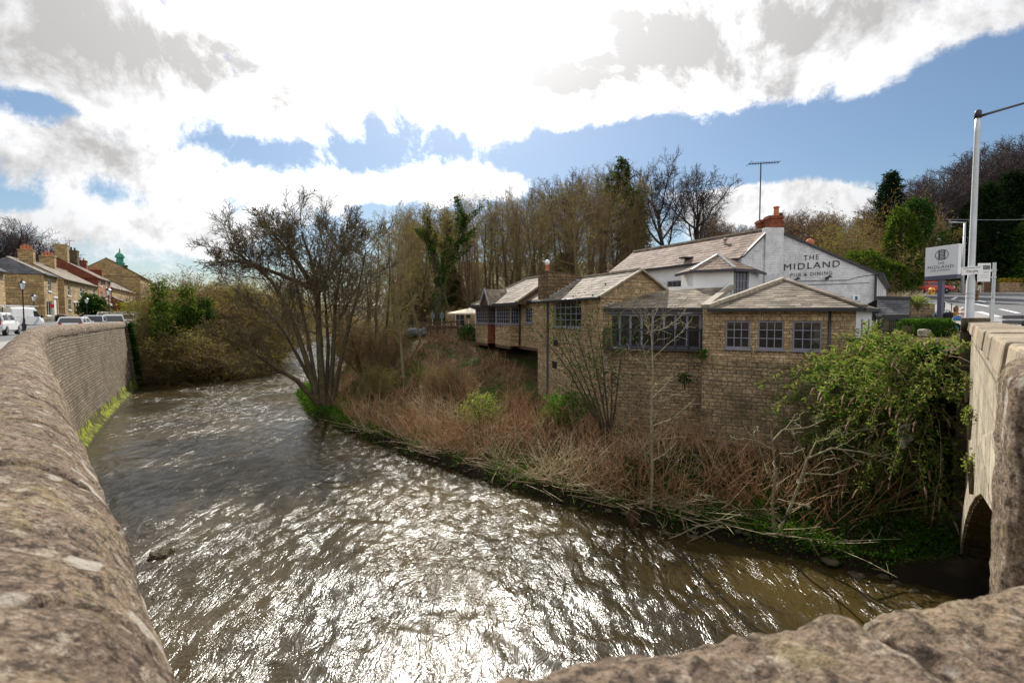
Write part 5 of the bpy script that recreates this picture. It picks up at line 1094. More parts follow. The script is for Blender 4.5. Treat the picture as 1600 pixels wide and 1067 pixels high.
wd_ = thing('wooden_plaque', 'narrow brown plaque strapped to the lower lamp column', 'plaque', (bx + .14, Yl - .05, ZP(462, Yl)))
mb = MB(); mb.box((bx + .15, Yl - .02, ZP(462, Yl)), (.05, .12, .3)); mb.build('board', MT['wood'], wd_)
mb = MB(); mb.lathe((bx, Yl, ZP(459, Yl)), [(.12, 0), (.12, .02)], 12); mb.lathe((bx, Yl, ZP(466, Yl)), [(.12, 0), (.12, .02)], 12); mb.build('strap', MT['galv'], wd_)
# --- bus stop
Yb = 15.6; bs_ = thing('bus_stop', 'galvanised bus stop post with white timetable flag beside the lamp', 'bus stop', (XP(1549.5, Yb), Yb, 1.0))
x = XP(1549.5, Yb); mb = MB(); mb.tube([(x, Yb, .7), (x, Yb, ZP(411, Yb))], .045, 10)
for py in (424, 435, 465): mb.lathe((x, Yb, ZP(py, Yb)), [(.058, 0), (.058, .05)], 10)
mb.bar((x - .16, Yb, ZP(423, Yb)), (x, Yb, ZP(423, Yb)), .03, .08); mb.bar((x - .07, Yb - .03, .9), (x - .07, Yb - .03, ZP(470, Yb)), .06, .06); mb.build('post', MT['galv'], bs_)
a, b = P(1528, 440, Yb), P(1547.2, 440, Yb - .05); zt = ZP(412, Yb)
mb = MB(); mb.hexa([a, b, b + V((0, .03, 0)), a + V((0, .03, 0))], [V((q.x, q.y, zt)) for q in (a, b, b + V((0, .03, 0)), a + V((0, .03, 0)))]); fl = mb.build('flag', MT['whitepaint'], bs_)
nb = V(((b - a).y, -(b - a).x, 0)).normalized(); hz = zt - a.z
def fp_(u, v): q = a.lerp(b, u); return V((q.x, q.y, a.z + hz * v)) + nb * .004
mb = MB(); mb.poly([fp_(.1, .65), fp_(.92, .65), fp_(.92, .88), fp_(.1, .88)]); bb = mb.build('black_band', MT['black'], fl)
text_mesh('lettering', 'Request', fp_(.16, .78), fp_(.86, .78), hz * .075, nb, 'whitepaint', fl, .004); text_mesh('lettering', 'Stop', fp_(.45, .67), fp_(.86, .67), hz * .08, nb, 'whitepaint', fl, .004)
mb = MB()
for v in (.52, .48, .34, .22): mb.poly([fp_(.12, v), fp_(.85, v), fp_(.85, v + .012), fp_(.12, v + .012)])
mb.build('small_print', MT['signgrey'], fl)
# --- thin lamp far side of the road
tl = thing('street_lamp', 'thin grey lamp post across the main road with a short level arm', 'lamp', (XP(1504, 62.5), 62.5, 4.3))
p0, p1 = P(1503.2, 462, 62.5), P(1507.5, 348, 62.5); mb = MB(); mb.tube([p0, p0.lerp(p1, .35), p1], [.19, .16, .11], 8); mb.build('column', MT['galv'], tl, smooth=True)
mb = MB(); mb.tube([p1, p1 + V((-1.6, 0, .05))], .06, 6); mb.box(p1 + V((-1.4, 0, .05)), (.6, .25, .12)); mb.build('arm', MT['galv'], tl)
ow_ = thing('overhead_wire', 'thin overhead wire crossing the dark conifers behind the lamp', 'wire', P(1478, 343, 66))
mb = MB(); mb.tube([P(1478, 343, 66), P(1560, 344, 66), P(1700, 341, 66)], .022, 5); mb.build('cable', MT['galv'], ow_)
# --- red car and yellow grit bin, wall with flowers
x = XP(1458, 62.2); zr_ = float(road_right_z(62.2)) + .12
car('red_car', 'red hatchback parked across the main road behind the pub sign post', 'car', 'carred', (x, 62.2, zr_), R(-38), L=3.8, W=1.66, H=1.45)
gb = thing('grit_bin', 'yellow road grit bin standing in front of the red car', 'bin', (XP(1453.5, 60.6), 60.6, ZP(461, 60.6)))
mb = MB(); mb.hexa([(-.2, -.16, 0), (.2, -.16, 0), (.2, .16, 0), (-.2, .16, 0)], [(-.26, -.22, .62), (.26, -.22, .62), (.26, .22, .62), (-.26, .22, .62)]); mb.build('body', MT['orange'], gb, True, False, .03)
mb = MB(); mb.hexa([(-.27, -.24, .625), (.27, -.24, .625), (.27, .24, .625), (-.27, .24, .625)], [(-.16, -.1, .86), (.16, -.1, .86), (.16, .2, .86), (-.16, .2, .86)]); mb.build('lid', MT['orange'], gb, True, False, .02)
mb = MB(); mb.lathe((0, 0, 0), [(.12, -.004), (.12, .004)], 12); mb.v = [(p[0], -.235 + p[2] * .5, .45 + p[1]) for p in mb.v]; mb.build('badge', MT['black'], gb, True)
mb = MB(); Yw = 68; w0, w1 = XP(1462, Yw), XP(1760, Yw); zg = float(road_right_z(67))
wl = thing('roadside_wall', 'low tan stone wall with a planted top across the main road', 'wall', ((w0 + w1) / 2, Yw, zg))
mb.box(((w0 + XP(1532, Yw)) / 2, Yw, zg + .7), (XP(1532, Yw) - w0, .5, 1.9)); mb.box(((XP(1556, Yw) + w1) / 2, Yw, zg + .6), (w1 - XP(1556, Yw), .5, 1.7)); mb.build('stone_body', MT['tan'], wl)
mb = MB(); mb.box(((XP(1532, Yw) + XP(1556, Yw)) / 2, Yw + .6, zg + .75), (XP(1556, Yw) - XP(1532, Yw), .5, 1.7)); mb.build('gate', MT['wood'], wl)
# --- roofed shelter beside the pub
Ys = 20.0; sh_ = thing('timber_shelter', 'small timber shelter with dark mossy slate roof beside the white pub corner', 'shelter', (XP(1392, Ys), Ys + .6, .7))
A, B, Ct, Dt = P(1369, 492.5, Ys), P(1420.5, 491.5, Ys), P(1421, 468.5, Ys + 1.0), P(1371, 467.5, Ys + 1.0)
mb = MB(); slates(mb, A, B, Ct, Dt, .16, (.18, .3), 41); mb.poly([B + V((0, 2.0, 0)), A + V((0, 2.0, 0)), Dt, Ct]); mb.poly([A, B, B + V((0, 2, 0)), A + V((0, 2, 0))]); mb.build('roof', MT['blueslate'], sh_)
mb = MB(); mb.bar(A + V((0, .06, -.1)), B + V((0, .06, -.1)), .1, .16); mb.bar(Ct + V((0, 0, .06)), Dt + V((0, 0, .06)), .16, .12); mb.build('beam', MT['black'], sh_)
for px, Y in ((1376, Ys + .1), (1408.5, Ys + .1), (1376, Ys + 1.9), (1412, Ys + 1.9)):
    mb = MB(); mb.box((XP(px, Y), Y, 1.05), (.12, .12, 1.1)); mb.build('post', MT['black'], sh_)
mb = MB(); mb.bar(P(1408, 503, Ys + .1), P(1396, 495, Ys + .1), .06, .08); mb.bar(P(1409, 503, Ys + .1), P(1419, 496, Ys + .1), .06, .08); mb.build('brace', MT['black'], sh_)
rf_ = thing('iron_railing', 'dark iron garden railing under the shelter and along the old stone wall', 'railing', (XP(1420, 20.9), 20.9, .75))
mb = MB(); a, b = P(1390, 500, 20.8), P(1456, 497, 21.4); mb.bar(a, b, .03, .04); mb.bar(a - V((0, 0, .5)), b - V((0, 0, .5)), .03, .04)
for k in range(22): p = a.lerp(b, k / 21); mb.bar(p - V((0, 0, .7)), p + V((0, 0, .12)), .025, .025)
mb.build('bars', MT['black'], rf_)
ow = thing('old_stone_wall', 'stub of brown rubble wall with plants on top behind the shelter', 'wall', (XP(1437, 23.4), 23.6, .8))
mb = MB(); mb.box((XP(1436.5, 23.6), 23.7, 1.35), (XP(1455, 23.6) - XP(1418, 23.6), .6, 1.7)); mb.build('stone_body', MT['rubble'], ow, bevel=.05)
# --- retaining wall between the pub and the bridge
ra_ = thing('retaining_wall', 'dark retaining wall overgrown with ivy between pub and bridge', 'wall', (11.3, 14.8, -4))
mb = MB(); wall_open(mb, B0 + V((.05, .3, 0)), V((11.0, 12.9, 0)), -5.2, .75); mb.poly([B0 + V((.05, .3, .75)), V((11.0, 12.9, .75)), V((11.9, 12.9, .75)), B0 + V((.9, .3, .75))]); mb.build('stone_body', MT['darkstone'], ra_)
gb_ = thing('stone_block', 'small tan stone block among the leaves below the clipped hedge', 'stone', P(1444, 519, 15.8))
rough_block('block', P(1444, 520, 15.8), V((.22, 0, 0)), V((0, .3, 0)), V((0, 0, .22)), 14, gb_, .02, .04, 'ridge')
# --- people
def skin_fig(name, parent, nodes, edges, mat, local=True, sub=2):
    """one continuous skinned surface; nodes: (x,y,z,radius), root first"""
    me = bpy.data.meshes.new(name); me.from_pydata([n[:3] for n in nodes], edges, []); me.update()
    o = link(name, me, MT[mat], parent, local)
    m = o.modifiers.new('s', 'SKIN'); m.use_smooth_shade = True
    for i, n in enumerate(nodes): me.skin_vertices[0].data[i].radius = (n[3], n[3] * (n[4] if len(n) > 4 else 1)); 
    me.skin_vertices[0].data[0].use_root = True
    s = o.modifiers.new('d', 'SUBSURF'); s.levels = s.render_levels = sub
    return o
def head(parent, c, hair, turn=0.0, hairlen=.12, tilt=0.0):
    c = V(c); M = Matrix.Rotation(turn, 3, 'Z')
    def sh(name, fn, mat, seg=18, rings=12, par=parent):
        me = MB(); vs = []
        for i in range(rings + 1):
            th = PI * i / rings
            for j in range(seg):
                ph = 2 * PI * j / seg; p = V((math.sin(th) * math.cos(ph), math.sin(th) * math.sin(ph), math.cos(th))); vs.append(c + M @ fn(p))
        fs = [(i * seg + j, i * seg + (j + 1) % seg, (i + 1) * seg + (j + 1) % seg, (i + 1) * seg + j) for i in range(rings) for j in range(seg)]
        me.raw(vs, fs); return me.build(name, MT[mat], par, True, True)
    def skull(p):                                                   # faces -Y before turning
        x, y, z = p.x * .075, p.y * .095, p.z * .115
        if y < 0: z -= .01; x *= 1 - .25 * max(0, -p.z); y *= 1 + .05 * (1 - abs(p.z))
        if p.z < -.3: y += .01 * (p.y > 0) * -2
        if p.y < -.86 and -.25 < p.z < .12 and abs(p.x) < .3: y -= .022
        return V((x, y, z))
    hd = sh('head', skull, 'skin')
    mb = MB()
    for s in (-1, 1):
        q = c + M @ V((s * .076, .0, -.01)); mb.lathe(q, [(.012, -.028), (.022, 0), (.016, .028)], 6)
        q = c + M @ V((s * .03, -.088, .012)); mb.lathe(q, [(.004, -.008), (.011, 0), (.004, .008)], 6)
    mb.box(c + M @ V((0, -.09, -.058)), (.045, .012, .010), turn); mb.build('face_features', MT['mustard'], hd, True)
    def hr(p):
        q = V((p.x * .088, p.y * .108 + .012, p.z * .128 + .006))
        if p.y < -.35 and p.z < .55: q = V((p.x * .06, p.y * .05, p.z * .09))
        if p.z < -.1 and p.y > -.35: q.z -= hairlen * (-p.z)
        return q
    sh('hair', hr, hair, par=hd); return hd
def hand(parent, c, d, side, mat='skin'):
    """palm, four curled fingers and a thumb as one skinned surface; d: pointing direction"""
    c, d = V(c), V(d).normalized(); u = V((0, 0, 1)); s = d.cross(u).normalized() * side; u = s.cross(d) * side
    N = [(*(c), .026), (*(c + d * .05), .03, .6), (*(c + d * .085), .03, .55)]; E = [(0, 1), (1, 2)]
    for k in range(4):
        o = c + d * .095 + s * (.027 - .018 * k); l = (.066, .078, .072, .055)[k]; i = len(N)
        N += [(*o, .0095), (*(o + d * l * .45 - u * .008), .009), (*(o + d * l * .75 - u * .03), .008), (*(o + d * l * .7 - u * .055), .007)]; E += [(2, i), (i, i + 1), (i + 1, i + 2), (i + 2, i + 3)]
    i = len(N); o = c + d * .03 + s * .032
    N += [(*o, .012), (*(o + d * .03 + s * .016 - u * .012), .0105), (*(o + d * .06 + s * .01 - u * .028), .009)]; E += [(1, i), (i, i + 1), (i + 1, i + 2)]
    return skin_fig('hand', parent, N, E, mat, True, 1)
def seated(label, px, py, Y, rz, top, legs, hair, hairlen, hood=None, lean=.1):
    hz_ = ZP(py, Y); g = hz_ - 1.18; t_ = thing('person', label, 'person', (XP(px, Y), Y, g), rz)
    # seated figure facing -Y
    L = lean
    N = [(0, 0, .50, .15, .8), (0, -L * .3, .70, .14, .72), (0, -L * .7, .90, .165, .62), (0, -L, 1.0, .10), (0, -L - .01, 1.08, .055)]; E = [(0, 1), (1, 2), (2, 3), (3, 4)]
    for s in (-1, 1):
        i = len(N); N += [(s * .19, -L * .8, .95, .065), (s * .26, -L - .06, .70, .052), (s * .17, -L - .30, .64, .04)]; E += [(2, i), (i, i + 1), (i + 1, i + 2)]
    skin_fig('top', t_, N, E, top)
    N = [(0, 0, .46, .15, .9)]; E = []
    for s in (-1, 1):
        i = len(N); N += [(s * .10, -.05, .46, .105), (s * .13, -.46, .47, .075), (s * .13, -.48, .25, .055), (s * .13, -.46, .06, .045), (s * .14, -.60, .035, .04)]; E += [(0, i), (i, i + 1), (i + 1, i + 2), (i + 2, i + 3), (i + 3, i + 4)]
    skin_fig('trousers', t_, N, E, legs)
    for s in (-1, 1): hand(t_, (s * .16, -L - .31, .635), (-s * .3, -1, -.1), s)
    hd = head(t_, (0, -L - .03, 1.18), hair, 0, hairlen)
    if hood:
        mb = MB(); mb.lathe((0, -L + .03, 1.02), [(.10, 0), (.15, .03), (.14, .08), (.10, .11)], 12); mb.build('hood', MT[hood], t_, True, True)
    bn_ = thing('bench', label.split(' seated')[0].replace('person in ', 'dark timber bench under the person in '), 'bench', (XP(px, Y), Y, g), rz)
    mb = MB(); mb.box((0, .02, .40), (.9, .38, .05)); mb.build('seat', MT['wood'], bn_, True)
    for x in (-.38, .38):
        mb = MB(); mb.box((x, .02, .19), (.06, .34, .38)); mb.build('leg', MT['black'], bn_, True)
    return t_
seated('person in pale teal top seated behind the sign post', 1469.5, 480, 22.8, R(150), 'teal', 'blackcloth', 'greyhair', .03)
seated('person in brown jacket seated with long brown hair', 1490, 482, 21.6, R(115), 'mustard', 'blackcloth', 'hair', .2)
seated('person in pale pink hooded coat seated beside the lamp column', 1507, 484.5, 20.6, R(165), 'pink', 'bluecloth', 'greyhair', .16, 'pink')
def bag(label, px, py, Y, mat, s):
    p = P(px, py, Y); t_ = thing('bag', label, 'bag', p)
    mb = MB(); vs = []
    rough_block('bag_body', p, V((s, 0, 0)), V((0, s * .6, 0)), V((0, 0, s * .8)), 12, t_, .03, s * .25, mat)
    mb.tube([p + V((-s * .25, 0, s * .35)), p + V((-s * .15, 0, s * .6)), p + V((s * .15, 0, s * .6)), p + V((s * .25, 0, s * .35))], .015, 6); mb.build('handle', MT[mat], t_)
bag('bright blue bag beside the person in the pink coat', 1496, 499, 20.2, 'bluecloth', .26); bag('black rucksack between the seated people', 1481, 493, 21.0, 'blackcloth', .34)
hf = thing('handrail', 'slim black metal handrail frame behind the seated people', 'handrail', P(1480, 476, 25))
a, b = P(1476, 471.5, 25), P(1487, 474.5, 24); mb = MB(); mb.tube([a - V((0, 0, 1.0)), a, b, b - V((0, 0, 1.0))], .025, 6); mb.tube([a - V((0, 0, .35)), b - V((0, 0, .35))], .02, 6); mb.build('rail', MT['black'], hf)
# walking person across the road
Yp = 64; zp_ = float(road_right_z(Yp)) + .12; wk = thing('person', 'person in black jacket and pale trousers walking on the far pavement', 'person', (XP(1527.5, Yp), Yp, zp_), R(70))
N = [(0, 0, .95, .15, .75), (0, 0, 1.15, .15, .7), (0, -.02, 1.36, .18, .6), (0, -.02, 1.45, .09), (0, -.02, 1.52, .055)]; E = [(0, 1), (1, 2), (2, 3), (3, 4)]
for s in (-1, 1): i = len(N); N += [(s * .2, -.01, 1.40, .07), (s * .25, s * .08, 1.12, .055), (s * .22, s * .2 - .08, .90, .042)]; E += [(2, i), (i, i + 1), (i + 1, i + 2)]
skin_fig('jacket', wk, N, E, 'blackcloth')
N = [(0, 0, .92, .15, .75)]; E = []
for s in (-1, 1): i = len(N); N += [(s * .09, 0, .86, .10), (s * .1, -s * .16, .49, .07), (s * .1, -s * .2 + .06, .08, .05), (s * .1, -s * .2 - .08, .045, .045)]; E += [(0, i), (i, i + 1), (i + 1, i + 2), (i + 2, i + 3)]
skin_fig('trousers', wk, N, E, 'palecloth')
for s in (-1, 1): hand(wk, (s * .22, s * .2 - .09, .88), (0, -.3, -1), s)
head(wk, (0, -.03, 1.63), 'hair', 0, .03)
# person at the frame edge on the bridge pavement
Ye = 13.2; ge = .95; pe = thing('person', 'person in black jacket with pale trim at the frame edge beside the bridge parapet', 'person', (XP(1601, Ye), Ye, ge - .2), R(60))
N = [(0, 0, .50, .17, .8), (0, -.1, .72, .18, .75), (0, -.2, .93, .2, .65), (0, -.28, 1.02, .1), (0, -.3, 1.1, .06)]; E = [(0, 1), (1, 2), (2, 3), (3, 4)]
for s in (-1, 1): i = len(N); N += [(s * .22, -.18, .95, .08), (s * .3, -.3, .70, .06), (s * .18, -.5, .66, .045)]; E += [(2, i), (i, i + 1), (i + 1, i + 2)]
skin_fig('jacket', pe, N, E, 'blackcloth')
N = [(0, 0, .46, .16, .9)]; E = []
for s in (-1, 1): i = len(N); N += [(s * .1, -.05, .46, .11), (s * .14, -.48, .48, .08), (s * .14, -.5, .25, .06), (s * .14, -.48, .06, .05), (s * .14, -.62, .035, .045)]; E += [(0, i), (i, i + 1), (i + 1, i + 2), (i + 2, i + 3), (i + 3, i + 4)]
skin_fig('trousers', pe, N, E, 'palecloth')
for s in (-1, 1): hand(pe, (s * .17, -.5, .655), (-s * .3, -1, -.1), s)
head(pe, (0, -.33, 1.2), 'hair', 0, .05)
b2 = thing('bench', 'black slatted bench seat at the frame edge on the bridge pavement', 'bench', (XP(1606, Ye), Ye, ge - .2), R(60))
mb = MB()
for k in range(4): mb.box((0, -.12 + k * .11, .41), (1.5, .09, .035))
mb.build('seat', MT['black'], b2, True)
mb = MB()
for k in range(3): mb.box((0, .3, .58 + k * .13), (1.5, .03, .09))
mb.build('backrest', MT['black'], b2, True)
for x in (-.65, .65): mb = MB(); mb.box((x, .05, .2), (.06, .4, .4)); mb.build('leg', MT['black'], b2, True)
# --- terrace beyond the pub: parasols, canopy, walls
Yt = 42.0
def parasol(label, px, Y, pt_):
    z0 = ZP(512, Y); t_ = thing('folded_parasol', label, 'parasol', (XP(px, Y), Y, z0), 0, 'folded grey parasols on the pub terrace'); H = ZP(pt_, Y) - z0
    mb = MB(); mb.tube([(0, 0, 0), (0, 0, H - .1)], .035, 8); mb.build('pole', MT['galv'], t_, local=True)
    mb = MB(); vs = []
    for r, z in ((.19, .75), (.17, 1.2), (.12, H * .8), (.05, H - .08), (.02, H)):
        for k in range(14): a = 2 * PI * k / 14; q = r * (1 if k % 2 else .7); vs.append((q * math.cos(a), q * math.sin(a), z))
    mb.raw(vs, [(i * 14 + j, i * 14 + (j + 1) % 14, (i + 1) * 14 + (j + 1) % 14, (i + 1) * 14 + j) for i in range(4) for j in range(14)]); mb.build('canopy', MT['greycanvas'], t_, local=True); return t_
parasol('folded grey parasol at the ivy tree side of the trunk', 676, Yt, 486); parasol('folded grey parasol just right of the brown trunk', 690.5, Yt, 486); parasol('folded grey parasol under the beige canopy', 732, 40, 489)
cn = thing('canopy', 'open beige canvas canopy on poles at the far end of the pub', 'canopy', (XP(722, 40), 40, ZP(512, 40)))
A, B, Cc, Dd = P(699, 489, 40), P(743, 489, 38.6), P(752, 487.5, 42.5), P(712, 487.5, 43.5); top = P(735, 481, 41)
mb = MB()
for p, q in ((A, B), (B, Cc), (Cc, Dd), (Dd, A)): mb.poly([p, q, top]); mb.poly([p, q, q - V((0, 0, .12)), p - V((0, 0, .12))])
mb.build('fabric', MT['canvas'], cn)
for p in (B, Cc, Dd): mb = MB(); mb.tube([p, V((p.x, p.y, ZP(513, p.y)))], .04, 8); mb.build('pole', MT['whitepaint'], cn)
ob_ = thing('stone_outbuilding', 'low tan stone outbuilding behind the beige canopy', 'building', (XP(722, 45), 46, ZP(512, 45)))
mb = MB(); wall_open(mb, V((XP(696, 45), 45, 0)), V((XP(748, 45), 45, 0)), -.5, ZP(486, 45), [(.85, 1.7, .75, 1.9)]); mb.poly([V((XP(696, 45), 45, ZP(486, 45))), V((XP(748, 45), 45, ZP(486, 45))), V((XP(748, 45), 48, ZP(486, 45))), V((XP(696, 45), 48, ZP(486, 45)))]); mb.poly([V((XP(696, 45), 45, -.5)), V((XP(696, 45), 48, -.5)), V((XP(696, 45), 48, ZP(486, 45))), V((XP(696, 45), 45, ZP(486, 45)))]); mb.build('stone_wall', MT['tan'], ob_)
window(ob_, V((XP(696, 45), 45, 0)), V((XP(748, 45), 45, 0)), .85, 1.7, .75, 1.9, 2, 2)
tw_ = thing('terrace_wall', 'low dry stone wall round the pub terrace with shrubs on top', 'wall', (XP(690, 39.5), 39.5, -.3))
mb = MB(); a, b = V((XP(655, 41), 41, 0)), V((XP(720, 38.5), 38.5, 0)); mb.bar(a + V((0, 0, .1)), b + V((0, 0, .1)), .5, 1.7); mb.build('stone_body', MT['rubble'], tw_)
fc = thing('timber_fence', 'dark timber rail fence at the edge of the pub terrace', 'fence', (XP(675, 40), 40, .2))
mb = MB(); a, b = P(652, 505, 40.5), P(716, 503, 38.2)
for dz in (0, -.35): mb.bar(a + V((0, 0, dz)), b + V((0, 0, dz)), .05, .12)
for k in range(7): p = a.lerp(b, k / 6); mb.bar(p - V((0, 0, .9)), p + V((0, 0, .1)), .1, .1)
mb.build('rails', MT['wood'], fc)
tp2 = thing('tarpaulin', 'crumpled grey white tarpaulin over stacked furniture at the terrace edge', 'tarpaulin', P(650, 520, 39))
def crumple(w, m): w = w.copy(); w[..., 2] += .18 * fbm(w[..., 0] * 1.6, w[..., 1] * 1.6, 3, 3) * (m[..., 2] > 0); return w
rough_block('sheet', P(650, 519, 39), V((1.5, 0, 0)), V((0, 1.0, 0)), V((0, 0, .45)), 40, tp2, .05, .12, 'greycanvas', 2.2, crumple)
# --- rocks and litter at the water edge
for px, py, Y, s, lab in ((1368, 921, 11.6, .55, 'grey boulder at the waterline near the dark bridge pier'), (1388, 930, 11.3, .3, 'smaller wet rock beside the grey boulder'), (1345, 905, 11.9, .4, 'dark mossy rock under the ivy wall'), (248, 868, 0, .34, 'small dark rock breaking the river surface near the wall'), (262, 861, 0, .25, 'dark flat rock tip just downstream of the river rock')):
    p = P(px, py, Y) if Y else G(px, py, WATER + .03); t_ = thing('rock', lab, 'rock', p)
    rough_block('rock', p, V((s * 1.2, .1, 0)), V((-.1, s, 0)), V((0, 0, s * .7 if Y else s * .42)), 26, t_, .06 * s * 2, s * .3, 'darkstone' if not Y or s < .5 else 'ridge', px * .1)
for px, py, Y, lab in ((989, 809, 14.2, 'scrap of brown litter caught on the bank by the pale tree'), (1411, 682, 13.0, 'torn grey rag caught in the bush branches')):
    p = P(px, py, Y); t_ = thing('litter' if px < 1000 else 'rag', lab, 'litter' if px < 1000 else 'rag', p); rg = random.Random(px); vs = []; mb = MB(); n = 7
    for i in range(n):
        for j in range(n): u, v = i / (n - 1) - .5, j / (n - 1) - .5; vs.append(p + V((u * (.32 - .2 * abs(v)) + rg.uniform(-.03, .03), .12 * math.sin(u * 9 + v * 5) + rg.uniform(-.03, .03), v * .55 + .1 * math.sin(u * 7))))
    mb.raw(vs, [(i * n + j, i * n + j + 1, (i + 1) * n + j + 1, (i + 1) * n + j) for i in range(n - 1) for j in range(n - 1) if (i * 3 + j * 5 + px) % 7]); mb.build('cloth', MT['palecloth' if px > 1000 else 'wood'], t_, smooth=True)
# ================================================================ plants
NR = np.random.RandomState(11)
def tubes(br, sides=3):
    """many tapering limbs -> one vertex / face array"""
    by = {}
    for p, r in br: by.setdefault(len(p), []).append((p, r))
    vs, fs, off = [], [], 0
    for n, L in by.items():
        Pn = np.array([[tuple(q) for q in p] for p, _ in L], np.float32); Rn = np.array([r for _, r in L], np.float32); B = len(L)
        T = np.gradient(Pn, axis=1); T /= np.linalg.norm(T, axis=2, keepdims=True) + 1e-9
        ref = np.where(np.abs(T[..., 2:3]) > 0.9, np.array([[[1., 0, 0]]]), np.array([[[0, 0, 1.]]]))
        A = np.cross(T, ref); A /= np.linalg.norm(A, axis=2, keepdims=True) + 1e-9; Bv = np.cross(T, A)
        ang = 2 * PI * np.arange(sides) / sides
        ring = Pn[:, :, None] + (A[:, :, None] * np.cos(ang)[None, None, :, None] + Bv[:, :, None] * np.sin(ang)[None, None, :, None]) * Rn[:, :, None, None]
        idx = off + np.arange(B * n * sides).reshape(B, n, sides); nx = np.roll(idx, -1, axis=2)
        fs.append(np.stack([idx[:, :-1], nx[:, :-1], nx[:, 1:], idx[:, 1:]], -1).reshape(-1, 4)); vs.append(ring.reshape(-1, 3)); off += B * n * sides
    return (np.concatenate(vs), np.concatenate(fs)) if vs else (np.zeros((0, 3)), np.zeros((0, 4), int))
def leaves(c, d, ln, wd, rs=NR, curl=0.25):
    c, d = np.asarray(c, float), np.asarray(d, float); n = len(c)
    d = d / (np.linalg.norm(d, axis=1, keepdims=True) + 1e-9); r = rs.normal(size=(n, 3)); s = np.cross(d, r); s /= np.linalg.norm(s, axis=1, keepdims=True) + 1e-9
    k = np.cross(d, s); l = ln * rs.uniform(.6, 1.25, (n, 1)); w = wd * rs.uniform(.7, 1.2, (n, 1))
    v = np.stack([c, c + d * l * .5 + s * w * .5 + k * l * curl * .3, c + d * l - k * l * curl * .4, c + d * l * .5 - s * w * .5 + k * l * curl * .3], 1).reshape(-1, 3)
    return v, np.arange(4 * n).reshape(n, 4)
def join(parts):
    vs, fs, mi, off = [], [], [], 0
    for (v, f), m in parts:
        vs.append(v); fs.append(np.asarray(f) + off); mi.append(np.full(len(f), m)); off += len(v)
    return np.concatenate(vs), np.concatenate(fs), np.concatenate(mi)
def rot_off(g, d, ang, az):
    a = d.cross(V((0.3, 0.2, 0.93)))
    if a.length < .05: a = d.cross(V((1, 0, 0)))
    a.normalize(); b = d.cross(a); return (d * math.cos(ang) + (a * math.cos(az) + b * math.sin(az)) * math.sin(ang)).normalized()
def kids(g, pts, rad, L, lv, Sx, out):
    if lv >= len(Sx): return
    c = Sx[lv]; n = c['k']; n = n if isinstance(n, int) else g.randint(*n); az = g.uniform(0, 6.28)
    for i in range(n):
        t = c.get('t0', .25) + (1 - c.get('t0', .25)) * (i + g.random() * .9) / n
        f = t * (len(pts) - 1); j = min(int(f), len(pts) - 2); u = f - j; p = pts[j].lerp(pts[j + 1], u); r = rad[j] * (1 - u) + rad[j + 1] * u
        d = (pts[j + 1] - pts[j]).normalized(); az += 2.4 + g.uniform(-.5, .5)
        nd = rot_off(g, d, R(g.uniform(*c['a'])), az)
        if 'flat' in c: nd.z *= c['flat']; nd.normalize()
        l = L * g.uniform(*c['l']) * (1 - c.get('tl', .35) * (t - c.get('t0', .25)))
        grow(g, p, nd, l, min(r * .85, max(c.get('rmin', .006), r * c.get('rr', .6))), lv, Sx, out)
def grow(g, p, d, L, r, lv, Sx, out):
    c = Sx[lv]; n = c.get('n', 4); pts, rad = [p.copy()], [r]; w = c.get('w', .15); up = c.get('up', .05)
    for i in range(n):
        d = (d + V((g.gauss(0, w), g.gauss(0, w), g.gauss(0, w) + up))).normalized(); p = p + d * (L / n); pts.append(p); rad.append(max(c.get('rmin', .004), r * (1 - (1 - c.get('tip', .25)) * (i + 1) / n)))
    while len(out) <= lv: out.append([])
    out[lv].append((pts, rad)); kids(g, pts, rad, L, lv + 1, Sx, out)
def tree_mesh(root, out, split, mt, mc, fleck=None, sides=(8, 6, 4, 3, 3, 3)):
    tr = [tubes(out[l], sides[l]) for l in range(min(split, len(out)))]
    v, f, _ = join([(x, 0) for x in tr]); npmesh('trunk', v, f, MT[mt], root, True, True)
    parts = [(tubes(out[l], 3), 0) for l in range(split, len(out))]; mats = [MT[mc]]
    if fleck:
        m, n, ln, wd, sp = fleck; pp = []
        for p, _ in out[-1] + (out[-2] if len(out) > 2 else []): pp += p[1:]
        pp = np.array([tuple(q) for q in pp]); k = NR.randint(0, len(pp), n); c = pp[k] + NR.normal(size=(n, 3)) * sp
        parts.append((leaves(c, NR.normal(size=(n, 3)) + (0, 0, .3), ln, wd), 1)); mats.append(MT[m])
    v, f, mi = join(parts); npmesh('crown', v, f, mats, root, True, False, mi)
def hgt(out): return max(p.z for lv in out for pts, _ in lv for p in pts)
protos = {}
def proto(key, seed, Sx, H, r, split, mt, mc, fleck=None, lean=0.03, starts=1, spread=0.0):
    g = random.Random(seed); out = []
    for i in range(starts):
        a = g.uniform(0, 6.28); s = spread * g.uniform(.3, 1)
        grow(g, V((math.cos(a) * s * .25, math.sin(a) * s * .25, -.3)), V((g.gauss(0, lean) + math.cos(a) * s, g.gauss(0, lean) + math.sin(a) * s, 1)).normalized(), H * g.uniform(.8, 1.0), r * g.uniform(.75, 1), 0, Sx, out)
    protos[key] = [None, hgt(out), out, split, mt, mc, fleck]
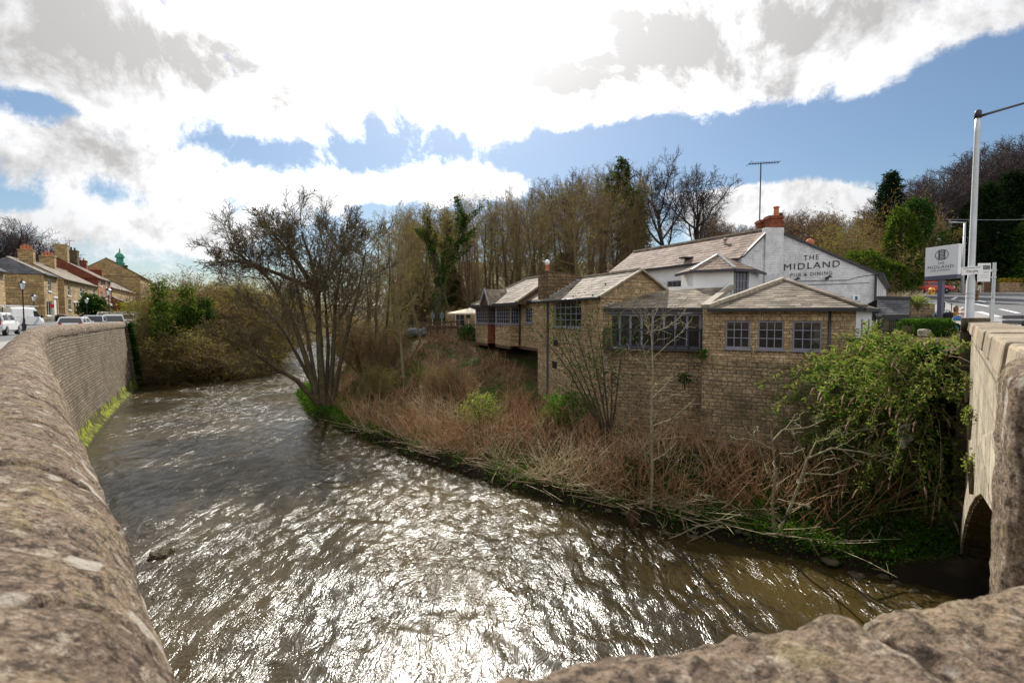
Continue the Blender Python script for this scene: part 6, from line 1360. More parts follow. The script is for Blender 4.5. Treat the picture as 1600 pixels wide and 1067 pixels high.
def place(key, px, Y, ptop, name, label, cat, group=None, rz=None, z=None, sx=1.0, g=random.Random(3)):
    x = XP(px, Y); z = tz(x, Y) if z is None else z; pr = protos[key]; s = (ZP(ptop, Y) - z) / pr[1]
    if pr[0] is None:
        o = thing(name, label, cat, (0, 0, 0), 0, group); tree_mesh(o, *pr[2:]); pr[0] = o
    else:
        o = copy_tree(pr[0]); o.name = name; o['label'] = label; o['category'] = cat
        for c in ('group',):
            if c in o: del o[c]
        if group: o['group'] = group
    o.location = (x, Y, z); o.scale = (s * sx, s * sx, s); o.rotation_euler = (0, 0, g.uniform(0, 6.28) if rz is None else rz); return o
# --- prototypes of the woodland trees
for i in range(4):
    proto('slim%d' % i, 20 + i, [dict(n=9, w=.05, up=.06, tip=.12), dict(k=24, t0=.22, a=(26, 64), l=(.16, .34), n=5, w=.16, up=.10, rr=.38, rmin=.012), dict(k=7, t0=.2, a=(24, 62), l=(.3, .6), n=3, w=.2, up=.08, rr=.5, rmin=.009), dict(k=5, t0=.2, a=(20, 55), l=(.35, .65), n=2, w=.15, up=.12, rr=.6, rmin=.006)], 13, .18, 1, ('olivebark', 'bark', 'oakbark', 'bark')[i], ('olivetwig', 'browntwig', 'olivetwig', 'browntwig')[i], (('bud', 'brownbud', 'bud', 'brownbud')[i], 1000, .13, .06, .12), starts=(1, 2, 1, 2)[i], spread=.1)
for i in range(2):
    proto('big%d' % i, 40 + i, [dict(n=6, w=.06, up=.1, tip=.55), dict(k=10, t0=.42, a=(22, 55), l=(.62, .9), n=6, w=.16, up=.10, rr=.62, tl=.5), dict(k=9, t0=.22, a=(25, 58), l=(.36, .6), n=5, w=.18, up=.07, rr=.5, rmin=.02), dict(k=7, t0=.2, a=(25, 55), l=(.36, .6), n=4, w=.2, up=.06, rr=.5, rmin=.016), dict(k=6, t0=.2, a=(25, 60), l=(.4, .65), n=2, w=.2, up=.05, rr=.6, rmin=.012)], 9, .32, 2, 'oakbark', 'oaktwig')
proto('small', 50, [dict(n=6, w=.08, up=.1, tip=.2), dict(k=13, t0=.2, a=(25, 50), l=(.3, .5), n=4, w=.15, up=.1, rr=.45), dict(k=8, t0=.2, a=(25, 55), l=(.35, .6), n=3, w=.18, up=.08, rr=.5, rmin=.022), dict(k=6, t0=.1, a=(25, 60), l=(.4, .7), n=2, w=.2, rr=.6, rmin=.018)], 8, .12, 1, 'oakbark', 'browntwig', starts=3, spread=.35)
for i in range(3):
    proto('scrub%d' % i, 60 + i, [dict(n=6, w=.14, up=.02, tip=.25), dict(k=11, t0=.12, a=(28, 65), l=(.32, .6), n=4, w=.2, up=.03, rr=.45), dict(k=7, t0=.1, a=(30, 70), l=(.4, .7), n=3, w=.22, up=.02, rr=.5, rmin=.012), dict(k=4, t0=.1, a=(30, 70), l=(.4, .7), n=2, w=.25, rr=.6, rmin=.009)], 6.5, .09, 1, 'bark', ('olivetwig', 'browntwig', 'browntwig')[i], (('bud', 'brownbud', 'brownbud')[i], (6500, 4500, 4500)[i], .17, .09, .2), starts=9, spread=.75)
g0_ = random.Random(77)
# --- the wood behind the pub: every tree on its own
W_ = 'slender trees of the wood behind the pub'
WL = ('slender pale olive tree among the close stems of the wood behind the pub', 'slender brown twiggy tree among the close stems of the wood behind the pub')
def top_line(px): return np.interp(px, [380, 560, 620, 660, 720, 790, 850, 900, 950, 1000], [425, 400, 326, 330, 322, 300, 288, 275, 265, 300])
n_ = 0
for row, (Y, step) in enumerate(((50, 25), (58, 19), (68, 20), (82, 24))):
    px = 612 + row * 7
    while px < 1015:
        k = n_ % 4; j = px + g0_.uniform(-7, 7)
        place('slim%d' % k, j, Y + g0_.uniform(-3.5, 3.5), top_line(j) + g0_.uniform(-14, 20) + (18 if row == 0 else 0), 'woodland_tree', WL[k % 2], 'tree', W_ + (' olive' if k % 2 == 0 else ' brown'), sx=1.05); n_ += 1
        px += step
for px, Y, pt_ in ((395, 95, 425), (425, 88, 430), (455, 100, 415), (480, 92, 405), (505, 105, 410), (530, 90, 398), (552, 80, 392), (575, 74, 372), (592, 66, 352), (440, 118, 428), (560, 108, 395)):
    k = n_ % 4; place('slim%d' % k, px, Y, pt_ + g0_.uniform(-8, 8), 'woodland_tree', 'hazy slender tree on the far bank seen through the large multi-stem riverside tree', 'tree', 'far trees upstream', sx=1.5); n_ += 1
place('slim0', 797, 52, 284, 'birch_tree', 'tall fine-twigged birch standing above the wood roughly over the small gablet', 'tree', sx=.9)
place('big1', 893, 66, 262, 'bare_tree', 'broad bare crowned tree rising above the wood just before the pine', 'tree', rz=.5)
place('big0', 1043, 62, 240, 'bare_tree', 'largest bare spreading tree with dark trunk behind the pub roof, next to the pine', 'tree', rz=1.2, sx=.92)
place('big1', 1083, 64, 258, 'bare_tree', 'bare spreading tree with rounded crown at the open side of the largest one', 'tree', rz=3.6, sx=.95)
place('big0', 935, 74, 258, 'bare_tree', 'dark bare tree crown directly behind the tall pine', 'tree', rz=4.4, sx=.8)
for i, (px, Y, pt_) in enumerate(((1110, 84, 338), (1135, 88, 348), (1158, 92, 352), (1225, 90, 330), (1250, 86, 326), (1275, 88, 330), (1300, 84, 335), (1240, 98, 340), (1098, 80, 332), (1122, 76, 345), (1148, 80, 350), (1210, 82, 336), (1262, 80, 335), (1288, 78, 332), (1172, 86, 352))):
    place('small', px, Y, pt_, 'bare_tree', 'small bare tree on the skyline between the big bare trees and the brown slope', 'tree', 'small bare skyline trees', sx=1.15)
for px, Y, pt_, k, lab in ((765, 60, 312, 0, 'dark bare tree inside the wood above the far bays'), (832, 64, 296, 1, 'dark bare tree inside the wood behind the birch'), (700, 66, 322, 1, 'dark bare tree directly behind the ivy clad tree'), (650, 70, 330, 0, 'dark bare tree deep in the wood behind the slim olive trees')):
    place('big%d' % k, px, Y, pt_, 'bare_tree', lab, 'tree', sx=.75)
# mid-ground slender trees on the near bank
for i, (px, Y, pt_, k, lab) in enumerate(((631, 31, 322, 0, 'tall slim olive tree standing on the bank left of the brown stems'), (606, 34, 330, 2, 'slim olive tree just beside the multi-stem riverside tree'), (658, 37, 334, 0, 'slim budding tree between the bank tree and the ivy tree'), (585, 38, 345, 2, 'slim tree half behind the riverside tree crown'), (617, 41, 336, 1, 'slim brown tree behind the bank tree'), (732, 46, 330, 1, 'slim brown tree just beyond the ivy tree'), (645, 46, 340, 2, 'slim olive tree behind the timber fence'))):
    place('slim%d' % k, px, Y, pt_, 'slender_tree', lab, 'tree', sx=.8)
for px, Y, pt_, lab in ((566, 36, 470, 'leafless bush behind the trunk of the riverside tree'), (600, 33, 500, 'olive bush on the green bank beside the slim trees'), (545, 44, 480, 'brown bush at the water beyond the riverside tree'), (700, 47, 470, 'brown bush beside the terrace and the ivy tree'), (660, 52, 450, 'olive bush behind the folded parasols'), (580, 30, 560, 'small twiggy bush low on the bank between trunk and stems'), (760, 52, 440, 'brown bush behind the pub gablet'), (690, 27, 560, 'dead brown bush on the slope below the terrace'), (858, 20.5, 628, 'low twiggy bush between the lime shrub and the fan shrub'), (625, 25, 625, 'low twiggy bush on the bank below the slim trees'), (1090, 17.2, 690, 'dark twiggy bush against the rubble wall beside the pale slim tree'), (1150, 16.2, 730, 'dark twiggy bush against the wall before the twisted sapling')):
    place('scrub%d' % (n_ % 3), px, Y, pt_, 'bush', lab, 'bush'); n_ += 1
# left bank thicket
for i, (px, Y, pt_) in enumerate(((232, 50, 470), (262, 53, 438), (292, 56, 425), (322, 58, 428), (352, 59, 432), (380, 61, 440), (408, 64, 452), (300, 49, 490), (338, 51, 500), (372, 54, 500), (405, 57, 505), (265, 47, 520), (430, 70, 440), (350, 66, 418), (300, 68, 415), (395, 75, 425))):
    place('scrub%d' % (0, 0, 1)[i % 3], px, Y, pt_, 'thicket_bush', ('olive brown leafless bush in the dense thicket on the street bank of the river', 'olive brown leafless bush in the dense thicket on the street bank of the river', 'reddish brown leafless bush in the dense thicket on the street bank of the river')[i % 3], 'bush', 'thicket bushes' + (' brown' if i % 3 == 2 else ' olive'), sx=1.35)
for px, Y, pt_, k in ((8, 92, 338, 0), (40, 100, 352, 1), (66, 108, 372, 0), (-25, 88, 345, 1)):
    place('big%d' % k, px, Y, pt_, 'bare_tree', 'bare tree on the skyline behind the stone houses of the street', 'tree', 'bare trees behind the houses', sx=1.1)
# right slope
for i, (px, Y, pt_) in enumerate(((1310, 47, 372), (1335, 50, 330), (1360, 54, 305), (1385, 58, 300), (1345, 44, 385), (1372, 46, 370), (1384, 73, 320), (1425, 74, 300), (1330, 60, 318), (1412, 72, 345), (1368, 41, 405), (1405, 72, 290), (1325, 42, 400))):
    place('scrub%d' % (1, 0, 2)[i % 3], px, Y, pt_, 'scrub_tree', 'tangled leafless scrub tree on the slope behind the white gable', 'tree', 'brown scrub on the slope', sx=.6 if px > 1335 else 1.0, z=tz(XP(px, Y), Y) - 1)
for px, Y, pt_, k, lab in ((1478, 92, 262, 0, 'bare crooked tree on the ridge lowest of the skyline behind the pub sign'), (1512, 95, 240, 1, 'bare crooked tree on the ridge behind the tall lamp column'), (1552, 96, 218, 0, 'bare tree on the ridge between lamp column and frame edge'), (1592, 98, 196, 1, 'highest bare tree on the ridge at the frame edge'), (1440, 88, 272, 1, 'thin bare tree on the ridge beside the dark fir top')):
    place('big%d' % k, px, Y, pt_, 'bare_tree', lab, 'tree', sx=1.15)

for i, (px, Y, pt_, k) in enumerate(((1462, 84, 285, 0), (1495, 88, 262, 1), (1530, 90, 240, 0), (1572, 92, 214, 1), (1610, 94, 205, 0), (1345, 74, 322, 1), (1420, 80, 292, 0))):
    place('big%d' % k, px, Y, pt_, 'bare_tree', 'crooked bare tree in the close belt along the ridge behind the conifers', 'tree', 'ridge tree belt', sx=1.25)

# --- single trees with their own skeletons
def pixstem(pl, Y, r0, r1, base=None, dY=0.0):
    n = len(pl); pts = []
    for i, (px, py) in enumerate(pl): pts.append(P(px, py, Y + dY * i / (n - 1)))
    q = []
    for i in range(len(pts) - 1):
        for k in range(2): q.append(pts[i].lerp(pts[i + 1], k / 2))
    q.append(pts[-1]); m = len(q)
    if base is not None: q[0] = base
    return q, [r0 + (r1 - r0) * (i / (m - 1)) ** .8 for i in range(m)]
def custom(name, label, cat, stems, Sx, seed, mt, mc, fleck=None, root=None):
    g = random.Random(seed); out = [[]]
    b = stems[0][0][0]; o = thing(name, label, cat, tuple(b))
    for q, r in stems:
        q = [p - b for p in q]; L = sum((q[i + 1] - q[i]).length for i in range(len(q) - 1)); out[0].append((q, r)); kids(g, q, r, L, 1, Sx, out)
    tree_mesh(o, out, 1, mt, mc, fleck, (10, 5, 4, 3, 3)); return o
Yr = 31.0; rb = P(506, 648, Yr)
RS = [dict(), dict(k=14, t0=.36, a=(22, 60), l=(.2, .34), n=5, w=.16, up=.09, rr=.42, rmin=.022), dict(k=10, t0=.2, a=(22, 55), l=(.36, .6), n=4, w=.18, up=.07, rr=.5, rmin=.014), dict(k=7, t0=.2, a=(25, 55), l=(.35, .6), n=3, w=.2, up=.06, rr=.55, rmin=.011), dict(k=3, t0=.2, a=(25, 55), l=(.4, .6), n=2, w=.2, up=.05, rr=.6, rmin=.006)]
stems = [pixstem([(508, 648), (503, 600), (498, 520), (497, 450), (484, 400), (472, 368)], Yr, .29, .05), pixstem([(509, 642), (513, 540), (507, 450), (522, 372)], Yr, .15, .03, None, 2.5), pixstem([(500, 640), (482, 530), (462, 440), (448, 380)], Yr, .15, .03, None, -.5), pixstem([(500, 640), (478, 560), (455, 490), (425, 440), (392, 410), (362, 392)], Yr, .20, .04, None, -1.5), pixstem([(498, 632), (465, 595), (425, 570), (390, 548), (355, 530)], Yr, .21, .04, None, -2.5),
         pixstem([(503, 625), (470, 565), (445, 520), (412, 480), (368, 452)], Yr, .16, .03, None, 2), pixstem([(514, 640), (520, 560), (524, 480), (532, 420), (538, 375)], Yr, .19, .03, None, 1.5), pixstem([(518, 640), (530, 575), (545, 510), (560, 455), (572, 390)], Yr, .17, .03, None, -1), pixstem([(497, 455), (520, 420), (545, 385), (556, 358)], Yr, .2, .03, None, 2), pixstem([(497, 460), (465, 410), (435, 375), (415, 352)], Yr, .2, .03, None, 1), pixstem([(497, 455), (440, 430), (392, 412), (345, 405)], Yr, .18, .03, None, -2)]
custom('riverside_tree', 'large many-stemmed leafless tree leaning over the river from the tip of the bank', 'tree', stems, RS, 5, 'bark', 'twig', ('bud', 9000, .06, .035, .05))
# pale slim tree, fan shrub, twisted sapling
Yp_ = 14.8; PS = [dict(), dict(k=24, t0=.22, a=(50, 80), l=(.18, .34), n=6, w=.14, up=.09, rr=.4, rmin=.008, tip=.4), dict(k=11, t0=.15, a=(35, 70), l=(.14, .34), n=3, w=.25, up=.08, rr=.6, rmin=.006, tip=.5)]
custom('pale_sapling', 'straight slim pale barked tree on the river edge in front of the glazed room', 'tree', [pixstem([(1017, 808), (1019, 740), (1018, 660), (1020, 580), (1018, 520), (1020, 484)], Yp_, .056, .010)], PS, 8, 'palebark', 'palebark')
FS = [dict(), dict(k=7, t0=.35, a=(15, 40), l=(.2, .4), n=4, w=.12, up=.08, rr=.4, rmin=.008), dict(k=4, t0=.2, a=(20, 45), l=(.3, .5), n=2, w=.15, up=.06, rr=.5, rmin=.005)]
custom('fan_shrub', 'dark many-stemmed shrub fanning up the pub wall beside the drainpipe', 'shrub', [pixstem([(952, 690), (940 + dx * .3, 640), (925 + dx * .6, 580), (905 + dx, 500 + abs(dx) * .35)], 19.0, .05, .012, None, dy) for dx, dy in ((-45, 0), (-28, -1), (-10, .5), (12, -1), (30, .3), (52, -.5), (-60, -.6), (70, 0))], FS, 9, 'bark', 'twig', ('ivy', 900, .12, .07, .2))
TS = [dict(), dict(k=6, t0=.3, a=(35, 75), l=(.3, .55), n=7, w=.32, up=.02, rr=.5, rmin=.010, tip=.4), dict(k=4, t0=.2, a=(30, 70), l=(.3, .5), n=4, w=.3, up=.05, rr=.6, rmin=.007, tip=.5)]
Yq = 13.0
custom('twisted_sapling', 'twisted forked pale sapling at the waterline in front of the ivy wall', 'tree', [pixstem([(1197, 866), (1212, 838), (1232, 800), (1248, 760), (1262, 715)], Yq, .07, .03), pixstem([(1211, 840), (1207, 790), (1212, 740), (1205, 672)], Yq, .05, .02, None, -.4), pixstem([(1262, 716), (1300, 700), (1345, 706), (1392, 716)], Yq, .032, .012, None, -.6), pixstem([(1206, 690), (1222, 672), (1262, 668), (1290, 655)], Yq, .028, .01, None, .3), pixstem([(1207, 702), (1180, 688), (1158, 684)], Yq, .024, .008, None, -.4), pixstem([(1256, 740), (1300, 742), (1350, 722), (1420, 712)], Yq, .03, .008, None, .6), pixstem([(1262, 718), (1275, 690), (1320, 680), (1350, 668)], Yq, .024, .008, None, .2)], TS, 12, 'palebark', 'palebark')
custom('dead_branch', 'pale tangled dead branch lying over the water edge beside the slim pale tree', 'branch', [pixstem([(1125, 815), (1090, 822), (1055, 838), (1030, 846)], 13.6, .03, .008), pixstem([(1130, 820), (1100, 835), (1068, 850)], 13.4, .02, .006), pixstem([(1070, 825), (1062, 800), (1085, 775), (1100, 770)], 13.8, .018, .006)], TS, 14, 'palebark', 'palebark')

# --- leafy and ivy-clad things
def blob_leaves(c, rad, n, ln, wd, seed=0, hollow=.55, up=.2, clump=0.55):
    """leaves through a lumpy volume, thick at the outside, with gaps"""
    rs = np.random.RandomState(seed); d = rs.normal(size=(n * 3, 3)); d /= np.linalg.norm(d, axis=1)[:, None]
    lump = fbm(d[:, 0] * 1.9 + seed, d[:, 1] * 1.9, d[:, 2] * 1.9, 3); keep = rs.uniform(-.6, .8, n * 3) < lump * 1.0 + (1 - clump)
    d = d[keep][:n]; lump = lump[keep][:n]; r = (hollow + (1 - hollow) * rs.uniform(0, 1, len(d)) ** .6) * (1 + .33 * lump)
    p = np.array(c)[None] + d * r[:, None] * np.array(rad)[None]
    return leaves(p, d + rs.normal(size=d.shape) * .7 + (0, 0, up), ln, wd, rs)
def ivy_on(br, n, off, ln, wd, seed):
    rs = np.random.RandomState(seed); A, B_, Rr_ = [], [], []
    for p, r in br:
        for i in range(len(p) - 1): A.append(tuple(p[i])); B_.append(tuple(p[i + 1])); Rr_.append(r[i])
    A, B_, Rr_ = np.array(A), np.array(B_), np.array(Rr_); L = np.linalg.norm(B_ - A, axis=1); k = rs.choice(len(L), n, p=L / L.sum())
    c = A[k] + (B_ - A)[k] * rs.uniform(0, 1, (n, 1)); d = rs.normal(size=(n, 3)); d[:, 2] *= .5; d /= np.linalg.norm(d, axis=1)[:, None]
    lump = .6 + .8 * np.clip(fbm(c[:, 0] * .9, c[:, 1] * .9, c[:, 2] * .9 + seed, 2) + .3, 0, 1.2)
    return leaves(c + d * (Rr_[k, None] + off * lump[:, None] * rs.uniform(.2, 1, (n, 1))), d * .6 + (0, 0, -.6) + rs.normal(size=(n, 3)) * .4, ln, wd, rs)
def ivy_tree(name, label, stems, Sx, seed, n, off, ln, mat, mc='twig', fl=None):
    g = random.Random(seed); out = [[]]; b = stems[0][0][0]; o = thing(name, label, 'tree', tuple(b))
    for q, r in stems: q = [p - b for p in q]; L = sum((q[i + 1] - q[i]).length for i in range(len(q) - 1)); out[0].append((q, r)); kids(g, q, r, L, 1, Sx, out)
    tree_mesh(o, out, 1, 'bark', mc, fl, (8, 5, 3, 3)); v, f = ivy_on(out[0] + (out[1][: len(out[1]) // 2] if len(out) > 1 else []), n, off, ln, ln * .8, seed); npmesh('ivy', v, f, MT[mat], o, True); return o
IS = [dict(), dict(k=14, t0=.35, a=(25, 55), l=(.2, .35), n=4, w=.15, up=.08, rr=.4, rmin=.02), dict(k=6, t0=.2, a=(25, 55), l=(.35, .6), n=3, w=.18, up=.07, rr=.5, rmin=.012), dict(k=5, t0=.2, a=(25, 55), l=(.35, .6), n=2, w=.2, up=.05, rr=.6, rmin=.009)]
ivy_tree('ivy_clad_tree', 'dark forked tree thickly clad in ivy rising behind the folded parasols', [pixstem([(683, 520), (684, 470), (688, 440), (700, 405), (722, 372), (728, 335)], 44, .35, .08), pixstem([(686, 445), (676, 400), (668, 365), (668, 338)], 44, .22, .06), pixstem([(692, 430), (696, 380), (703, 345)], 44.5, .16, .05)], IS, 31, 9000, .30, .14, 'ivy', 'olivetwig', ('bud', 2500, .16, .08, .2))
for i, (px, py0, py1, Y, m, lab) in enumerate(((254, 590, 470, 47.5, 'ivylight', 'bright ivy column tree nearest the end of the river wall'), (247, 560, 440, 52, 'ivylight', 'thin ivy clad trunk behind the wall-end ivy column'), (291, 560, 446, 49, 'ivylight', 'tall sunlit ivy column tree in the middle of the thicket'), (318, 555, 466, 51, 'ivy', 'dark ivy column tree at the river side of the sunlit one'), (270, 570, 474, 50, 'ivylight', 'short ivy covered stump tree between two taller ivy columns'), (262, 500, 452, 60, 'ivy', 'far dark ivy spire behind the thicket'))):
    x0 = px; ivy_tree('ivy_column_tree', lab, [pixstem([(x0, py0), (x0 - 2, (py0 * 2 + py1) / 3), (x0 + 2, (py0 + py1 * 2) / 3), (x0 + 1, py1)], Y, .2, .05)], [dict(), dict(k=8, t0=.3, a=(30, 60), l=(.14, .25), n=3, w=.2, rr=.4, rmin=.015), dict(k=5, t0=.2, a=(30, 60), l=(.4, .6), n=2, w=.2, rr=.5, rmin=.01)], 40 + i, 2600, .85, .24, m)
for i, (px, py, Y, rx, rz_, n, m, lab) in enumerate(((1408, 378, 46, 1.25, 2.7, 3600, 'ivylight', 'tall sunlit ivy smothered tree behind the pub sign'), (1392, 436, 41, 1.1, 1.3, 2000, 'ivylight', 'lower mound of glossy ivy beside the white gable slope'), (1440, 408, 70, 3.6, 4.0, 5200, 'ivy', 'dark ivy thicket directly behind the pub sign board'), (1350, 425, 40, 1.4, 1.5, 1900, 'ivylight', 'small ivy clump low on the scrub slope'), (1432, 345, 52, 1.4, 2.0, 2600, 'ivy', 'dark ivy crown at the top of the slope'))):
    c = P(px, py, Y); gz = tz(c.x, Y); t_ = thing('ivy_mound', lab, 'ivy', (c.x, Y, gz)); o_ = [([V((0, 0, -.5)), V((.1, .1, (c.z - gz) * .5)), V((-.1, 0, c.z - gz)), V((.1, .1, c.z - gz + rz_ * .7))], [.3, .25, .2, .08])]
    v, f = tubes(o_, 8); npmesh('trunk', v, f, MT['bark'], t_, True, True)
    b1 = blob_leaves((0, 0, c.z - gz), (rx, rx, rz_), n, .26, .2, 50 + i, .6); b2_ = blob_leaves((rx * .4, -.3, max(.8, (c.z - gz) * .45)), (rx * .9, rx * .8, rz_ * .7), n // 2, .26, .2, 70 + i, .6)
    v, f, _ = join([(b1, 0), (b2_, 0)]); npmesh('foliage', v, f, MT[m], t_, True)
def conifer(name, label, px, Y, ptop, mat, seed, wid, droop, n_br, bare=.2, dens=26, ln=.34):
    x = XP(px, Y); z = tz(x, Y); H = ZP(ptop, Y) - z; g = random.Random(seed); o = thing(name, label, 'tree', (x, Y, z)); tr = [([V((0, 0, -.5)), V((g.gauss(0, .1), 0, H * .35)), V((g.gauss(0, .15), g.gauss(0, .15), H * .7)), V((0, 0, H))], [H * .022, H * .017, H * .01, .02])]
    br, cs, ds = [], [], []
    for i in range(n_br):
        t = bare + (1 - bare) * (i / n_br) ** .9; zc = H * t; a = i * 2.4 + g.uniform(-.4, .4); w = wid * (1 - ((t - bare) / (1 - bare)) ** 1.4 * .88) * g.uniform(.55, 1.15)
        d = V((math.cos(a), math.sin(a), 0)); p0 = V((0, 0, zc)); pts = [p0 + d * w * u + V((0, 0, -droop * w * u * u + .25 * w * u * (1 - u) * 2)) + V((g.gauss(0, .08), g.gauss(0, .08), g.gauss(0, .08))) * w * .4 * u for u in (0, .33, .66, 1)]
        br.append((pts, [.05, .035, .02, .01]))
        m = int(dens * (.5 + w / wid))
        for k in range(m):
            u = g.uniform(.25, 1.08) * 3; j = min(2, int(u)); q = pts[j].lerp(pts[j + 1], u - j); s = w * .22 * (1.1 - u / 4)
            cs.append((q.x + g.gauss(0, s), q.y + g.gauss(0, s), q.z + g.gauss(0, s * .35))); ds.append((d.x + g.gauss(0, .6), d.y + g.gauss(0, .6), g.gauss(-.05, .4)))
    v, f, _ = join([(tubes(tr, 8), 0), (tubes(br, 4), 0)]); npmesh('trunk', v, f, MT['oakbark'], o, True, True)
    a_ = leaves(np.repeat(np.array(cs), 4, 0) + NR.normal(size=(len(cs) * 4, 3)) * ln * .5, np.repeat(np.array(ds), 4, 0) + NR.normal(size=(len(cs) * 4, 3)) * .5, ln, ln * .32); npmesh('foliage', a_[0], a_[1], MT[mat], o, True); return o
conifer('pine_tree', 'tall green scots pine standing over the wood behind the pub', 970, 58, 253, 'pine', 3, 3.3, -.1, 52, .36, 34, .34)
conifer('pine_tree', 'smaller green pine hugging the tall pine on its open side', 994, 59, 300, 'pine', 4, 1.5, -.1, 40, .45, 24, .36)
conifer('fir_tree', 'pointed dark fir top rising from the scrub above the white gable', 1384, 58, 274, 'conifer', 5, 3.0, .25, 80, .3, 30, .4)
for i, (px, Y, pt_, w, m, lab) in enumerate(((1535, 74, 290, 4.6, 'conifer', 'dark conifer across the road just behind the lamp column'), (1568, 78, 272, 5.4, 'conifer', 'broad dark conifer between lamp column and frame edge'), (1602, 76, 268, 5.2, 'conifer', 'darkest tall conifer at the frame edge across the road'), (1612, 70, 330, 4.6, 'cedar', 'greener drooping conifer at the frame edge above the flower wall'), (1512, 80, 318, 4.2, 'conifer', 'dark conifer behind the bus stop and thin lamp'), (1482, 76, 360, 3.6, 'conifer', 'low dark conifer behind the pub sign edge'))):
    conifer('conifer', lab, px, Y, pt_, m, 80 + i, w, .4, 90, .06, 42, .5)
for i, (px, Y, pt_, lab) in enumerate(((705, 56, 418, 'low dark evergreen under the wood beside the ivy clad tree'), (985, 57, 372, 'dark holly behind the pub roof at the foot of the pines'), (655, 58, 425, 'dark evergreen bush in shade behind the slim trees'), (880, 60, 398, 'small evergreen among the stems above the pub chimney'))):
    conifer('evergreen_bush', lab, px, Y, pt_, 'ivy', 120 + i, 2.4, .2, 60, .08, 40, .3)
# shrubs with leaves
def leafy(name, label, cat, c, rad, n, ln, wd, mat, seed, hollow=.3, stemmat='twig', ns=9):
    gz = c.z - rad[2]; t_ = thing(name, label, cat, (c.x, c.y, gz)); g = random.Random(seed); out = []
    for i in range(ns): a = g.uniform(0, 6.28); q = g.uniform(.2, .85); out.append(([V((0, 0, -.2)), V((math.cos(a) * rad[0] * q * .5, math.sin(a) * rad[1] * q * .5, rad[2] * .8)), V((math.cos(a) * rad[0] * q, math.sin(a) * rad[1] * q, rad[2] * g.uniform(1.1, 1.7)))], [.03, .02, .008]))
    v, f = tubes(out, 4); npmesh('stem', v, f, MT[stemmat], t_, True, True); v, f = blob_leaves((0, 0, rad[2]), rad, n, ln, wd, seed, hollow); npmesh('foliage', v, f, MT[mat], t_, True); return t_
leafy('lime_shrub', 'pale yellow green leafy shrub among the red brown stems', 'shrub', P(752, 640, 22.5), (1.0, .8, .7), 1000, .13, .07, 'bush', 5, .2)
leafy('green_shrub', 'rounded green shrub under the far end of the pub bays', 'shrub', P(733, 524, 36.2), (.8, .7, .75), 1500, .13, .08, 'ivy', 6)
leafy('green_shrub', 'dark green bush at the foot of the pub wall by the fan shrub', 'shrub', P(893, 640, 20.5), (1.1, .8, .8), 1600, .13, .07, 'hedge', 7)
leafy('green_shrub', 'dark evergreen shrub beside the terrace steps on the street', 'shrub', P(146, 481, 76), (1.7, 1.7, 2.0), 4500, .3, .22, 'ivy', 8, .1)
leafy('yellow_shrub', 'bright yellow flowering shrub at the end of the parked cars', 'shrub', P(210, 484, 80), (1.9, 1.9, 1.3), 1800, .26, .2, 'lime', 9); leafy('yellow_shrub', 'yellow green shrub beside the ivy at the wall end', 'shrub', P(232, 483, 66), (1.6, 1.6, 1.3), 1500, .24, .18, 'lime', 10)
leafy('wall_plant', 'pale trailing plant on top of the old stone wall stub', 'plant', P(1434, 471, 23.4), (.55, .35, .22), 500, .1, .06, 'bush', 11, .2); leafy('wall_plant', 'small green tuft growing from the pub wall by the glazed room', 'plant', P(1098, 552, 19.4), (.2, .12, .2), 160, .09, .06, 'hedge', 12, .1, 'twig', 4); leafy('wall_plant', 'dark green tuft on the rubble wall below the balcony', 'plant', P(1070, 592, 20.0), (.26, .14, .22), 200, .1, .06, 'ivy', 13, .1, 'twig', 4)
for i, (px, py, Y, lab) in enumerate(((1542, 727, 0, 'tuft of green weed above the bridge arch ring'), (1533, 650, 0, 'trailing weed on the pale bridge spandrel'), (1524, 600, 0, 'small weed high on the bridge wall near the pier'))):
    k = (px - 800) / F; Yb_ = .33 / (k - .871) if k > .872 else 11; c = P(px, py, min(11.5, Yb_)); leafy('wall_weed', lab, 'plant', c - bn * .12, (.10, .10, .16), 110, .04, .026, 'bush', 90 + i, .1, 'twig', 4)
# clipped hedge
hc = thing('clipped_hedge', 'neatly clipped bright green hedge in front of the pub sign', 'hedge', P(1446, 521, 16.6)); a, b = P(1414, 512, 16.9), P(1480, 512, 16.2)
rs = np.random.RandomState(4); u = rs.uniform(0, 1, 7000)[:, None]; ang = rs.uniform(0, 2 * PI, 7000); rr_ = rs.uniform(.8, 1.05, 7000); sq = np.clip(np.stack([np.zeros(7000), np.cos(ang) * .42, np.sin(ang) * .27], 1), -.36, .36) * rr_[:, None]
c = np.array(a)[None] * (1 - u) + np.array(b)[None] * u + sq; v, f = leaves(c, sq * 2 + rs.normal(size=c.shape) * .5 + (0, 0, .2), .055, .035, rs); npmesh('foliage', v, f, MT['hedge'], hc)
mb = MB(); mb.bar(a - V((0, -.1, .06)), b - V((0, -.1, .06)), .4, .22); mb.build('inner_growth', MT['twig'], hc)
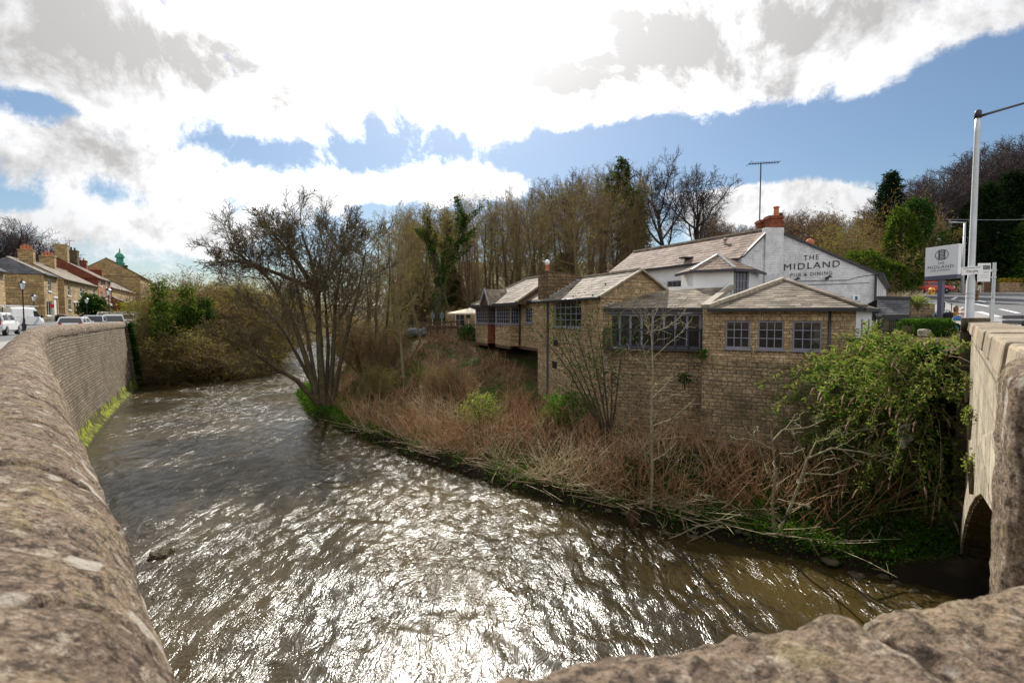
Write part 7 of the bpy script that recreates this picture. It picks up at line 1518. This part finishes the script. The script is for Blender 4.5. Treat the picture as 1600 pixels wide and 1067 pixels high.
# the big green bush hanging over the retaining wall
def px_of(p): return 800 + F * p.x / p.y
def py_of(p): return 495 - (p.z - EYE) * F / p.y
def bl_(px): return float(np.interp(px, [1150, 1195, 1250, 1310, 1345, 1400, 1440, 1500, 1560], [640, 592, 562, 528, 508, 517, 530, 508, 500]))
g = random.Random(21); bb_ = thing('overhanging_bush', 'large sprawling leafy green bush hanging over the ivy wall beside the bridge', 'bush', (11.2, 14.8, .6))
st_, lc, ld, seeds = [], [], [], []
for i in range(1050):
    t = g.random(); p = V((11.45 - .3 * t + g.uniform(-.2, .5), 17.0 - 4.0 * t, g.uniform(-2.6, .75))); k = g.random()
    d = V((g.gauss(-.75, .45), g.gauss(-.45, .45), g.gauss(.45 if p.z > -.6 else .05, .4))).normalized(); L = g.uniform(.8, 3.7) * (1.0 if p.z > -.5 else .7); pts = [p]; n = 6
    if i % 4 == 0: p = p + V((-.9, g.uniform(-.3, .3), -.3)); pts[0] = p
    if p.x > 11.5: d = V((g.gauss(-.2, .5), g.gauss(-.3, .5), 1)).normalized(); L *= .45
    for s in range(n): d = (d + V((g.gauss(0, .12), g.gauss(0, .12), -.13 + g.gauss(0, .08)))).normalized(); p = p + d * L / n; pts.append(p)
    if any(py_of(q) < bl_(px_of(q)) - 14 * k ** 3 for q in pts): continue
    st_.append((pts, [.014 - .0018 * s for s in range(n + 1)]))
    m = int(13 * L + 10)
    for s in range(m):
        u = (.3 + .7 * g.random() ** .7) * n; j = min(n - 1, int(u)); q = pts[j].lerp(pts[j + 1], u - j); dd = (pts[j + 1] - pts[j]).normalized(); lc.append((q.x + g.gauss(0, .04), q.y + g.gauss(0, .04), q.z + g.gauss(0, .04))); ld.append((dd.x * .7 + g.gauss(0, .6), dd.y * .7 + g.gauss(0, .6), dd.z * .5 + g.gauss(.1, .5)))
    if g.random() < .38: e = pts[-1]; seeds.append(([e, e + d * .1 + V((0, 0, .01)), e + d * .2 - V((0, 0, .03)), e + d * .28 - V((0, 0, .09))], [.014, .032, .024, .006]))
v, f = tubes(st_ + seeds, 3); npmesh('stem', v, f, MT['browntwig'], bb_); lc, ld = np.array(lc), np.array(ld); kk = NR.uniform(0, 1, len(lc)); v, f, mi = join([(leaves(lc[kk < .5], ld[kk < .5], .15, .045), 0), (leaves(lc[kk >= .5], ld[kk >= .5], .09, .035), 0), (leaves(lc[kk < .35] + (.12, .12, -.12), ld[kk < .35], .10, .06), 1)]); npmesh('foliage', v, f, [MT['bush'], MT['hedge']], bb_, False, False, mi)
# ivy curtain on the retaining wall, hanging bare stems
rs = np.random.RandomState(8); n = 12000; t = rs.uniform(0, 1, n); z = -4.3 + 5.2 * rs.uniform(0, 1, n) ** .8; x = 11.5 - .5 * t - .05 - rs.uniform(0, .4, n) ** 1.5; y = 17.2 - 4.3 * t
k = fbm(y * .8, z * .8, 2, 3) + .25 * z / 4 + .25 > rs.uniform(-.5, .6, n); c = np.stack([x, y, z], 1)[k]
v, f = leaves(c, np.stack([-np.ones(len(c)), -.3 * np.ones(len(c)), -.8 * np.ones(len(c))], 1) + rs.normal(size=c.shape) * .6, .12, .1, rs); tag(npmesh('ivy', v, f, MT['ivy']), 'dark ivy hanging over the retaining wall beside the bridge', 'ivy', kind='stuff')
hs = []
for i in range(70):
    p = V((11.3 - .4 * g.random(), g.uniform(13, 16.8), g.uniform(-.6, .4))); d = V((g.gauss(-.8, .3), g.gauss(-.5, .5), g.gauss(-.1, .3))).normalized(); pts = [p]; L = g.uniform(1.5, 4)
    for s in range(7): d = (d + V((g.gauss(0, .15), g.gauss(0, .15), -.12))).normalized(); p = p + d * L / 7; pts.append(p)
    hs.append((pts, [.012 - .0013 * s for s in range(8)]))
v, f = tubes(hs, 4); tag(npmesh('hanging_stems', v, f, MT['browntwig']), 'bare stems trailing from the bush down the ivy wall', 'stems', kind='stuff')
# ivy on the end of the river wall
rs = np.random.RandomState(9); n = 3600; q = rs.uniform(0, 1, (n, 1)); side = rs.uniform(0, 1, n) < .6; zz_ = rs.uniform(-4.4, 1.1, n)
fr = (zz_ + 5) / 6.0; off = -.75 + .63 * fr
c = np.array(e0)[None] + np.array(et)[None] * q * .75 + np.array(en)[None] * (off - .06 - rs.uniform(0, .25, n))[:, None]; c[:, 2] = zz_
k = fbm(q[:, 0] * 5, zz_ * .5, 1, 2) + .15 > rs.uniform(-.4, .5, n); v, f = leaves(c[k], rs.normal(size=(k.sum(), 3)) * .6 + (.5, -.2, -.7), .2, .16, rs); tag(npmesh('ivy', v, f, MT['ivy']), 'ivy strands on the far end pier of the river wall', 'ivy', kind='stuff')

MT['bramble'] = m_leaf('bramble_leaves', [(0.03, 0.04, 0.012), (0.07, 0.075, 0.02), (0.12, 0.075, 0.03), (0.05, 0.08, 0.02)], 0.25)
# --- ground layer
def bank_pts(n, seed, y0, y1, d0, d1, dens=None):
    rs = np.random.RandomState(seed); y = rs.uniform(y0, y1, n); dr = rs.uniform(0, 1, n) ** 1.2 * (d1 - d0) + d0; x = xr_of(y) + dr
    k = np.ones(n, bool) if dens is None else dens(x, y, dr) > rs.uniform(0, 1, n)
    x, y, dr = x[k], y[k], dr[k]
    lim = np.where(y < 20.4, 7.3 + (20.4 - y) * 1.2, np.where(y < 27, 3.6 - (y - 21) * .45, 40)); ok = (y < 12.9) | (x < lim) | (y < 17) & (x < 10.8)
    return x[ok], y[ok], terr(x[ok], y[ok]), dr[ok], rs
def free(x, y):                                                     # clear of the pub's footprint
    inpub = (y > 17) & (x > np.interp(y, [17, 19.6, 20.4, 21.5, 26.75, 35, 45], [11.3, 7.2, 3.9, 3.6, 1.2, -2.9, 60])) ; return ~inpub
cl_ = lambda sc, th, s: (lambda x, y, dr: np.clip((fbm(x * sc, y * sc, s, 3) - th) * 4, 0, 1))
def cover(n, seed, y0, y1, d0, d1, dens, ln, wd, hmax, mat, name, lab, left=False):
    x, y, z, dr, rs = bank_pts(n, seed, y0, y1, d0, d1, dens); k = free(x, y); x, y, z = x[k], y[k], z[k]; m = len(x); h = rs.uniform(0, 1, m) ** 1.5 * hmax * (1 + fbm(x * 1.5, y * 1.5, seed, 2)); c = np.stack([x, y, z + np.maximum(h, .015)], 1)
    v, f = leaves(c, rs.normal(size=(m, 3)) * (1, 1, .35) + (0, 0, .35), ln, wd, rs); tag(npmesh(name, v, f, MT[mat]), lab, 'ground cover', kind='stuff')
def stems_layer(n, seed, y0, y1, d0, d1, lo, hi, tiltx, r, mat, lab, dens, lay=0.0):
    x, y, z, dr, rs = bank_pts(n, seed, y0, y1, d0, d1, dens); k = free(x, y); x, y, z = x[k], y[k], z[k]; m = len(x); L = rs.uniform(lo, hi, m)
    cl = fbm(x * .7, y * .7, seed, 2); ax = rs.normal(0, tiltx, m) + cl * .5; ay = rs.normal(0, tiltx, m) + .4 * fbm(x * .7 + 9, y * .7, seed, 2); sg = np.where(rs.uniform(0, 1, m) < .6, 1.0, -1.0); ax = ax * (1 - lay * .6) + lay * .9 * sg * .72 - lay * .1; ay = ay * (1 - lay * .6) - lay * .9 * sg * .69; d = np.stack([ax, ay, np.full(m, max(.05, 1 - lay))], 1); d /= np.linalg.norm(d, axis=1)[:, None]
    P0 = np.stack([x, y, z], 1); br = []
    bend = rs.normal(0, .12, (m, 3)); bend[:, 2] -= .10 * (1 - lay)
    pts = [P0 + d * L[:, None] * u + bend * (L * u * u)[:, None] for u in (0, .35, .7, 1)]
    A = np.stack(pts, 1); A[..., 2] = np.maximum(A[..., 2], z[:, None] + .03)
    br = [(A[i], (r, r * .85, r * .65, r * .3)) for i in range(m)]
    tw = []
    for i in range(0, m, 2):
        for q in range(2): u = rs.uniform(.4, .9); p = A[i, 1] * (1 - u) + A[i, 3] * u; e = d[i] * .3 + rs.normal(0, .5, 3); e = e / np.linalg.norm(e) * rs.uniform(.2, .5); tw.append((np.stack([p, p + e * .5, p + e + (0, 0, -.04)]), (r * .5, r * .4, r * .25)))
    v, f = tubes(br + tw, 3); tag(npmesh('dead_stems', v, f, MT[mat]), lab, 'dead stems', kind='stuff')
cover(17000, 47, 14, 30, 1.2, 8, cl_(.45, -.05, 23), .10, .06, .7, 'bramble', 'brambles', 'dark bramble leaves among the dead stems on the bank')
cover(9000, 48, 11.3, 17, 1.8, 7.5, cl_(.6, -.45, 25), .11, .085, .35, 'ivy', 'shade_ivy', 'dark ivy added as shade on the ground below the overhanging bush')  # leaves added to darken ground lying in shade under the bush
stems_layer(4000, 31, 14.2, 28, .9, 8, .7, 1.9, .45, .011, 'reed', 'tangled red brown dead knotweed stems on the river bank', lambda x, y, dr: cl_(.35, -.22, 3)(x, y, dr) * np.interp(y, [14, 16.5, 19, 27], [.2, .55, 1, 1]))
stems_layer(650, 32, 12.6, 27, .5, 2.2, .8, 1.7, .45, .012, 'straw', 'pale straw coloured stems lying along the waterline', cl_(.4, -.25, 5), .85)
stems_layer(1900, 33, 15, 26, .8, 5, .9, 1.9, .5, .012, 'straw', 'pale dead stems fallen among the red brown ones', cl_(.4, -.05, 7), .5)
stems_layer(1700, 36, 15.5, 28, 1.2, 7.5, .6, 1.5, .5, .012, 'straw', 'pale upright dead stems scattered through the red brown tangle', cl_(.55, .0, 27))
stems_layer(1900, 34, 27, 41, 1.5, 11, .5, 1.3, .4, .011, 'reed', 'thin brown stems on the slope below the terrace', cl_(.3, -.15, 9))
stems_layer(700, 35, 12.8, 16.5, 1.0, 5.5, .8, 2.0, .5, .010, 'reed', 'brown briars at the foot of the pub wall', cl_(.4, -.3, 11), .25)
rs = np.random.RandomState(19); vs_, fs_, o_ = [], [], 0
for i in range(230):
    y = rs.uniform(10.8, 40); x = float(xr_of(y)) + rs.normal(.2, .35); s = rs.uniform(.04, .11) * (1.8 if rs.uniform() < .1 else 1); n_s = 8; th = np.linspace(0, PI, 6)[:, None]; ph = np.linspace(0, 2 * PI, n_s, endpoint=False)[None]; rr_ = s * (1 + .3 * rs.normal(size=(6, n_s)) * .5); q = np.stack([rr_ * np.sin(th) * np.cos(ph) * 1.3, rr_ * np.sin(th) * np.sin(ph), rr_ * np.cos(th) * np.ones_like(ph) * .5], -1).reshape(-1, 3) + (x, y, max(-4.42, tz(x, y)) + s * .1)
    idx = o_ + np.arange(6 * n_s).reshape(6, n_s); nx = np.roll(idx, -1, 1); vs_.append(q); fs_.append(np.stack([idx[:-1], nx[:-1], nx[1:], idx[1:]], -1).reshape(-1, 4)); o_ += 6 * n_s
tag(npmesh('pebbles', np.concatenate(vs_), np.concatenate(fs_), MT['darkstone'], None, False, True), 'wet dark stones along the foot of the bank', 'stones', kind='stuff')
cover(26000, 41, 11.4, 42, .1, 2.6, cl_(.55, -.35, 13), .085, .06, .22, 'ground_leaf', 'ground_cover', 'bright green ground cover along the water edge')
cover(14000, 42, 11.6, 15.5, .4, 4.5, cl_(.5, -.2, 15), .075, .055, .28, 'ground_leaf', 'ground_cover', 'green wild garlic clumps at the foot of the ivy wall')
cover(16000, 43, 22, 42, 1, 9.5, cl_(.35, -.15, 17), .10, .06, .28, 'hedge', 'ground_cover', 'green patches on the slope beside the riverside tree')
cover(26000, 44, 12, 44, .2, 12, cl_(.6, -.6, 19), .09, .05, .05, 'litter', 'leaf_litter', 'brown leaf litter over the river bank')
cover(5000, 45, 29, 42, 0, 2.2, cl_(.5, -.5, 21), .13, .06, .3, 'ground_leaf', 'grass', 'green grass tip of the bank under the riverside tree')
rs = np.random.RandomState(15); n = 34000; x = rs.uniform(-30, 45, n); y = rs.uniform(45, 92, n); z = terr(x, y); k = (x > xr_of(y) + 5) & (x < .69 * y + 1) & (fbm(x * .25, y * .25, 3, 3) > rs.uniform(-.6, .7, n)); x, y, z = x[k], y[k], z[k]
c = np.stack([x, y, z + rs.uniform(0, 1, len(x)) ** 2 * 2.0], 1); v, f = leaves(c, rs.normal(size=c.shape) * (1, 1, .5), .3, .2, rs); tag(npmesh('undergrowth', v, f, MT['bud']), 'olive undergrowth on the wooded hillside', 'undergrowth', kind='stuff')
rs = np.random.RandomState(16); n = 9000; y = rs.uniform(44, 78, n); x = xl_of(y) - rs.uniform(0, 1, n) ** 1.3 * 12; z = terr(x, y); k = fbm(x * .4, y * .4, 5, 3) > rs.uniform(-.5, .5, n); c = np.stack([x, y, z + rs.uniform(0, .5, n) ** 1.5], 1)[k]; v, f = leaves(c, rs.normal(size=c.shape) * (1, 1, .5) + (0, 0, .3), .2, .12, rs); tag(npmesh('grass', v, f, MT['hedge']), 'grass and weeds along the far street bank', 'grass', kind='stuff')
rs = np.random.RandomState(17); br = []
for i in range(1050):
    Y = rs.uniform(33, 42); x = XP(rs.uniform(1378, 1426), Y); z = tz(x, Y); L = rs.uniform(.6, 1.5); d = rs.normal(0, .35, 3); d[2] = 1; p = np.array((x, Y, z)); br.append((np.stack([p, p + d * L * .5, p + d * L + (d[0] * .3, 0, -.1)]), (.018, .014, .006)))
v, f = tubes(br, 3); tag(npmesh('dry_grass', v, f, MT['straw']), 'tan dry grass and stems on the slope beside the shelter', 'grass', kind='stuff')
rs = np.random.RandomState(18); n = 3200; x = XP(1556, 68) + rs.uniform(0, 17, n); c = np.stack([x, 68 + rs.uniform(-.2, .9, n), float(road_right_z(67)) + 1.45 + rs.uniform(0, .5, n)], 1); red = rs.uniform(0, 1, n) < .4
MT['flower'] = m_leaf('bedding_flowers', [(.55, .06, .05), (.62, .2, .08), (.65, .45, .05)], .3)
v, f = leaves(c[red], rs.normal(size=(red.sum(), 3)), .2, .16, rs); tag(npmesh('flowers', v, f, MT['flower']), 'red and orange bedding flowers on the roadside wall', 'flowers', kind='stuff'); v, f = leaves(c[~red], rs.normal(size=((~red).sum(), 3)) + (0, 0, .3), .26, .16, rs); tag(npmesh('bedding_foliage', v, f, MT['lime']), 'yellow green foliage on top of the roadside wall', 'plants', kind='stuff')
# ================================================================ sky, sun, camera
AZ_, EL_ = R(-6.0), R(39.0)
sv = V((math.sin(AZ_) * math.cos(EL_), math.cos(AZ_) * math.cos(EL_), math.sin(EL_)))
wd = bpy.data.worlds.new('World'); SC.world = wd; wd.use_nodes = True; nt = wd.node_tree; nt.nodes.clear()
class WT(NT):
    def __init__(s, t): s.t = t
w = WT(nt)
sky = w.n('TexSky', sky_type='NISHITA', sun_disc=False, sun_elevation=EL_, sun_rotation=AZ_, altitude=100.0, air_density=1.2, dust_density=0.35, ozone_density=4.5).outputs[0]
dirv = w.n('TexCoord').outputs['Generated']
sx, sy, sz_ = [w.n('SeparateXYZ', {0: dirv}).outputs[i] for i in range(3)]
az = w.math('ARCTAN2', sx, sy); el = w.math('ARCSINE', sz_)
def azel(px, py): a = math.atan((px - 800) / F); return a, math.atan((495 - py) / F * math.cos(a))
def blob(px, py, rx, ry, wt):
    a, e = azel(px, py); a1, _ = azel(px + rx, py); a0, _ = azel(px - rx, py); _, e1 = azel(px, py - ry); _, e0_ = azel(px, py + ry)
    ra, re = (a1 - a0) / 2, (e1 - e0_) / 2
    u = w.math('DIVIDE', w.math('SUBTRACT', az, a), ra); v = w.math('DIVIDE', w.math('SUBTRACT', el, e), re)
    q = w.math('ADD', w.math('MULTIPLY', u, u), w.math('MULTIPLY', v, v)); return w.math('MULTIPLY', w.math('EXPONENT', w.math('MULTIPLY', q, -1.0)), wt)
def total(lst):
    s = None
    for b in lst: x = blob(*b); s = x if s is None else w.math('ADD', s, x)
    return s
# flat-layer cloud coordinates so that the clouds shrink and flatten towards the horizon
zz = w.math('ADD', w.math('MAXIMUM', sz_, 0.0), 0.22)
cv = w.n('CombineXYZ', {0: w.math('DIVIDE', sx, zz), 1: w.math('DIVIDE', sy, zz), 2: 0.37}).outputs[0]
n1 = w.noise(cv, 1.25, 9.0, 0.62, 0, 0.35); n2 = w.noise(cv, 4.4, 7.0, 0.65, 0, 0.2); n3 = w.noise(dirv, 4.6, 10.0, 0.66, 0, 0.3)
body = total([(160, 90, 260, 95, .55), (330, 150, 190, 70, .40), (480, 60, 230, 130, .45), (700, 90, 250, 120, .60), (880, 120, 140, 75, .35), (1080, 110, 230, 85, .60), (1290, 70, 230, 85, .55), (1480, 40, 150, 45, .42),
              (120, 245, 190, 50, .55), (300, 275, 120, 40, .35), (200, 350, 260, 45, .50), (420, 300, 70, 24, .30), (650, 290, 110, 30, .55), (760, 290, 70, 26, .45), (540, 305, 70, 20, .35), (1290, 318, 90, 36, .65), (1190, 312, 80, 34, .60), (1120, 330, 70, 26, .4), (20, 120, 40, 50, .2), (1560, 20, 70, 26, .3),
              (70, 165, 70, 20, -.40), (1240, 240, 300, 50, -.55), (1530, 150, 130, 70, -.65), (470, 245, 190, 26, -.16), (950, 250, 150, 40, -.45), (810, 30, 46, 40, -.42), (1440, 10, 40, 30, -.35), (380, 110, 50, 26, -.30), (30, 320, 60, 18, -.25), (1480, 260, 150, 60, -.4), (930, 215, 200, 20, -.1)])
n4 = w.noise(dirv, 17.0, 6.0, 0.7, 0, 0.4)
def off(x, k): return w.math('MULTIPLY', w.math('SUBTRACT', x, 0.5), k)
nz = w.math('ADD', w.math('ADD', off(n3, 2.1), off(n1, 0.4)), w.math('ADD', off(n2, 0.4), off(n4, 0.75)))
rear = w.smooth(sy, 0.25, -0.35)  # behind the camera: unseen bright cloud added to fill camera-facing surfaces
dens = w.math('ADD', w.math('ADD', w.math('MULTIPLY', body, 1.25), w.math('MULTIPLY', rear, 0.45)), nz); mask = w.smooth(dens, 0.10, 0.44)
thick = w.smooth(w.math('ADD', total([(170, 60, 250, 85, .65), (330, 130, 110, 45, .3), (1130, 60, 290, 85, .75), (1290, 30, 150, 50, .35), (110, 270, 140, 22, .28), (200, 350, 230, 30, .35), (830, 20, 60, 40, .3), (880, 110, 50, 40, .2), (540, 320, 60, 14, .2)]), w.math('ADD', w.math('MULTIPLY', w.math('SUBTRACT', n3, 0.5), 1.6), w.math('MULTIPLY', w.math('SUBTRACT', n2, 0.5), 0.5))), -0.3, 0.95)
sund = w.n('VectorMath', {0: dirv, 1: tuple(sv)}, operation='DOT_PRODUCT').outputs['Value']
glow = w.math('POWER', w.math('MAXIMUM', sund, 0.0), 40.0)
glow3 = w.math('POWER', w.math('MAXIMUM', sund, 0.0), 6.0)
glow2 = w.math('POWER', w.math('MAXIMUM', sund, 0.0), 160.0)
n3b = w.noise(w.n('VectorMath', {0: dirv, 1: (sv.x * 0.035, sv.y * 0.0, 0.045)}, operation='ADD').outputs[0], 4.6, 10.0, 0.66, 0, 0.3)
emb = w.math('MULTIPLY', w.math('SUBTRACT', n3b, n3), 5.5)
thick = w.math('ADD', thick, emb, clamp=True)
lit = w.math('SUBTRACT', 1.0, w.math('MULTIPLY', thick, 0.68))
ccol = w.mix(thick, (0.98, 0.985, 1.0, 1), (0.68, 0.665, 0.655, 1))
cstr = w.math('ADD', w.math('ADD', CLOUD, w.math('MULTIPLY', rear, REAR_FILL)), w.math('MULTIPLY', lit, w.math('ADD', w.math('ADD', w.math('MULTIPLY', glow3, GLOW3), w.math('MULTIPLY', glow, GLOW)), w.math('MULTIPLY', glow2, GLOW2))))
bg1 = w.n('Background', {'Color': sky, 'Strength': SKYS}).outputs[0]
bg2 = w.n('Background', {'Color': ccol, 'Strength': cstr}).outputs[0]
hz = w.n('Background', {'Color': (1.0, 0.985, 0.96, 1), 'Strength': w.math('ADD', w.math('ADD', w.math('MULTIPLY', glow, 0.6), w.math('MULTIPLY', glow3, 0.12)), w.math('MULTIPLY', glow2, GLOW2))}).outputs[0]
base_ = w.n('AddShader', {0: bg1, 1: hz}).outputs[0]
low = w.smooth(el, -0.02, 0.02)
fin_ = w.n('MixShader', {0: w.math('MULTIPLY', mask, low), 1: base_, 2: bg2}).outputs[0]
w.n('OutputWorld', {'Surface': fin_})
la = bpy.data.lights.new('sun', 'SUN'); la.energy = SUNE; la.angle = R(0.55); la.color = (1.0, 0.95, 0.86)
lo = bpy.data.objects.new('sun', la); COL.objects.link(lo); lo.rotation_euler = (-sv).to_track_quat('-Z', 'Y').to_euler(); lo.location = (0, 0, 60)
cam = bpy.data.cameras.new('camera'); co_ = bpy.data.objects.new('camera', cam); COL.objects.link(co_)
cam.sensor_width = 36.0; cam.lens = 18.0; cam.clip_start = 0.03; cam.clip_end = 3000
co_.location = (0, 0, EYE); co_.rotation_euler = (PI / 2 - PIT, 0, 0); SC.camera = co_
cam.dof.use_dof = True; cam.dof.focus_distance = 20.0; cam.dof.aperture_fstop = 5.6
vs_ = SC.view_settings; vs_.view_transform = 'Standard'; vs_.look = 'None'; vs_.gamma = 1.0; vs_.exposure = EXPO; vs_.use_curve_mapping = False
cy = SC.cycles; cy.max_bounces = 6; cy.diffuse_bounces = 3; cy.glossy_bounces = 3; cy.transmission_bounces = 3; cy.transparent_max_bounces = 4; cy.sample_clamp_indirect = 4.0; cy.sample_clamp_direct = 8.0; cy.caustics_reflective = False; cy.caustics_refractive = False
try: cy.use_denoising = True
except Exception: pass
